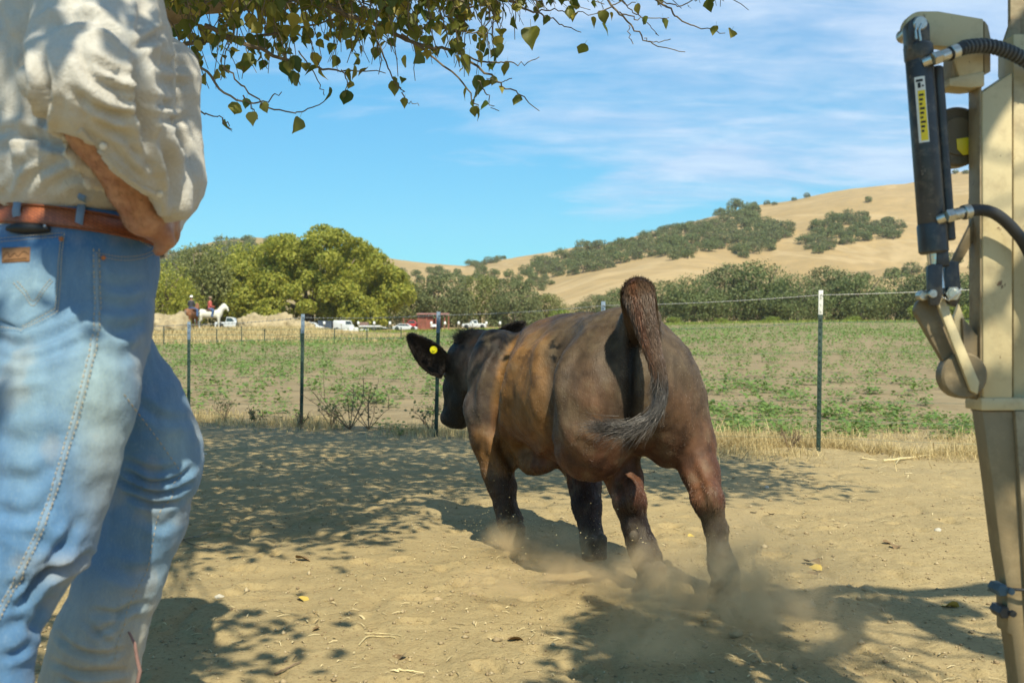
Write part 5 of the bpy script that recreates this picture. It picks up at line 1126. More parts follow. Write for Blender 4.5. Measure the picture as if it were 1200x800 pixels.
def place_tree(kind, x, y, z, s, rz, name, label, group, scale=None, cat='tree'):
    e = bpy.data.objects.new(name, None); COL.objects.link(e); e.location = (x, y, z); e.rotation_euler = (0, 0, rz); e.scale = scale if scale else (s, s, s); tag(e, label, cat, group)
    for nm, me in zip(('crown', 'trunk'), kind):
        if me is None: continue
        c = bpy.data.objects.new(nm, me); COL.objects.link(c); c.parent = e
    return e
rt_ = random.Random(5)
# --- hillside oaks
K_hill = [tree_kind(1.0, 0.72, 1500, 0.062, 9, 100 + k, M_oak2 if k % 2 else M_oak, 0.03, 0.04) for k in range(5)]
def hill_tree(px, py, wpx, label, group, name='oak_tree'):
    h = hill_hit(px, py)
    if h is None: return
    x, y, z = h; s = wpx / 1200 * y; place_tree(K_hill[rt_.randrange(5)], x, y, z - 0.14 * s, 1, rt_.uniform(0, 6.28), name, label, group, (s, s, s * rt_.uniform(.85, 1.15)))
def in_poly(x, y, poly):
    c = False; n = len(poly)
    for i in range(n):
        x1, y1 = poly[i]; x2, y2 = poly[(i + 1) % n]
        if (y1 > y) != (y2 > y) and x < (x2 - x1) * (y - y1) / (y2 - y1) + x1: c = not c
    return c
def grove(poly, n, w0, w1, label, group, gap=0.29):
    xs = [p[0] for p in poly]; ys = [p[1] for p in poly]; got = []; tries = 0
    while len(got) < n and tries < n * 60:
        tries += 1; x = rt_.uniform(min(xs), max(xs)); y = rt_.uniform(min(ys), max(ys)); w_ = rt_.uniform(w0, w1)
        if not in_poly(x, y, poly): continue
        if any(abs(x - a) < (w_ + b_) * gap and abs(y - c) < (w_ + b_) * gap * .36 for a, c, b_ in got): continue
        got.append((x, y, w_)); hill_tree(x, y, w_, label, group)
grove([(615, 322), (640, 306), (680, 297), (720, 290), (760, 277), (800, 268), (835, 262), (852, 246), (880, 246), (890, 262), (925, 274), (905, 296), (870, 304), (850, 290), (800, 306), (760, 300), (725, 312), (700, 318), (660, 326)], 200, 15, 30, 'round dark oak in the dense wood down the middle of the golden hill', 'oaks in the wood on the golden hill', 0.24)
grove([(546, 313), (580, 302), (620, 290), (655, 281), (668, 280), (640, 291), (600, 303), (560, 314)], 60, 10, 18, 'small dark oak on the ridge line left of the main wood', 'oaks along the hill ridge', 0.19)
grove([(868, 243), (905, 234), (948, 228), (945, 233), (905, 241), (880, 246)], 12, 9, 14, 'small dark oak on the skyline above the main wood', 'oaks on the skyline', 0.22)
grove([(942, 288), (962, 262), (985, 254), (1010, 258), (1030, 268), (1042, 262), (1058, 268), (1050, 280), (1020, 284), (985, 290), (958, 300)], 46, 16, 27, 'dark oak in the separate clump on the right part of the golden hill', 'oaks in the clump on the right slope', 0.25)
grove([(600, 330), (618, 322), (645, 328), (650, 338), (620, 344), (600, 340)], 9, 14, 22, 'oak in the hollow below the left end of the wood', 'oaks in the hollow')
grove([(455, 322), (520, 318), (600, 322), (600, 336), (520, 334), (455, 334)], 24, 13, 22, 'oak in the belt at the foot of the left golden slope', 'oaks at the foot of the left slope')
grove([(1110, 204), (1140, 196), (1200, 192), (1200, 199), (1140, 204)], 8, 10, 16, 'small oak on the high skyline behind the tan post', 'oaks on the high skyline')
hill_tree(1018, 238, 12, 'lone small oak high on the bare golden slope', None); hill_tree(798, 302, 16, 'low olive bush at the right foot of the wood', None, 'oak_bush')
for x_, y_, w_ in ((1068, 322, 30), (1045, 326, 26), (1092, 318, 22), (1010, 330, 24), (1115, 312, 30), (1150, 316, 34)): hill_tree(x_, y_, w_, 'larger grey oak on the lower right slope behind the roadside oaks', 'oaks on the lower right slope')
grove([(165, 322), (200, 305), (240, 292), (290, 285), (335, 290), (400, 306), (450, 314), (450, 326), (165, 336)], 110, 16, 34, 'scrubby olive oak on the green hill behind the big tree', 'oaks on the left hill', 0.30)
# --- oaks along the far side of the field
K_mid = [tree_kind(1.0, 0.85, 13000, 0.024, 22, 200 + k, [M_oak, M_oak2, M_oak, M_olive][k], 0.03, 0.02) for k in range(4)]
def mid_tree(px, wpx, top, base, d, kind, label, group=None, name='oak_tree'):
    q = P(px, 0, d); z = CAM_H + (400 - base) / 1200 * d; z = min(z, zg(q[0], q[1]) + .5); s = wpx / 1200 * d * 1.18; h_ = (base - top) / 1200 * d / 0.70 * 1.08; z -= 0.13 * h_
    place_tree(K_mid[kind], q[0], q[1], z, 1, rt_.uniform(0, 6.28), name, label, group, (s, s, h_))
ORD = ['first', 'second', 'third', 'fourth', 'fifth', 'sixth', 'seventh']; ROW = []
GR = 'roadside oaks beyond the right half of the field'; LB_ = 'rounded green oak in the row beyond the right half of the field'
for (x, w_, top, base, d, k) in [(700, 62, 346, 380, 215, 1), (735, 70, 338, 380, 230, 0), (772, 74, 330, 382, 220, 0), (812, 80, 323, 382, 215, 2), (850, 86, 312, 382, 225, 1), (893, 92, 308, 382, 220, 0), (935, 80, 322, 382, 210, 2), (972, 84, 315, 382, 222, 1), (1010, 88, 322, 382, 214, 0), (1052, 84, 320, 382, 220, 2), (1092, 90, 318, 382, 215, 1), (1135, 96, 322, 382, 210, 0), (1185, 110, 310, 384, 205, 2), (1250, 120, 305, 384, 205, 1)]: ROW.append((x, w_, top, base, d, k))
for i, a in enumerate(ROW): mid_tree(*a, 'green oak, %s in the roadside row beyond the field' % (ORD[i] + ' from the left' if i < 7 else ORD[len(ROW) - 1 - i] + ' from the right'), GR)
for (x, w_, top, base, d, k) in [(478, 70, 330, 388, 190, 3), (520, 84, 322, 388, 188, 1), (562, 80, 324, 388, 192, 3), (604, 70, 328, 388, 186, 1), (640, 60, 345, 386, 196, 3)]: mid_tree(x, w_, top, base, d, k, 'broad olive tree, %s from the left in the grove behind the red shed' % ORD[int((x - 478) / 40)], 'trees behind the red shed')
K_mid.append(tree_kind(1.0, 0.85, 13000, 0.024, 22, 260, M_yel, 0.03, 0.02)); K_mid.append(tree_kind(1.0, 0.85, 13000, 0.024, 22, 261, M_olive, 0.03, 0.02))
for (x, w_, top, base, d, k) in [(150, 90, 312, 384, 158, 5), (192, 84, 306, 384, 150, 4), (232, 92, 290, 384, 165, 5), (270, 96, 286, 384, 172, 4), (60, 120, 300, 384, 140, 1), (-40, 130, 300, 384, 140, 3)]: mid_tree(x, w_, top, base, d, k, 'tall olive tree, %s to the left of the big yellow-green tree' % {270: 'first', 232: 'second', 192: 'third', 150: 'fourth', 60: 'fifth', -40: 'sixth'}[x], 'trees left of the big tree')
# bright low shrubs along the field edge
for (x, w_, top, base, d) in [(655, 38, 360, 384, 150), (690, 34, 368, 384, 150), (1078, 36, 358, 380, 150), (1105, 44, 352, 380, 148), (1000, 26, 371, 380, 160), (905, 24, 372, 381, 160), (790, 26, 372, 382, 160), (745, 30, 370, 383, 160), (845, 22, 374, 382, 160), (1138, 40, 356, 380, 150)]: 
    q = P(x, 0, d); s = w_ / 1200 * d
    if 'K_shrub' not in globals(): K_shrub = tree_kind(1.0, 0.8, 1500, 0.06, 8, 300, M_brt, 0.02, 0.1)
    place_tree(K_shrub, q[0], q[1], zg(q[0], q[1]) - .1, 1, x, 'shrub', 'low bright green shrub at the far edge of the field', 'shrubs along the far edge of the field', (s, s, (base - top) / 1200 * d / .8), 'shrub')
# --- the big yellow-green tree
def big_tree():
    rng = np.random.default_rng(42); d = 172; c0 = P(362, 388, d); c0[2] = zg(c0[0], c0[1]); out = [(262, 352), (258, 330), (268, 308), (290, 292), (318, 280), (345, 272), (380, 263), (410, 276), (438, 292), (462, 318), (474, 345), (472, 378), (420, 386), (385, 384), (340, 376), (290, 380), (262, 372)]
    lb = []
    for k in range(125):
        for _ in range(50):
            x = rng.uniform(258, 474); y = rng.uniform(266, 386)
            if in_poly(x, y, out): break
        hw = 1.0 - ((x - 366) / 112) ** 2; dd = d + rng.uniform(-1, 1) * 14 * max(0.15, hw) ** .5; r = rng.uniform(8, 17) / 1200 * d
        ymin = np.interp(x, [258, 290, 318, 345, 380, 410, 438, 462, 474], [330, 292, 281, 273, 264, 277, 293, 318, 345]) + r * 1200 / d * .8; y = max(y, ymin); lb.append((P(x, y, dd) - c0, (r * 1.15, r, r * .85)))
    p, n = crown_points(lb, 120000, rng, 0.20, -0.85); V, F_ = leaves_mesh('crown', p, n, rng.uniform(.6, 1.4, len(p)) * 0.50, rng); me = np_mesh('crown', V, F_); me.materials.append(M_yel)
    mb = MB(); r = .95; mb.tube([(0, 0, -.4), (0, 0, .7), (.1, 0, 3.2), (0.2, 0, 5.0)], [r * 1.5, r, r * .8, r * .75], 10)
    for e in ((-7, 1, 6.5), (-4.5, -2, 8.5), (-1.5, 1, 10.5), (2.0, -1, 10), (5.0, 1, 8), (7.5, -1, 5.5), (3.2, -3, 5.0)): e = np.array(e, float) * 1.5; mb.tube([(0.1, 0, 2.8), e * .45 + (0, 0, .4), e], [r * .5, r * .32, r * .08], 7)
    tm = mb.mesh('trunk'); tm.materials.append(M_bark); tm.shade_smooth()
    place_tree((me, tm), c0[0], c0[1], c0[2], 1, 0, 'broad_tree', 'broad yellow-green tree with a dark trunk, the biggest beyond the field', None)
big_tree()

# ================================================================ buildings, vehicles, riders far off
M_rust = paint('rusty red boards', (0.23, 0.075, 0.05), 0.8, 0.3, 1.5); M_rustd = paint('rusty corrugated roof', (0.27, 0.12, 0.09), 0.6, 0.3, 1.0)
def shed():
    d = 152; c = P(510, 391, d); c[2] = zg(c[0], d) ; e = empty('open_shed', tuple(c)); tag(e, 'rusty red open-fronted shed standing beyond the field below the trees', 'shed'); k = d / 1200; z0 = c[2]
    H = (391 - 373) * k; mb = MB()
    for i in range(9): pass
    W0, W1, W2 = P(490, 0, d)[0], P(500, 0, d)[0], P(521, 0, d)[0]
    for i in range(8):
        x = W0 + (W1 - W0) * (i + .5) / 8; m_ = MB(); m_.box((x, d, z0 + H * .46), ((W1 - W0) / 16 - .012, .03, H * .46)); m_.build('board', M_rust, e)
    m_ = MB(); m_.box(((W1 + W2) / 2, d + 2.4, z0 + H * .4), ((W2 - W1) / 2 * .55, .04, H * .4)); m_.build('back_wall', M_rust, e)
    m_ = MB(); m_.box((W1 + .5, d + .1, z0 + H * .45), (.45, .05, H * .45)); m_.build('side_wall', M_rust, e)
    for x in (W0, W1, W1 + 1.4, W2, W2 + .6): m_ = MB(); m_.box((x, d - .05, z0 + H * .5), (.08, .08, H * .5)); m_.build('post', M_rust, e)
    m_ = MB(); y0 = z0 + H; 
    for i in range(20):
        x0_ = W0 - .3 + (W2 - W0 + .9) * i / 20; x1_ = W0 - .3 + (W2 - W0 + .9) * (i + 1) / 20; m_.prism([(x0_, d - .5, y0), (x1_, d - .5, y0 + .01), (x1_, d - .5, y0 + .06), ((x0_ + x1_) / 2, d - .5, y0 + .11), (x0_, d - .5, y0 + .06)], (0, 3.2, 0.25))
    m_.build('roof', M_rustd, e)
    m_ = MB(); m_.box((W1 + 1.2, d - .1, z0 + H * .30), (.6, .05, .18)); m_.build('sign_board', M_white, e)
    m_ = MB()
    # pen rails to the left
    for z in (.5, 1.0, 1.6): m_ = MB(); m_.box((W0 - 1.1, d, z0 + z), (1.1, .03, .03)); m_.build('rail', M_rust, e)
    m_ = MB(); m_.box((W0 - 2.2, d, z0 + .9), (.06, .06, .9)); m_.build('post', M_rust, e)
shed()
M_carw = paint('white car paint', (0.55, 0.56, 0.56), 0.3, 0.03, 2, spec=0.6); M_glass = paint('dark glass', (0.03, 0.04, 0.05), 0.1, 0.1, 2, spec=0.8); M_tyre = paint('tyre', (0.02, 0.02, 0.02), 0.85); M_red = paint('red paint', (0.45, 0.03, 0.03), 0.4, 0.1, 2); M_navy = paint('dark blue grey panels', (0.06, 0.08, 0.11), 0.6, 0.25, 1.0)
def vehicle(px, base, d, L_, H, kind, name, label, cat, paintm=None, rz=0.0):
    c = P(px, base, d); c[2] = max(c[2], zg(c[0], d)); c[2] = zg(c[0], d); e = empty(name, (0, 0, 0)); tag(e, label, cat); paintm = paintm or M_carw
    prof = {'pickup': [(-.5, .18), (.5, .18), (.5, .48), (.46, .56), (.20, .62), (.10, .96), (-.10, 1.0), (-.14, .60), (-.5, .60)], 'sedan': [(-.5, .2), (.5, .2), (.5, .50), (.44, .60), (.26, .66), (.12, .98), (-.22, 1.0), (-.38, .68), (-.49, .62)], 'van': [(-.5, .16), (.5, .16), (.5, .55), (.42, .62), (.34, .98), (-.47, 1.0), (-.5, .9)]}[kind]
    W_ = 0.9; mb = MB(); mb.prism([(x * L_, -W_, z * H) for x, z in prof], (0, 2 * W_, 0), 0.05); mb.build('body', paintm, e)
    win = {'pickup': [(.16, .64), (.08, .92), (-.09, .93), (-.11, .64)], 'sedan': [(.22, .68), (.11, .93), (-.21, .94), (-.33, .70)], 'van': [(.40, .64), (.33, .92), (.10, .92), (.10, .64)]}[kind]
    for s in (-1, 1): mb = MB(); mb.prism([(x * L_, s * (W_ + .006), z * H) for x, z in win], (0, -s * .03, 0)); mb.build('window', M_glass, e)
    for x in (-.32, .33):
        for s in (-1, 1): mb = MB(); mb.cyl((x * L_, s * W_ * .8, .33), (x * L_, s * (W_ + .03), .33), .34, 20, .04); w__ = mb.build('wheel', M_tyre, e)
    e.location = tuple(c); e.rotation_euler = (0, 0, rz); return e
vehicle(442, 390, 132, 0.1, 0.1, 'pickup', 'x', 'x', 'x') if False else None
vehicle(366, 389, 147, 3.4, 1.5, 'sedan', 'parked_car', 'small white car partly behind the dark panels by the big tree', 'car')
vehicle(403, 390, 150, 3.0, 1.7, 'van', 'parked_van', 'white truck with a tall cab right of the dark panels beyond the field', 'truck', rz=.1)
vehicle(475, 391, 150, 3.6, 1.05, 'sedan', 'parked_car', 'low white car parked alone left of the red shed', 'car')
vehicle(556, 390, 158, 3.8, 1.35, 'pickup', 'parked_pickup', 'white pickup right of the red shed', 'pickup', rz=math.pi)
vehicle(271, 376, 92, 2.6, 1.15, 'pickup', 'parked_pickup', 'white and blue-grey pickup in front of the horses on the bank', 'pickup', rz=0.1)
vehicle(484, 390, 156, 2.4, 1.5, 'sedan', 'parked_car', 'small red car at the left corner of the red shed', 'car', M_red)
def panels():
    d = 149; k = d / 1200; c = P(381, 389, d); c[2] = zg(c[0], d); e = empty('dark_panel_trailer', tuple(c)); tag(e, 'dark blue-grey stock trailer parked beside the white truck', 'trailer')
    for i in range(7): mb = MB(); mb.box((P(375 + 2.2 * i, 0, d)[0], d, c[2] + .95), (.105, .9, .62)); mb.build('panel', M_navy, e)
    mb = MB(); mb.box((c[0], d, c[2] + 1.62), (.95, .95, .05), None, .02); mb.build('roof', M_navy, e)
    for x in (-.5, .5): mb = MB(); mb.cyl((c[0] + x, d - .95, c[2] + .3), (c[0] + x, d - .7, c[2] + .3), .3, 18, .03); mb.build('wheel', M_tyre, e)
panels()
# white bales and tubs in front of the truck
for (x, w_, h_, dd) in [(405, .32, .34, 145), (411.5, .36, .44, 145), (417.5, .36, .40, 145.5), (424, .26, .26, 145.5), (395, .24, .26, 145), (430, .24, .24, 146)]:
    q = P(x, 0, dd); g = zg(q[0], dd); mb = MB(); mb.tube([(q[0], dd, g), (q[0], dd, g + .05), (q[0], dd, g + h_ * 1.5), (q[0], dd, g + h_ * 1.7)], [w_ * .9, w_, w_ * 1.05, w_ * .9], 14); o = mb.build('feed_tub', M_white); tag(o, 'white feed tub in the row in front of the white truck', 'tub', 'white tubs in front of the truck')
def flatbed():
    d = 152; q = P(434, 0, d); g = zg(q[0], d); e = empty('utility_trailer', (q[0], d, g)); tag(e, 'pale utility trailer standing between the tubs and the low white car', 'trailer'); mb = MB(); mb.box((q[0], d, g + .75), (1.6, .8, .12), None, .03); mb.build('bed', M_carw, e)
    mb = MB(); mb.box((q[0] - .9, d, g + 1.1), (.6, .7, .25), None, .05); mb.build('tool_box', paint('brown box', (.2, .12, .1), .7), e)
    for x in (-.7, .7): mb = MB(); mb.cyl((q[0] + x, d - .85, g + .32), (q[0] + x, d - .6, g + .32), .32, 18, .03); mb.build('wheel', M_tyre, e)
    mb = MB(); mb.tube([(q[0] + 1.6, d, g + .7), (q[0] + 2.6, d, g + .45)], .05, 8); mb.build('tow_bar', M_carw, e)
flatbed()
# horses and riders
def horse(px, foot, d, mat, label, heading, name='horse'):
    c = P(px, foot, d); c[2] = zg(c[0], d) - .0; e = empty(name, (0, 0, 0)); tag(e, label, 'horse'); F = Field((-1.5, -.5, 0), (1.75, .5, 2.25), 0.045)
    F.ell((-.0, 0, 1.22), (.85, .30, .34), None, .1); F.ell((-.62, 0, 1.28), (.36, .29, .34), None, .15); F.ell((.62, 0, 1.22), (.30, .26, .36), None, .15)
    F.chain([((.72, 0, 1.35), .24), ((1.02, 0, 1.72), .17), ((1.10, 0, 1.90), .13)], .12); F.chain([((1.10, 0, 1.92), .13), ((1.28, 0, 1.72), .11), ((1.38, 0, 1.50), .075)], .06)
    for s in (-1, 1):
        F.chain([((.66, .15 * s, 1.05), .14), ((.68, .15 * s, .62), .075), ((.68, .15 * s, .14), .05), ((.72, .15 * s, .04), .07)], .05)
        F.chain([((-.70, .16 * s, 1.12), .19), ((-.66, .16 * s, .80), .10), ((-.84, .16 * s, .58), .065), ((-.76, .16 * s, .14), .05), ((-.72, .16 * s, .04), .07)], .05); F.cone((1.08, .06 * s, 2.0), (1.10, .07 * s, 2.12), .04, .015, .02)
    v, f = F.nets(); v = relax(v, f, 1); link('body', np_mesh('body', v, f), mat, e)
    mb = MB(); mb.tube([(-.95, 0, 1.45), (-1.1, 0, 1.2), (-1.08, 0, .7), (-1.02, 0, .45)], [.06, .11, .10, .03], 8); mb.build('tail', mat if heading < 1 else M_bark, e); mb = MB(); mb.tube([(.62, 0, 1.62), (.88, 0, 1.86), (1.05, 0, 2.06)], [.04, .08, .05], 8); mb.build('mane', mat, e)
    mb = MB(); mb.box((.05, 0, 1.55), (.30, .33, .05), None, .03); mb.box((.28, 0, 1.66), (.05, .10, .10), None, .03); mb.build('saddle', paint('saddle', (.14, .06, .03), .6), e)
    e.location = tuple(c); e.rotation_euler = (0, 0, heading); return e
def rider(px, foot, d, heading, shirt_c, hat_c, label):
    c = P(px, foot, d); c[2] = zg(c[0], d); e = empty('person', (0, 0, 0)); tag(e, label, 'person'); F = Field((-.4, -.6, .7), (.7, .6, 2.7), .03)
    F.cone((0, 0, 1.68), (.0, 0, 2.1), .15, .17, .08); F.cone((0, .12, 2.15), (0, -.12, 2.15), .09, .09, .05); F.cone((0, 0, 2.2), (.02, 0, 2.32), .06, .06, .03); F.ell((.03, 0, 2.42), (.10, .085, .125), None, .02)
    for s in (-1, 1): F.chain([((0, .1 * s, 1.66), .12), ((.30, .36 * s, 1.50), .09), ((.18, .40 * s, 1.08), .06), ((.30, .40 * s, 1.02), .05)], .04); F.chain([((0, .2 * s, 2.13), .065), ((.08, .27 * s, 1.85), .05), ((.34, .10 * s, 1.80), .04)], .03)
    v, f = F.nets(); v = relax(v, f, 1); col = np.where(v[:, 2:3] > 2.24, np.array([(0.42, .22, .14)]), np.where(v[:, 2:3] > 1.70, np.array([shirt_c]), np.array([(0.05, .10, .22)]))); o = link('body', np_mesh('body', v, f, col), M_rider, e)
    mb = MB(); mb.tube([(.03, 0, 2.475), (.03, 0, 2.49), (.03, 0, 2.51), (.03, 0, 2.60), (.03, 0, 2.62)], [.17, .21, .11, .10, .06], 16); mb.build('hat', paint('rider hat', hat_c, .7), e)
    e.location = tuple(c); e.rotation_euler = (0, 0, heading)
_m = Mat('rider cloth'); M_rider = _m.done(_m.attr('tint'), .8)
M_gh = paint('grey white horse', (.62, .60, .52), .6, .1, 2); M_bh = paint('chestnut horse', (.20, .085, .035), .6, .2, 2)
horse(246, 386, 80, M_gh, 'white horse standing side-on on the bank with a rider in blue jeans', 0.15)
rider(246, 386, 80, 0.15, (.45, .09, .07), (.30, .2, .14), 'rider in a red top and blue jeans on the white horse')
horse(224, 385, 78, M_bh, 'brown horse seen from behind, left of the white horse', 1.45)
rider(224, 385, 78, 1.45, (.04, .04, .05), (.85, .83, .76), 'rider in a dark top and white hat on the brown horse')
# straw heaps and brush on the bank
M_straw = paint('pale straw heap', (0.34, 0.27, 0.16), 0.95, 0.3, 1.5, bump=0.8)
for i, (x, w_, h_, d, lb) in enumerate([(196, 3.6, 1.0, 74, 'pale straw heap at the left end of the bank'), (318, 5.4, 1.15, 84, 'broad pale straw heap on the bank in front of the big tree'), (345, 2.6, .6, 86, 'small straw heap at the foot of the dark trunk'), (300, 2.8, .8, 90, 'straw heap just right of the pickup on the bank')]):
    q = P(x, 0, d); g = zg(q[0], d); F = Field((q[0] - w_ * .62, d - 2.2, g - .3), (q[0] + w_ * .62, d + 2.2, g + h_ * 1.5), .12)
    rr = random.Random(i)
    for _ in range(9): F.ell((q[0] + rr.uniform(-.36, .36) * w_, d + rr.uniform(-.6, .6), g), (w_ * .2, .9, h_ * rr.uniform(.6, 1.1)), None, .3)
    v, f = F.nets(); n = vnormals(v, f); v = v + n * ((fbm(v, 1.8, 5, .65) - .45) * 1.3)[:, None]; o = link('straw_heap', np_mesh('straw_heap', v, f), M_straw); tag(o, lb, 'straw heap')
# ================================================================ crop, grass, weeds
rp = np.random.default_rng(21)
M_crop = leaf_mat('crop leaves', (0.10, 0.19, 0.035), (0.22, 0.31, 0.08), 0.55, 0.3)
def crop_plant(rng, n, s):
    """low leafy plant: stalks with broad leaves; returns V, F"""
    V, F_ = [], []; k = 0
    for i in range(n):
        a = rng.uniform(0, 6.28); r = s * rng.uniform(0.05, 0.5); z = s * rng.uniform(0.15, 0.62) * (1.1 - r / s); c = np.array((math.cos(a) * r, math.sin(a) * r, z)); d = np.array((math.cos(a), math.sin(a), rng.uniform(-.5, .4))); d /= np.linalg.norm(d); l = s * rng.uniform(.13, .26); sd = np.cross(d, (0, 0, 1)); sd /= np.linalg.norm(sd) + 1e-9; sd = sd * math.cos(.5) + np.array((0, 0, 1)) * rng.uniform(-.5, .5); w_ = l * .42
        V += [c, c + d * l * .45 + sd * w_, c + d * l, c + d * l * .45 - sd * w_, c * np.array((.3, .3, 0)), c * np.array((.3, .3, 0)) + sd * s * .012]; F_ += [(k, k + 1, k + 2, k + 3), (k + 4, k + 5, k, k)]; k += 6
    return np.array(V), [tuple(dict.fromkeys(f)) for f in F_]
K_crop = []
for k in range(6):
    V, F_ = crop_plant(np.random.default_rng(50 + k), 38, 1.0); me = np_mesh('crop_plant', V, F_); me.materials.append(M_crop); K_crop.append(me)
# where plants stand: patches
def crop_density(x, y):
    p = np.stack([x, y, np.zeros_like(x)], -1); px = 600 + 1200 * x / y; dn = fbm(p, 0.45, 3); near = 1 - sstep(11, 14, y)
    return np.where(dn > 0.47 + 0.03 * sstep(11, 14, y) * (1 - sstep(17, 24, y)) - 0.05 * near, 1.0, 0.20 + 0.32 * sstep(10.5, 12.5, y) * (1 - sstep(26, 40, y))) * (1 - 0.45 * sstep(60, 110, y) * sstep(500, 900, px)) * (1 - near * (0.75 - 0.35 * sstep(560, 760, px)))
N = 60000; yy = 8.7 + (130 - 8.7) * rp.random(N) ** 1.7; ww = 0.62 * yy; xx = rp.uniform(-1, 1, N) * ww
edge = np.interp(600 + 1200 * xx / yy, [0, 500, 1200], [10.6, 9.4, 8.6]); px_ = 600 + 1200 * xx / yy
leftbank = (px_ < 480) & (yy > np.interp(px_, [0, 150, 480], [40, 46, 75]))
dens = 1.9 * np.where(yy < 40, 1, 1.0) ; pr_ = np.clip(crop_density(xx, yy), 0, 1) * np.clip(dens * (0.62 * 2 * yy) * (1.7 * (130 - 8.7) / N) ** 0 / 1, 0, 9e9)
area_w = yy ** 1.0 * ((yy - 8.7) / 121.3 + 1e-3) ** (0.7 / 1.7)     # undo the sampling: keep per square metre
kp = (rp.random(N) < crop_density(xx, yy) * np.clip(area_w / area_w.max() * 3.2, 0, 1)) & (yy > edge) & ~leftbank
xx, yy = xx[kp], yy[kp]
extra = 240; ex_y = rp.uniform(8.9, 12.5, extra * 3); ex_x = rp.uniform(-.6, .6, extra * 3) * ex_y; ok_ = (crop_density(ex_x, ex_y) > .5) & (ex_y > np.interp(600 + 1200 * ex_x / ex_y, [0, 500, 1200], [10.6, 9.4, 8.6])) & ((rp.random(extra * 3) < .15) | (ex_x > 1)); xx = np.concatenate([ex_x[ok_][:extra], xx]); yy = np.concatenate([ex_y[ok_][:extra], yy])
zz = zf(xx, yy); size = rp.uniform(.12, .28, len(xx)) * (1 + .28 * sstep(11, 14, yy)); order = np.argsort(-(size / yy)); first = order[:280]; rest = order[280:]
for i in first:
    o = bpy.data.objects.new('crop_plant', K_crop[int(rp.integers(0, 6))]); COL.objects.link(o); s_ = float(size[i]); o.location = (float(xx[i]), float(yy[i]), float(zz[i]) - .01); o.rotation_euler = (0, 0, float(rp.uniform(0, 6.28))); o.scale = (s_, s_, s_ * float(rp.uniform(.7, 1.3)))
    tag(o, 'low green crop plant near the fence in the dry field', 'crop plant', 'crop plants nearest the fence')
n = 0; Vs, Fs = [], []
CP = [crop_plant(np.random.default_rng(70 + k), 20, 1.0)[0].reshape(-1, 6, 3)[:, :4].reshape(-1, 3) for k in range(8)]; CPf = [crop_plant(np.random.default_rng(90 + k), 6, 1.0)[0].reshape(-1, 6, 3)[:, :4].reshape(-1, 3) for k in range(8)]
for i in rest:
    s_ = size[i]; src = (CP if yy[i] < 35 else CPf)[int(rp.integers(0, 8))]; a = rp.uniform(0, 6.28); ca, sa = math.cos(a), math.sin(a); k_ = 1.0 if yy[i] < 35 else 1.8
    v = np.stack([(src[:, 0] * ca - src[:, 1] * sa) * s_ * k_ + xx[i], (src[:, 0] * sa + src[:, 1] * ca) * s_ * k_ + yy[i], src[:, 2] * s_ * k_ + zz[i]], 1); Vs.append(v)
V = np.concatenate(Vs); o = link('crop_rows', np_mesh('crop_rows', V, np.arange(len(V)).reshape(-1, 4)), M_crop, None, False); tag(o, 'scattered green crop covering the dry field beyond the fence', 'crop', kind='stuff')
# --- grasses
def blades(x, y, h_, w_, rng, lean=0.5, zoff=0.0):
    n = len(x); z = zf(x, y) + zoff; a = rng.uniform(0, 6.28, n); l = rng.normal(0, lean, n)[:, None]; d = np.stack([np.cos(a), np.sin(a), np.zeros(n)], 1); s = np.stack([-np.sin(a + rng.uniform(-1, 1, n)), np.cos(a), np.zeros(n)], 1); b = np.stack([x, y, z], 1); u = np.array((0, 0, 1.0)); h_ = h_[:, None]; w_ = w_[:, None]
    p1 = b + u * h_ * .55 + d * l * h_ * .3; p2 = b + u * h_ * np.clip(1 - abs(l) * .5, .2, 1) + d * l * h_
    V = np.stack([b - s * w_, b + s * w_, p1 + s * w_ * .8, p1 - s * w_ * .8, p2 + s * w_ * .15, p2 - s * w_ * .15], 1).reshape(-1, 3); i = np.arange(n)[:, None] * 6
    return V, np.concatenate([i + np.array([[0, 1, 2, 3]]), i + np.array([[3, 2, 4, 5]])])
M_dry = leaf_mat('dry grass', (0.40, 0.30, 0.13), (0.66, 0.53, 0.27), 0.7, 0.25)
nb = 46000; bx = rp.uniform(0.6, 5.2, nb); cy = np.interp(bx, [0.6, 2.4, 5.2], [8.75, 8.15, 7.75]); by = cy + rp.normal(.05, .48, nb) * np.where(rp.random(nb) < .5, 1, .6); cl_ = fbm(np.stack([bx, by, by * 0], -1), 2.2, 3); kp = cl_ > 0.40 + 0.12 * rp.random(nb); bx, by = bx[kp], by[kp]
V1, F1 = blades(bx, by, rp.gamma(2.2, .034, len(bx)) * (0.2 + cl_[kp] * 1.3), rp.uniform(.001, .0026, len(bx)), rp, 1.5)
nb = 16000; bx = rp.uniform(-6.5, 1.0, nb); cy = np.interp(bx, [-6.5, -2.3, -.8, 1.0], [12.2, 10.4, 9.4, 8.7]); by = cy + .25 + rp.normal(0, .35, nb); cl_ = fbm(np.stack([bx, by, by * 0], -1), 1.6, 3); kp = cl_ > .46; bx, by = bx[kp], by[kp]
V2, F2 = blades(bx, by, rp.uniform(.02, .13, len(bx)), rp.uniform(.001, .003, len(bx)), rp, 1.0)
o = link('dry_grass', np_mesh('dry_grass', np.concatenate([V1, V2]), np.concatenate([F1, F2 + len(V1)])), M_dry, None, False); tag(o, 'pale dry grass matted along the foot of the wire fence', 'grass', kind='stuff')
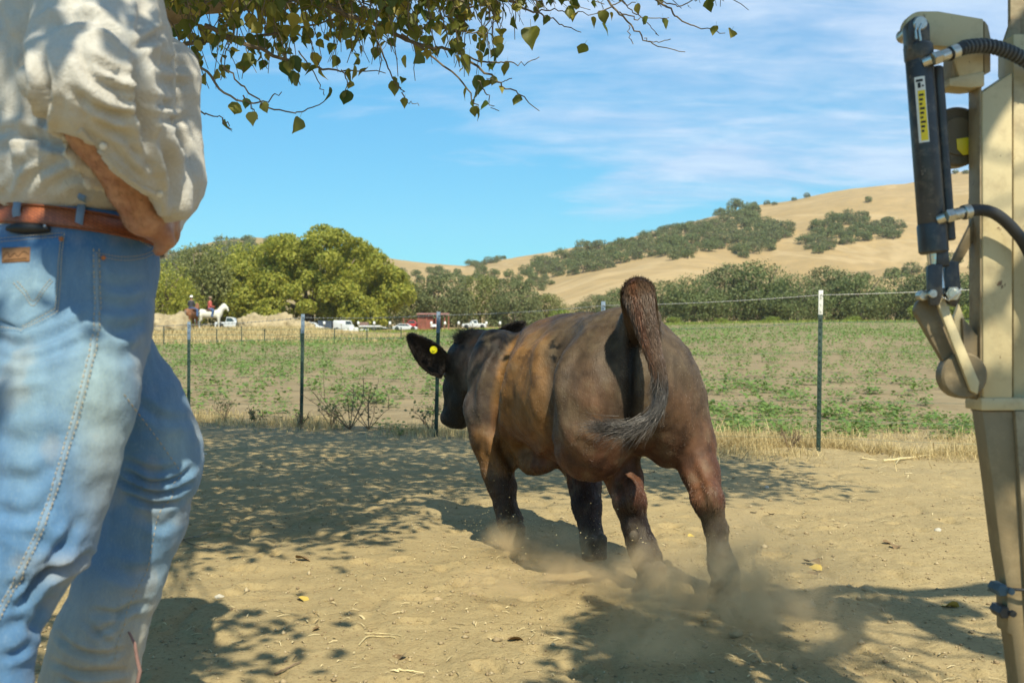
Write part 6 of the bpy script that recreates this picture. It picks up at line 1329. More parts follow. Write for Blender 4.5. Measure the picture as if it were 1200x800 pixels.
# dry grass on the bank and the far margin
nb = 24000; by = rp.uniform(60, 100, nb); bx = (rp.uniform(120, 490, nb) - 600) / 1200 * by; V, F_ = blades(bx, by, rp.uniform(.08, .4, nb), rp.uniform(.01, .03, nb), rp, .6); o = link('bank_grass', np_mesh('bank_grass', V, F_), M_dry, None, False); tag(o, 'short dry grass over the bank behind the field', 'grass', kind='stuff')
nb = 9000; by = rp.uniform(124, 150, nb); bx = (rp.uniform(420, 1250, nb) - 600) / 1200 * by; V, F_ = blades(bx, by, rp.uniform(.1, .5, nb), rp.uniform(.02, .05, nb), rp, .6); o = link('field_margin', np_mesh('field_margin', V, F_), M_brt, None, False); tag(o, 'strip of bright green growth along the far margin of the field', 'grass', kind='stuff')
# --- woody weeds at the fence
M_weed = paint('dead weed stalks', (0.17, 0.12, 0.075), 0.9, 0.3, 20); M_wl = leaf_mat('weed leaves', (0.10, 0.13, 0.05), (0.22, 0.22, 0.10), 0.6, 0.3)
def weed(px, py, d, h_, n, seed, leafy, label):
    rng = np.random.default_rng(seed); c = P(px, py, d); c[2] = zg(c[0], d); e = empty('dry_weed', tuple(c)); tag(e, label, 'weed'); mb = MB(); tips = []
    for k in range(n):
        a = rng.uniform(0, 6.28); sp = rng.uniform(.1, .75) * h_; top = c + np.array((math.cos(a) * sp, math.sin(a) * sp * .6, h_ * rng.uniform(.45, 1))); mid = (c + top) / 2 + np.array((math.cos(a) * .1 * h_, 0, .05)); q = spline([c, mid, top], 8); mb.tube(q, np.linspace(.005, .0016, 8), 5)
        for j in range(5):
            s = q[rng.integers(2, 8)]; t = s + rng.normal(0, .10, 3) * h_ * 1.6 + np.array((0, 0, .05)); mb.tube([s, (s + t) / 2 + rng.normal(0, .01, 3), t], [.0022, .0018, .001], 4); tips.append(t); tips.append((s + t) / 2)
    mb.build('stalks', M_weed, e)
    if leafy: tips = np.array(tips * leafy) + rng.normal(0, .03, (len(tips) * leafy, 3)); V, F_ = leaves_mesh('leaves', tips, rng.normal(0, 1, tips.shape) / 1.7, rng.uniform(.02, .05, len(tips)), rng); tag(link('leaves', np_mesh('leaves', V, F_), M_wl, e, False), kind='stuff')
weed(410, 505, 9.9, .60, 9, 1, 0, 'tall bare branching weed at the fence left of the calf')
weed(432, 503, 9.9, .40, 7, 2, 1, 'short twiggy weed just right of the tall bare weed'); weed(388, 500, 10.1, .22, 6, 3, 1, 'small leafy weed between the fence post and the tall bare weed')
weed(262, 494, 10.9, .18, 6, 4, 1, 'small leafy weed between the two left fence posts'); weed(352, 503, 9.9, .16, 8, 5, 0, 'tuft of dead stalks at the foot of the second fence post from the left'); weed(505, 506, 9.6, .24, 7, 6, 1, 'low dry weed at the post behind the calf ear')
weed(925, 527, 7.95, .16, 7, 7, 0, 'small curled dead weed left of the white-tipped post'); weed(300, 497, 10.4, .14, 5, 8, 1, 'tiny green weed right of the leftmost fence post')
# ================================================================ tree overhead (trunk outside the picture at the left)
ro = np.random.default_rng(33)
SH = np.array((math.sin(SUN_AZ), -math.cos(SUN_AZ))) / math.tan(SUN_EL)      # plan shift towards the sun per metre of height
M_leafA = Mat('cottonwood leaf'); oi = M_leafA.N('ShaderNodeObjectInfo'); g_ = M_leafA.N('ShaderNodeNewGeometry'); rnd = M_leafA.math('FRACT', M_leafA.math('ADD', oi.outputs['Random'], g_.outputs['Random Per Island']))
lc = M_leafA.ramp(rnd, [(0.0, (0.085, 0.135, 0.028)), (0.45, (0.17, 0.185, 0.035)), (0.8, (0.27, 0.25, 0.045)), (1.0, (0.42, 0.36, 0.08))]); vn = M_leafA.noise(90, 3, 0.6); lc = M_leafA.mix(M_leafA.ramp(vn, [(0.55, 0.0), (0.75, 0.6)]), lc, (0.12, 0.07, 0.03))
M_leafA.done(lc, 0.42, M_leafA.bump(vn, 0.3, 0.002), spec=0.45); tr = M_leafA.N('ShaderNodeBsdfTranslucent'); M_leafA.L(lc, tr.inputs[0]); mx = M_leafA.N('ShaderNodeMixShader'); mx.inputs[0].default_value = 0.5; M_leafA.L(M_leafA.b.outputs[0], mx.inputs[1]); M_leafA.L(tr.outputs[0], mx.inputs[2]); M_leafA.L(mx.outputs[0], M_leafA.out.inputs[0]); M_leafA = M_leafA.m
M_twig = paint('pale twig bark', (0.15, 0.12, 0.085), 0.8, 0.3, 14, bump=0.4); M_limb = paint('furrowed limb bark', (0.24, 0.19, 0.13), 0.9, 0.4, 9, bump=0.9)
def heart(seed, curl):
    """heart shaped leaf, 1 unit long, hanging from the origin along -z, with a bent midrib and wavy rim"""
    rng = random.Random(seed); rows = [(0.0, .02), (.06, .26), (.16, .40), (.32, .46), (.50, .38), (.68, .24), (.84, .11), (1.0, .0)]; V, F_ = [], []
    for t, w_ in rows:
        y = -curl * t * t * .6
        for s, b_ in ((-1, 1), (-.5, .5), (0, 0), (.5, .5), (1, 1)): V.append((s * w_ * (1 + rng.uniform(-.1, .1)), y + abs(s) * w_ * .35 + rng.uniform(-.02, .02), -t + (0.06 if abs(s) == 1 and t < .1 else 0)))
    for i in range(7):
        for j in range(4): F_.append((i * 5 + j, i * 5 + j + 1, (i + 1) * 5 + j + 1, (i + 1) * 5 + j))
    k = len(V); V += [(-.012, 0, .0), (.012, 0, 0), (.010, .10, .42), (-.010, .10, .42)]; F_.append((k, k + 1, k + 2, k + 3))   # stalk
    me = np_mesh('leaf', V, F_); me.materials.append(M_leafA); me.shade_smooth(); return me
K_leaf = [heart(k, c) for k, c in enumerate((0.1, 0.35, -0.25, 0.6, 0.2))]
tree = empty('cottonwood_tree', (-3.7, 2.4, 0)); tag(tree, 'leafy branches of a shade tree hanging into the top of the picture', 'tree')
T0 = np.array((-3.7, 2.4, 0.0)); mb = MB(); mb.tube([T0 - (0, 0, .2), T0 + (0, 0, .4), T0 + (.12, .1, 1.6), T0 + (.25, .25, 2.7)], [.42, .30, .25, .22], 18); mb.build('trunk', M_limb, tree)
crotch = T0 + (.25, .25, 2.6)
def allowed_z(y, px=None): return CAM_H + 0.345 * max(y, 0) + 0.03
limbs = []
def limb(pts, r0, r1, seg=12, n=26, name='limb', mat=None, wob=.02):
    sp = spline(pts, n); sp[1:-1] += ro.normal(0, wob, (n - 2, 3)) * np.linspace(.3, 1, n - 2)[:, None]; sp = np.vstack([sp[:1], (sp[:-2] + 2 * sp[1:-1] + sp[2:]) / 4, sp[-1:]]); m_ = MB(); m_.tube(sp, np.linspace(r0, r1, n), seg); m_.build(name, mat or M_limb, tree); limbs.append(sp); return sp
# the limb whose underside shows at the top left, then others held above the frame
limb([crotch, P(90, 10, 4.3), P(190, 2, 4.35), P(290, -4, 4.4), P(370, -22, 4.5), P(470, -60, 4.6)], .12, .022)
limb([crotch, (-2.2, 4.6, 3.3), (-.8, 5.8, 3.7), (.6, 6.6, 4.1), (1.8, 6.9, 4.4)], .11, .02); limb([crotch, (-2.9, 4.6, 3.2), (-2.2, 6.5, 3.9), (-1.2, 8.2, 4.6)], .10, .02)
limb([crotch, (-3.6, 4.8, 3.2), (-3.6, 6.6, 3.9), (-3.0, 8.4, 4.7)], .10, .02); limb([crotch, (-2.2, 3.3, 2.9), (-.9, 3.8, 3.0), (.3, 4.2, 3.3), (1.2, 4.6, 3.6)], .09, .018)
limb([crotch, (-2.6, 1.9, 3.1), (-1.3, 1.5, 3.4), (-.2, 1.6, 3.7)], .08, .02)
twigs = []          # (points, thickness) of every fine branch
def tw(pts, r0=.006, r1=.0018, n=None, leafy=1.0, wob=.006):
    n = n or max(6, len(pts) * 4); sp = spline(pts, n); sp[1:-1] += ro.normal(0, wob, (n - 2, 3)); twigs.append((sp, r0, r1, leafy)); return sp
def Q(l, d0, d1=None):
    d1 = d1 or d0; return [P(x, y, d0 + (d1 - d0) * i / (len(l) - 1)) for i, (x, y) in enumerate(l)]
named = [([(190, 62), (222, 51), (262, 46), (300, 43), (350, 33), (400, 18), (440, -10)], 3.7, 4.2, .011, .6), ([(240, 30), (292, 53), (330, 68), (372, 81), (403, 82), (452, 86)], 3.6, 4.0, .009, .8), ([(225, 62), (250, 95), (281, 117), (309, 118), (330, 108)], 3.3, 3.5, .005, .25),
    ([(262, 78), (285, 100), (309, 121), (339, 132), (360, 128), (380, 119)], 3.3, 3.6, .004, .25), ([(228, 126), (245, 135), (262, 141), (272, 152)], 3.1, 3.2, .003, .8), ([(285, 112), (296, 128), (302, 140)], 3.3, 3.4, .003, .9),
    ([(380, 5), (406, 17), (440, 30), (476, 47), (510, 56), (540, 64), (575, 90), (590, 100), (612, 112), (632, 130)], 3.8, 4.2, .010, .5), ([(540, 64), (572, 75), (593, 73), (612, 75), (632, 67)], 4.0, 4.2, .004, .1), ([(470, 40), (500, 62), (540, 95), (556, 118), (560, 134)], 3.9, 4.0, .005, 1.0),
    ([(466, 99), (472, 110), (480, 120), (491, 124)], 3.8, 3.8, .003, .1), ([(430, 30), (448, 60), (460, 90), (470, 104)], 3.8, 3.8, .004, .6), ([(570, -20), (600, 2), (625, 14), (645, 22), (660, 30), (681, 38)], 4.0, 4.2, .005, .3), ([(625, 14), (650, 12), (672, 16), (700, 16)], 4.1, 4.2, .003, .1),
    ([(690, -30), (712, 0), (726, 15), (740, 30), (755, 45), (773, 55), (803, 61)], 4.0, 4.1, .005, .08), ([(726, 14), (742, 20), (758, 22), (784, 21)], 4.0, 4.1, .003, .08), ([(700, -30), (735, 8), (750, 18), (762, 30), (772, 42)], 4.05, 4.2, .003, .1), ([(740, -25), (770, 0), (785, 12), (800, 24), (820, 33), (850, 39)], 4.1, 4.2, .005, .12),
    ([(737, 30), (738, 42), (742, 52)], 4.0, 4.0, .002, 0), ([(770, 0), (790, 5), (812, 2), (830, -6)], 4.1, 4.2, .003, .3), ([(700, 16), (720, 6), (745, 3)], 4.0, 4.0, .003, .2), ([(755, 45), (770, 50), (786, 46)], 4.0, 4.0, .002, 0),
    ([(500, 20), (520, 32), (560, 40), (585, 42)], 3.9, 4.0, .004, .8), ([(560, 95), (570, 108), (575, 122), (585, 130)], 4.0, 4.0, .003, .4), ([(600, 92), (585, 96), (570, 92)], 4.0, 4.0, .002, .3), ([(350, 60), (372, 92), (380, 112)], 3.6, 3.6, .003, 1.0), ([(400, 82), (408, 98), (404, 108)], 3.6, 3.7, .003, 1.0), ([(330, 62), (345, 80), (352, 100)], 3.5, 3.6, .003, 1.0)]
for l, d0, d1, r, lf_ in named: tw(Q(l, d0, d1), r, .0016, None, lf_, .004)
bound = np.array([(185, 75), (215, 95), (240, 118), (262, 100), (300, 92), (345, 102), (385, 98), (415, 86), (440, 92), (475, 98), (510, 92), (545, 112), (575, 90), (600, 60), (625, 22), (660, 14), (700, 8), (860, 2)], float)
for k in range(300):
    x0 = 170 + 470 * ro.random() ** 1.15; y0 = ro.uniform(-60, 8 if x0 < 600 else -25); x1 = x0 + ro.normal(18, 34); lim = np.interp(x1, bound[:, 0], bound[:, 1]); y1 = lim * ro.random() ** 1.5; d = ro.uniform(3.3, 5.0)
    if x1 < 175 or y1 < -5: continue
    tw([P(x0, y0, d), P((x0 + x1) / 2 + ro.normal(0, 6), (y0 + y1) / 2 - 8, d + .05), P(x1, y1, d + .1)], .0035, .0014, 9, 1.0 if x1 < 600 else .3)
for k in range(26): # tips that stray into the frame from above at the right
    x0 = ro.uniform(600, 840); y0 = ro.uniform(-50, -20); tw([P(x0, y0, 4.2), P(x0 + 12, y0 + 14, 4.2), P(x0 + ro.uniform(10, 50), min(y0 + ro.uniform(20, 46), 12), 4.2)], .003, .0012, 7, .22)
# out-of-frame canopy; leaves and twigs fill the height range above the dirt that lies in shade
shade_poly = [(-4.6, 4.1), (-1.45, 4.15), (-.95, 4.2), (-.42, 4.35), (-.62, 4.9), (-.25, 5.4), (.5, 5.7), (1.7, 5.6), (1.75, 7.6), (1.2, 8.4), (.6, 9.0), (-.8, 9.9), (-2.2, 10.5), (-4.8, 11.3)]
leaf_pos = []; cl_c = []
tries = 0
while len(cl_c) < 1500 and tries < 40000:
    tries += 1; gx, gy = ro.uniform(-4.8, 1.8), ro.uniform(4.0, 11.3)
    if not in_poly(gx, gy, shade_poly): continue
    h_ = 2.2 + ro.random() * 2.6; x, y = gx + SH[0] * h_, gy + SH[1] * h_
    if h_ < allowed_z(y) + .12: h_ = allowed_z(y) + .15 + ro.random() * .5; x, y = gx + SH[0] * h_, gy + SH[1] * h_
    if h_ < allowed_z(y) + .05: continue
    cx_, cy_ = x - SH[0] * (h_ - .8) - .18, y - SH[1] * (h_ - .8) - 4.1
    if abs(cx_) < .62 and abs(cy_) < 1.15: continue
    cl_c.append((x, y, h_))
for (x, y, h_) in [(-.52, .92, 2.5), (-.40, .85, 2.75), (-.62, 1.05, 2.35), (-.30, 1.0, 2.6), (-.75, .95, 2.55), (-.5, .7, 2.3)]: cl_c.append((x, y, h_))
for _ in range(16):
    zt_ = ro.uniform(1.08, 1.5); up_ = ro.uniform(1.0, 2.3); cl_c.append((ro.uniform(-.92, -.55) + SH[0] * up_, ro.uniform(1.5, 1.85) + SH[1] * up_, zt_ + up_))
allp = np.concatenate([l for l in limbs])
for c in cl_c:
    c = np.array(c); i = np.argmin(((allp - c) ** 2).sum(1)); s = allp[i]; L_ = np.linalg.norm(c - s)
    if L_ > 0.05:
        m_ = (s + c) / 2 + np.array((0, 0, .10 * L_))
        if 0 < m_[1]: m_[2] = max(m_[2], allowed_z(m_[1]) + .05)
        twigs.append((spline([s, m_, c], 8), .004 + .005 * min(L_, 1.5), .0016, 0.0))
    n = int(ro.integers(16, 30)); leaf_pos += list(c + ro.normal(0, 1, (n, 3)) * np.array((.20, .20, .10)))
mb = MB()
for sp, r0, r1, lf_ in twigs: mb.tube(sp, np.linspace(r0, r1, len(sp)), 6 if r0 > .004 else 4)
to = mb.build('twigs', M_twig, tree); tag(to, kind='stuff')
L = []     # leaf: position, length
for sp, r0, r1, lf_ in twigs:
    if lf_ <= 0: continue
    ln = np.linalg.norm(np.diff(sp, axis=0), axis=1).sum(); k = ro.poisson(max(0, ln * 17 * lf_))
    for t in ro.uniform(.25, 1.0, k): i = min(int(t * (len(sp) - 1)), len(sp) - 1); L.append((sp[i] + ro.normal(0, .012, 3), ro.uniform(.026, .058)))
for (x, y, s, d) in [(602, 28, .062, 3.9), (622, 46, .085, 3.9), (706, 36, .05, 3.9), (685, 60, .055, 4.0), (648, 140, .075, 4.1), (858, 43, .05, 4.2), (838, 3, .062, 4.1), (830, 8, .05, 4.1), (668, 82, .055, 4.0), (550, 80, .09, 4.0), (560, 110, .06, 4.0), (693, 28, .045, 4.1), (776, 2, .05, 4.2), (264, 148, .04, 3.2), (296, 140, .045, 3.3), (343, 98, .055, 3.5), (386, 112, .055, 3.6), (558, 70, .06, 4.0), (595, 82, .055, 4.1), (568, 125, .045, 4.0), (556, 122, .04, 4.0)]:
    if x == 648: x, y = 560, 100
    if x == 668: x, y = 590, 62
    L.append((P(x, y - s * 600 / d, d), s))
def leaf_matrix(p, s): 
    eul = Matrix.Rotation(ro.uniform(0, 6.28), 4, 'Z') @ Matrix.Rotation(ro.normal(0.25, .45), 4, 'X') @ Matrix.Rotation(ro.normal(0, .4), 4, 'Y'); return Matrix.Translation(Vector(tuple(p))) @ eul @ Matrix.Scale(s, 4)
vis = [(p, s, 600 + 1200 * p[0] / p[1], 400 - 1200 * (p[2] - CAM_H) / p[1]) for p, s in L]; inn = [v for v in vis if 205 < v[2] < 900 and v[3] > -4]; out_ = [v for v in vis if not (205 < v[2] < 900 and v[3] > -4)]
inn.sort(key=lambda v: -v[1] / v[0][1]); TL = Vector((-3.7, 2.4, 0))
for p, s, _, _ in inn[:290]:
    o = bpy.data.objects.new('leaf', K_leaf[int(ro.integers(0, 5))]); COL.objects.link(o); o.parent = tree; o.matrix_local = Matrix.Translation(-TL) @ leaf_matrix(p, s)
rest_l = [(v[0], v[1]) for v in inn[290:] + out_]; Vs, Fs, nn_ = [], [], 0
kv = [np.array([q.co[:] for q in m_.vertices]) for m_ in K_leaf]; kf = [np.array([list(q.vertices) for q in m_.polygons]) for m_ in K_leaf]
for p, s in rest_l:
    k = int(ro.integers(0, 5)); M_ = np.array(leaf_matrix(p, s)); v = kv[k] @ M_[:3, :3].T + M_[:3, 3]; Vs.append(v); Fs.append(kf[k] + nn_); nn_ += len(v)
LP = np.array(leaf_pos); lq = proj(np.maximum(LP, (-99, .3, -9))); LP = LP[~((LP[:, 1] > .3) & (lq[:, 0] > 560) & (lq[:, 0] < 1230) & (lq[:, 1] > -6))]; nl = ro.normal(0, 1, LP.shape); nl[:, 2] = np.abs(nl[:, 2]) + .6; nl /= np.linalg.norm(nl, axis=1)[:, None]; V, F_ = leaves_mesh('x', LP, nl, ro.uniform(.06, .11, len(LP)) * 1.0, ro)
Vs.append(V); Fs.append(F_ + nn_); o = link('foliage', np_mesh('foliage', np.concatenate(Vs), np.concatenate(Fs)), M_leafA, tree); tag(o, kind='stuff')
# ---- a second, half bare tree behind the viewpoint: its limbs throw the broad shadows at the lower right
bare = empty('bare_limbed_tree', (3.3, -3.2, 0)); tag(bare, 'half bare tree behind the viewpoint that shades the lower right of the dirt', 'tree'); B0 = np.array((3.3, -3.2, 0.0))
mb = MB(); mb.tube([B0 - (0, 0, .2), B0 + (0, 0, .5), B0 + (-.1, .2, 1.8), B0 + (-.3, .6, 2.6)], [.40, .28, .24, .20], 16); mb.build('trunk', M_limb, bare)
bc_ = B0 + (-.3, .6, 2.5)
def gp(px, py): d = 1020.0 / (py - 400); return np.array(((px - 600) / 1200 * d, d))
def cast(pl, h0, h1, r0, r1, name='limb', seg=10, start=None):
    pts = []
    for i, (x, y) in enumerate(pl):
        h_ = h0 + (h1 - h0) * i / (len(pl) - 1); g = gp(x, y); pts.append((g[0] + SH[0] * h_, g[1] + SH[1] * h_, h_))
    if start is not None: pts = [tuple(start)] + pts
    n = 5 * len(pts); sp = spline(pts, n); sp[1:-1] += ro.normal(0, .008, (n - 2, 3)); m_ = MB(); m_.tube(sp, np.linspace(r0, r1, n), seg); m_.build(name, M_limb, bare)
cast([(1330, 668), (1185, 687), (1080, 695), (990, 692), (900, 700), (820, 704), (740, 700)], 3.0, 2.6, .075, .030, start=bc_)
cast([(1380, 800), (1230, 775), (1140, 752), (1060, 718), (985, 706), (930, 716)], 2.9, 2.7, .075, .050, start=bc_)
cast([(1060, 900), (1000, 820), (930, 765), (880, 730), (840, 712)], 3.1, 2.7, .085, .04, start=bc_); cast([(940, 860), (860, 790), (790, 750), (730, 728), (690, 700)], 3.0, 2.6, .07, .03, start=bc_)
cast([(985, 706), (1000, 740), (960, 770), (900, 800)], 2.8, 2.7, .045, .02); cast([(880, 730), (820, 770), (760, 790), (690, 800)], 2.8, 2.6, .05, .02); cast([(790, 750), (740, 770), (700, 775)], 2.7, 2.6, .03, .012)
for k in range(34):
    x, y = ro.uniform(960, 1240), ro.uniform(745, 860); cast([(x, y), (x - ro.uniform(30, 90), y - ro.uniform(5, 25)), (x - ro.uniform(100, 190), y - ro.uniform(10, 34))], 2.7, 2.9, .009, .003, 'twig', 5)
# leaf clumps on the bare tree darken the shade under the dust
pts = []
for (cx, cy, n, sx, sy) in [(780, 762, 420, 50, 20), (810, 775, 320, 36, 20), (960, 712, 260, 50, 7), (1080, 716, 120, 34, 5), (890, 705, 120, 50, 6), (720, 735, 160, 26, 12), (760, 800, 260, 60, 16)]:
    for _ in range(n):
        h_ = ro.uniform(2.4, 3.1); gx_, gy_ = ro.normal(cx, sx), min(max(ro.normal(cy, sy), 688), 900)
        if gx_ > 850 and gy_ > 727: continue
        g = gp(gx_, gy_); pts.append((g[0] + SH[0] * h_, g[1] + SH[1] * h_, h_))
pts = np.array(pts); nl = ro.normal(0, 1, pts.shape); nl[:, 2] = abs(nl[:, 2]) + .8; nl /= np.linalg.norm(nl, axis=1)[:, None]; V, F_ = leaves_mesh('x', pts, nl, ro.uniform(.06, .11, len(pts)), ro); o = link('foliage', np_mesh('foliage', V, F_), M_leafA, bare); tag(o, kind='stuff')
# ================================================================ litter on the dirt
rl = np.random.default_rng(8)
def gpx(px, py): d = 1020.0 / (py - 400); x = (px - 600) / 1200 * d; return np.array((x, d, zg(x, d)))
M_stick = paint('grey stick', (0.30, 0.24, 0.16), 0.85, 0.3, 20, bump=0.4); M_str = paint('straw stalk', (0.60, 0.49, 0.26), 0.6, 0.2, 30)
def stick(pl, r, mat, name, label, cat, branches=()):
    mb = MB(); g = [gpx(x, y) + (0, 0, r * .8 + .002) for x, y in pl]; sp = spline(g, 14); sp[:, 2] += np.abs(rl.normal(0, r * .4, 14)); mb.tube(sp, r * np.linspace(1, .5, 14), 8)
    for (x, y, i) in branches: mb.tube([sp[i], gpx(x, y) + (0, 0, .02)], [r * .6, r * .3], 6)
    o = mb.build(name, mat); tag(o, label, cat); return o
stick([(180, 642), (205, 636), (226, 632), (246, 628)], .0055, M_stick, 'fallen_stick', 'pale grey stick lying in the dappled shade beside the far jeans leg', 'stick', ((236, 636, 9), (215, 640, 5)))
stick([(1035, 541), (1062, 538), (1085, 535), (1112, 532)], .010, M_str, 'straw_stalk', 'thick pale straw stalk lying at the edge of the dry grass near the tan post', 'stalk', ((1120, 528, 12), (1050, 546, 3)))
stick([(1010, 538), (1040, 538), (1075, 531)], .005, M_str, 'straw_stalk', 'thin straw stalk behind the thick one at the edge of the dry grass', 'stalk')
stick([(421, 757), (430, 748), (447, 742), (463, 745)], .0025, M_str, 'straw_stalk', 'bent straw lying in the middle of the sunlit dirt', 'stalk'); stick([(466, 785), (480, 786), (497, 786)], .003, M_str, 'straw_stalk', 'short pale straw piece at the bottom centre', 'stalk'); stick([(322, 787), (338, 784), (353, 779)], .003, M_weed, 'fallen_twig', 'short dark twig at the bottom left of the sunlit dirt', 'twig')
stick([(205, 625), (225, 640), (262, 648)], .002, M_weed, 'fallen_twig', 'thin twig below the pale grey stick', 'twig')
stick([(428, 743), (448, 738), (470, 745)], .002, M_str, 'straw_stalk', 'thin curved straw just above the bent one', 'stalk')
# fallen leaves one can pick out
M_fl = paint('fallen leaf', (0.20, 0.13, 0.06), 0.7, 0.4, 40); M_fl2 = paint('yellow fallen leaf', (0.50, 0.36, 0.08), 0.6, 0.3, 40); M_sh = paint('pale chip', (0.66, 0.58, 0.42), 0.7, 0.2, 40)
def fallen(px, py, s, mat, label, name='fallen_leaf', cat='leaf'):
    me = bpy.data.meshes.get('fallen_' + mat.name)
    if me is None:
        src = K_leaf[3]; me = src.copy(); me.name = 'fallen_' + mat.name; me.materials.clear(); me.materials.append(mat)
    o = bpy.data.objects.new(name, me); COL.objects.link(o); g = gpx(px, py); o.location = (g[0], g[1], g[2] + .006); o.rotation_euler = (math.radians(90 + rl.normal(0, 12)), rl.normal(0, .2), rl.uniform(0, 6.28)); o.scale = (s, s, s); tag(o, label, cat)
for a in [(348, 657, .06, M_fl, 'dry brown leaf by the white stone left of centre'), (350, 700, .055, M_fl2, 'yellowed leaf lying right of the shadow of the person'), (947, 660, .07, M_fl, 'largest of the brown leaves right of the calf'), (962, 667, .06, M_fl2, 'pale brown leaf just below the largest one right of the calf'), (955, 672, .05, M_fl, 'small brown leaf at the lower edge of the group right of the calf'), (1035, 637, .045, M_fl, 'curled dark leaf far right of the calf'), (1050, 641, .05, M_fl, 'flat brown leaf beside the curled dark one'), (885, 602, .04, M_fl, 'small brown leaf near the tree shadow right of the calf'),
          (903, 604, .045, M_fl, 'brown leaf right of the smallest one at the tree shadow'), (812, 627, .035, M_fl2, 'yellow leaf right of the right hind leg'), (1108, 715, .06, M_fl2, 'yellow leaf in the shade gap left of the tan leg'), (597, 752, .05, M_fl, 'brown leaf in the churned dirt below the calf'), (374, 738, .04, M_fl, 'small dark leaf in the sunlit dirt left of centre'), (472, 765, .05, M_fl, 'flat brown leaf near the bottom centre')]: fallen(*a)
def stone(px, py, s, mat, label, seed):
    g = gpx(px, py); F = Field(g - s * 1.5, g + s * 1.5, s / 7); rng = np.random.default_rng(seed)
    for _ in range(4): F.ell(g + rng.normal(0, s * .25, 3) * (1, 1, .3) + (0, 0, s * .2), (s * rng.uniform(.5, .9), s * rng.uniform(.5, .8), s * rng.uniform(.35, .6)), None, s * .2)
    v, f = F.nets(); n = vnormals(v, f); v = v + n * ((fbm(v, 3 / s, 2) - .5) * s * .25)[:, None]; o = link('stone', np_mesh('stone', v, f), mat); tag(o, label, 'stone')
M_st1, M_st2 = paint('white stone', (0.46, 0.42, 0.34), .8, .15, 30), paint('tan clod', (0.40, 0.30, 0.17), .9, .2, 30, bump=.5)
for i, a in enumerate([(257, 696, .014, M_st1, 'small white stone right of the person shadow'), (513, 701, .022, M_st2, 'flat tan clod in the dirt left of the dust'), (240, 533, .02, M_st1, 'tiny pale stone in the tree shade'), (553, 693, .015, M_st2, 'small clod right of the flat tan clod'), (863, 742, .024, M_st2, 'clod kicked up below the right hind hoof'), (1017, 694, .018, M_st2, 'clod at the edge of the limb shadow'), (898, 571, .018, M_st1, 'white chip in the tree shade right of the calf'), (640, 628, .02, M_st2, 'clod between the fore legs'), (1100, 621, .018, M_st1, 'pale stone on the sunlit dirt right of centre'), (950, 713, .022, M_st2, 'pale clod inside the limb shadow')]): stone(a[0], a[1], a[2], a[3], a[4], i)
# uncounted crumbs, chips and straw bits
n = 17000; yy = 2.3 + (9.5 - 2.3) * rl.random(n) ** 1.3; xx = rl.uniform(-.56, .56, n) * yy; zz = zf(xx, yy); s = rl.gamma(1.6, .0013, n) + .0010; V, F_ = [], []
u = rl.normal(0, 1, (n, 6, 3)); base = np.array([(1, 0, 0), (0, 1, 0), (-1, 0, 0), (0, -1, 0), (0, 0, .8), (0, 0, -.6)]); V = (base[None] * (1 + .35 * u[:, :, :1])) * s[:, None, None] + np.stack([xx, yy, zz + s * .3], 1)[:, None]; V = V.reshape(-1, 3); tri = np.array([(0, 1, 4), (1, 2, 4), (2, 3, 4), (3, 0, 4), (1, 0, 5), (2, 1, 5), (3, 2, 5), (0, 3, 5)]); F_ = (np.arange(n)[:, None, None] * 6 + tri[None]).reshape(-1, 3)
M_cr = Mat('dirt crumbs'); gg = M_cr.N('ShaderNodeNewGeometry'); M_cr = M_cr.done(M_cr.ramp(gg.outputs['Random Per Island'], [(0, (0.26, .19, .11)), (.5, (.35, .27, .16)), (1, (.46, .37, .23))]), .95, spec=.1)
o = link('dirt_crumbs', np_mesh('dirt_crumbs', V, F_), M_cr, None, False); tag(o, 'small clods and crumbs of dirt scattered over the pen', 'dirt', kind='stuff')
n = 4200; yy = 2.3 + (8.8 - 2.3) * rl.random(n) ** 1.2; xx = rl.uniform(-.56, .56, n) * yy; k = (fbm(np.stack([xx, yy, yy * 0], -1), .9, 3) > .42 + .2 * rl.random(n) - .1 * (yy > 6.5)); xx, yy = xx[k], yy[k]; n = len(xx); zz = zf(xx, yy) + .004; a = rl.uniform(0, 6.28, n); l = rl.uniform(.008, .045, n) * (1 + (yy > 6)); w_ = rl.uniform(.0006, .0020, n) * (1 + .8 * (rl.random(n) < .2)); d = np.stack([np.cos(a), np.sin(a), rl.normal(0, .10, n)], 1); sd = np.stack([-np.sin(a), np.cos(a), rl.normal(0, .3, n)], 1); c = np.stack([xx, yy, zz], 1)
V = np.stack([c - d * l[:, None] * .5 - sd * w_[:, None], c - d * l[:, None] * .5 + sd * w_[:, None], c + sd * w_[:, None] + (0, 0, .003), c - sd * w_[:, None] + (0, 0, .003), c + d * l[:, None] * .5 + sd * w_[:, None] * .5, c + d * l[:, None] * .5 - sd * w_[:, None] * .5], 1).reshape(-1, 3); i = np.arange(n)[:, None] * 6; F_ = np.concatenate([i + [[0, 1, 2, 3]], i + [[3, 2, 4, 5]]])
M_sb = leaf_mat('straw bits', (.30, .21, .10), (.72, .60, .34), .7, .1); o = link('straw_litter', np_mesh('straw_litter', V, F_), M_sb, None, False); tag(o, 'bits of straw and dry leaf scattered over the dirt', 'litter', kind='stuff')

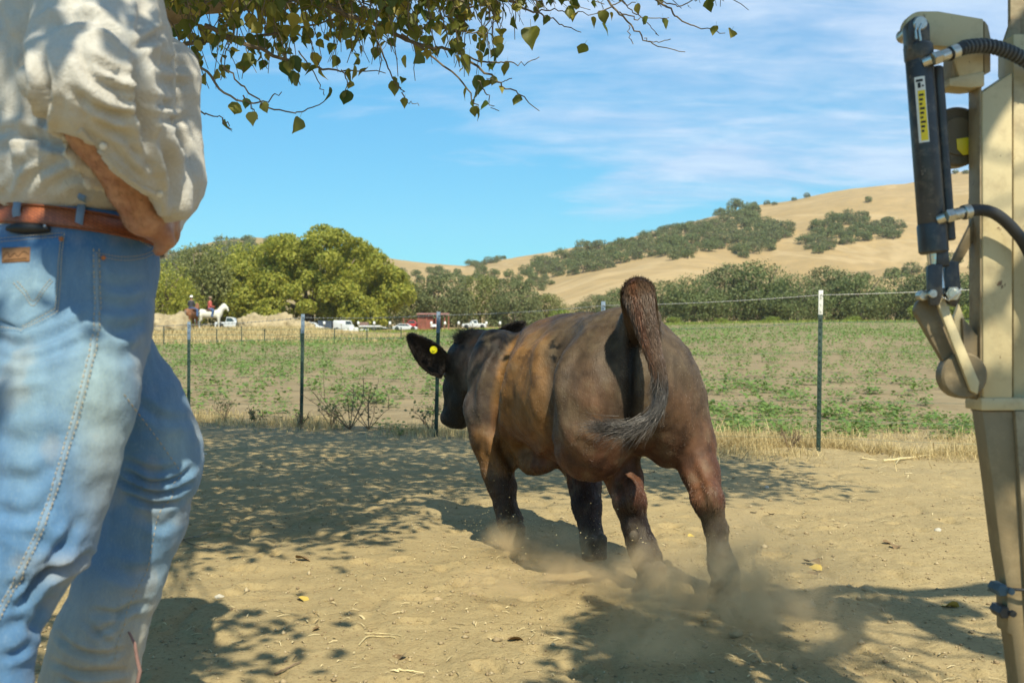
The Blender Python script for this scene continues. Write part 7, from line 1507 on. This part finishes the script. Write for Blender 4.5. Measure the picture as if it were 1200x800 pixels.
# ================================================================ dust kicked up by the hooves
def dust(name, boxes, label, dens, col, seed):
    """boxes: (centre, radii) puffs inside one closed hull; density fades from each puff's middle"""
    lo = np.min([np.array(c) - np.array(r) * 1.0 for c, r, k in boxes], 0); hi = np.max([np.array(c) + np.array(r) * 1.0 for c, r, k in boxes], 0); lo[2] = max(lo[2], 0.035)
    mb = MB(); mb.box((lo + hi) / 2, (hi - lo) / 2); m = bpy.data.materials.new(name); m.use_nodes = True; t = m.node_tree; t.nodes.clear(); N = t.nodes.new; Lk = t.links.new
    out = N('ShaderNodeOutputMaterial'); pv = N('ShaderNodeVolumePrincipled'); Lk(pv.outputs[0], out.inputs['Volume']); pv.inputs['Color'].default_value = (*col, 1); pv.inputs['Anisotropy'].default_value = 0.15
    geo = N('ShaderNodeNewGeometry')
    def mt(op, a, b=0.0, clamp=False):
        n = N('ShaderNodeMath'); n.operation = op; n.use_clamp = clamp
        for i, v in enumerate((a, b)):
            if isinstance(v, (int, float)): n.inputs[i].default_value = v
            else: Lk(v, n.inputs[i])
        return n.outputs[0]
    tot = None
    for c, r, k in boxes:
        s = N('ShaderNodeVectorMath'); s.operation = 'SUBTRACT'; Lk(geo.outputs['Position'], s.inputs[0]); s.inputs[1].default_value = tuple(c); q = N('ShaderNodeVectorMath'); q.operation = 'DIVIDE'; Lk(s.outputs[0], q.inputs[0]); q.inputs[1].default_value = tuple(r)
        ln = N('ShaderNodeVectorMath'); ln.operation = 'LENGTH'; Lk(q.outputs[0], ln.inputs[0]); v = mt('MULTIPLY', mt('POWER', mt('SUBTRACT', 1.0, ln.outputs['Value'], True), 1.4), k); tot = v if tot is None else mt('ADD', tot, v)
    n1 = N('ShaderNodeTexNoise'); mp = N('ShaderNodeMapping'); Lk(geo.outputs['Position'], mp.inputs[0]); mp.inputs['Scale'].default_value = (1, 1, 1.0); mp.inputs['Location'].default_value = (seed, seed * 2.3, 0); mp.inputs['Rotation'].default_value = (0.3, 0.5, 0); Lk(mp.outputs[0], n1.inputs['Vector']); n1.inputs['Scale'].default_value = 8.0; n1.inputs['Detail'].default_value = 5; n1.inputs['Roughness'].default_value = 0.62; n1.inputs['Distortion'].default_value = 0.9
    nn = mt('MULTIPLY', mt('SUBTRACT', n1.outputs[0], 0.44), 7.0, True); Lk(mt('MULTIPLY', mt('MULTIPLY', tot, nn), dens), pv.inputs['Density'])
    o = mb.build(name, m, None, False); tag(o, label, 'dust', kind='stuff'); return o
def D(px, py, d): q = P(px, py, d); return tuple(q)
dust('dust_cloud', [(D(640, 650, 3.95), (.30, .25, .13), 1.0), (D(600, 640, 4.1), (.16, .2, .13), .9), (D(680, 685, 3.55), (.36, .25, .13), 1.0), (D(610, 690, 3.4), (.32, .3, .11), .6), (D(755, 690, 3.25), (.22, .25, .17), 1.2), (D(770, 720, 3.0), (.20, .22, .17), 1.0), (D(850, 690, 3.2), (.26, .25, .20), 1.1), (D(860, 720, 2.95), (.32, .25, .16), .8), (D(930, 690, 3.1), (.30, .3, .22), .35), (D(950, 750, 2.7), (.30, .22, .14), .45), (D(760, 770, 2.7), (.24, .22, .14), .8), (D(880, 620, 3.4), (.22, .3, .20), .18)], 'tan dust kicked up round the hooves of the running calf', 20.0, (0.90, 0.72, 0.46), 3.0)
# grains thrown up with the dust
n = 520; V = []; k = rl.choice(5, n, p=[.45, .2, .15, .1, .1]); cs = np.array([P(590, 612, 4.2), P(640, 650, 3.9), P(760, 650, 3.3), P(850, 660, 3.2), P(690, 620, 3.8)])[k]; p = cs + rl.normal(0, 1, (n, 3)) * (.12, .12, .07); p = p[p[:, 2] > .03]; n = len(p); s = rl.uniform(.0008, .0028, n); V = (base[None] * s[:, None, None] + p[:, None]).reshape(-1, 3); F_ = (np.arange(n)[:, None, None] * 6 + tri[None]).reshape(-1, 3)
o = link('flying_grit', np_mesh('flying_grit', V, F_), M_str, None, False); tag(o, 'grains of dirt thrown up by the hooves', 'grit', kind='stuff')
# ================================================================ thin summer haze
mb = MB(); mb.box((0, 1100, 120), (3200, 1160, 135)); hm = bpy.data.materials.new('haze air'); hm.use_nodes = True; t = hm.node_tree; t.nodes.clear(); o_ = t.nodes.new('ShaderNodeOutputMaterial'); pv = t.nodes.new('ShaderNodeVolumePrincipled'); t.links.new(pv.outputs[0], o_.inputs['Volume'])
pv.inputs['Color'].default_value = (0.86, 0.92, 1.0, 1); pv.inputs['Density'].default_value = 0.00009
hz = mb.build('haze', hm, None, False); tag(hz, 'thin haze in the air over the valley', 'haze', kind='stuff')
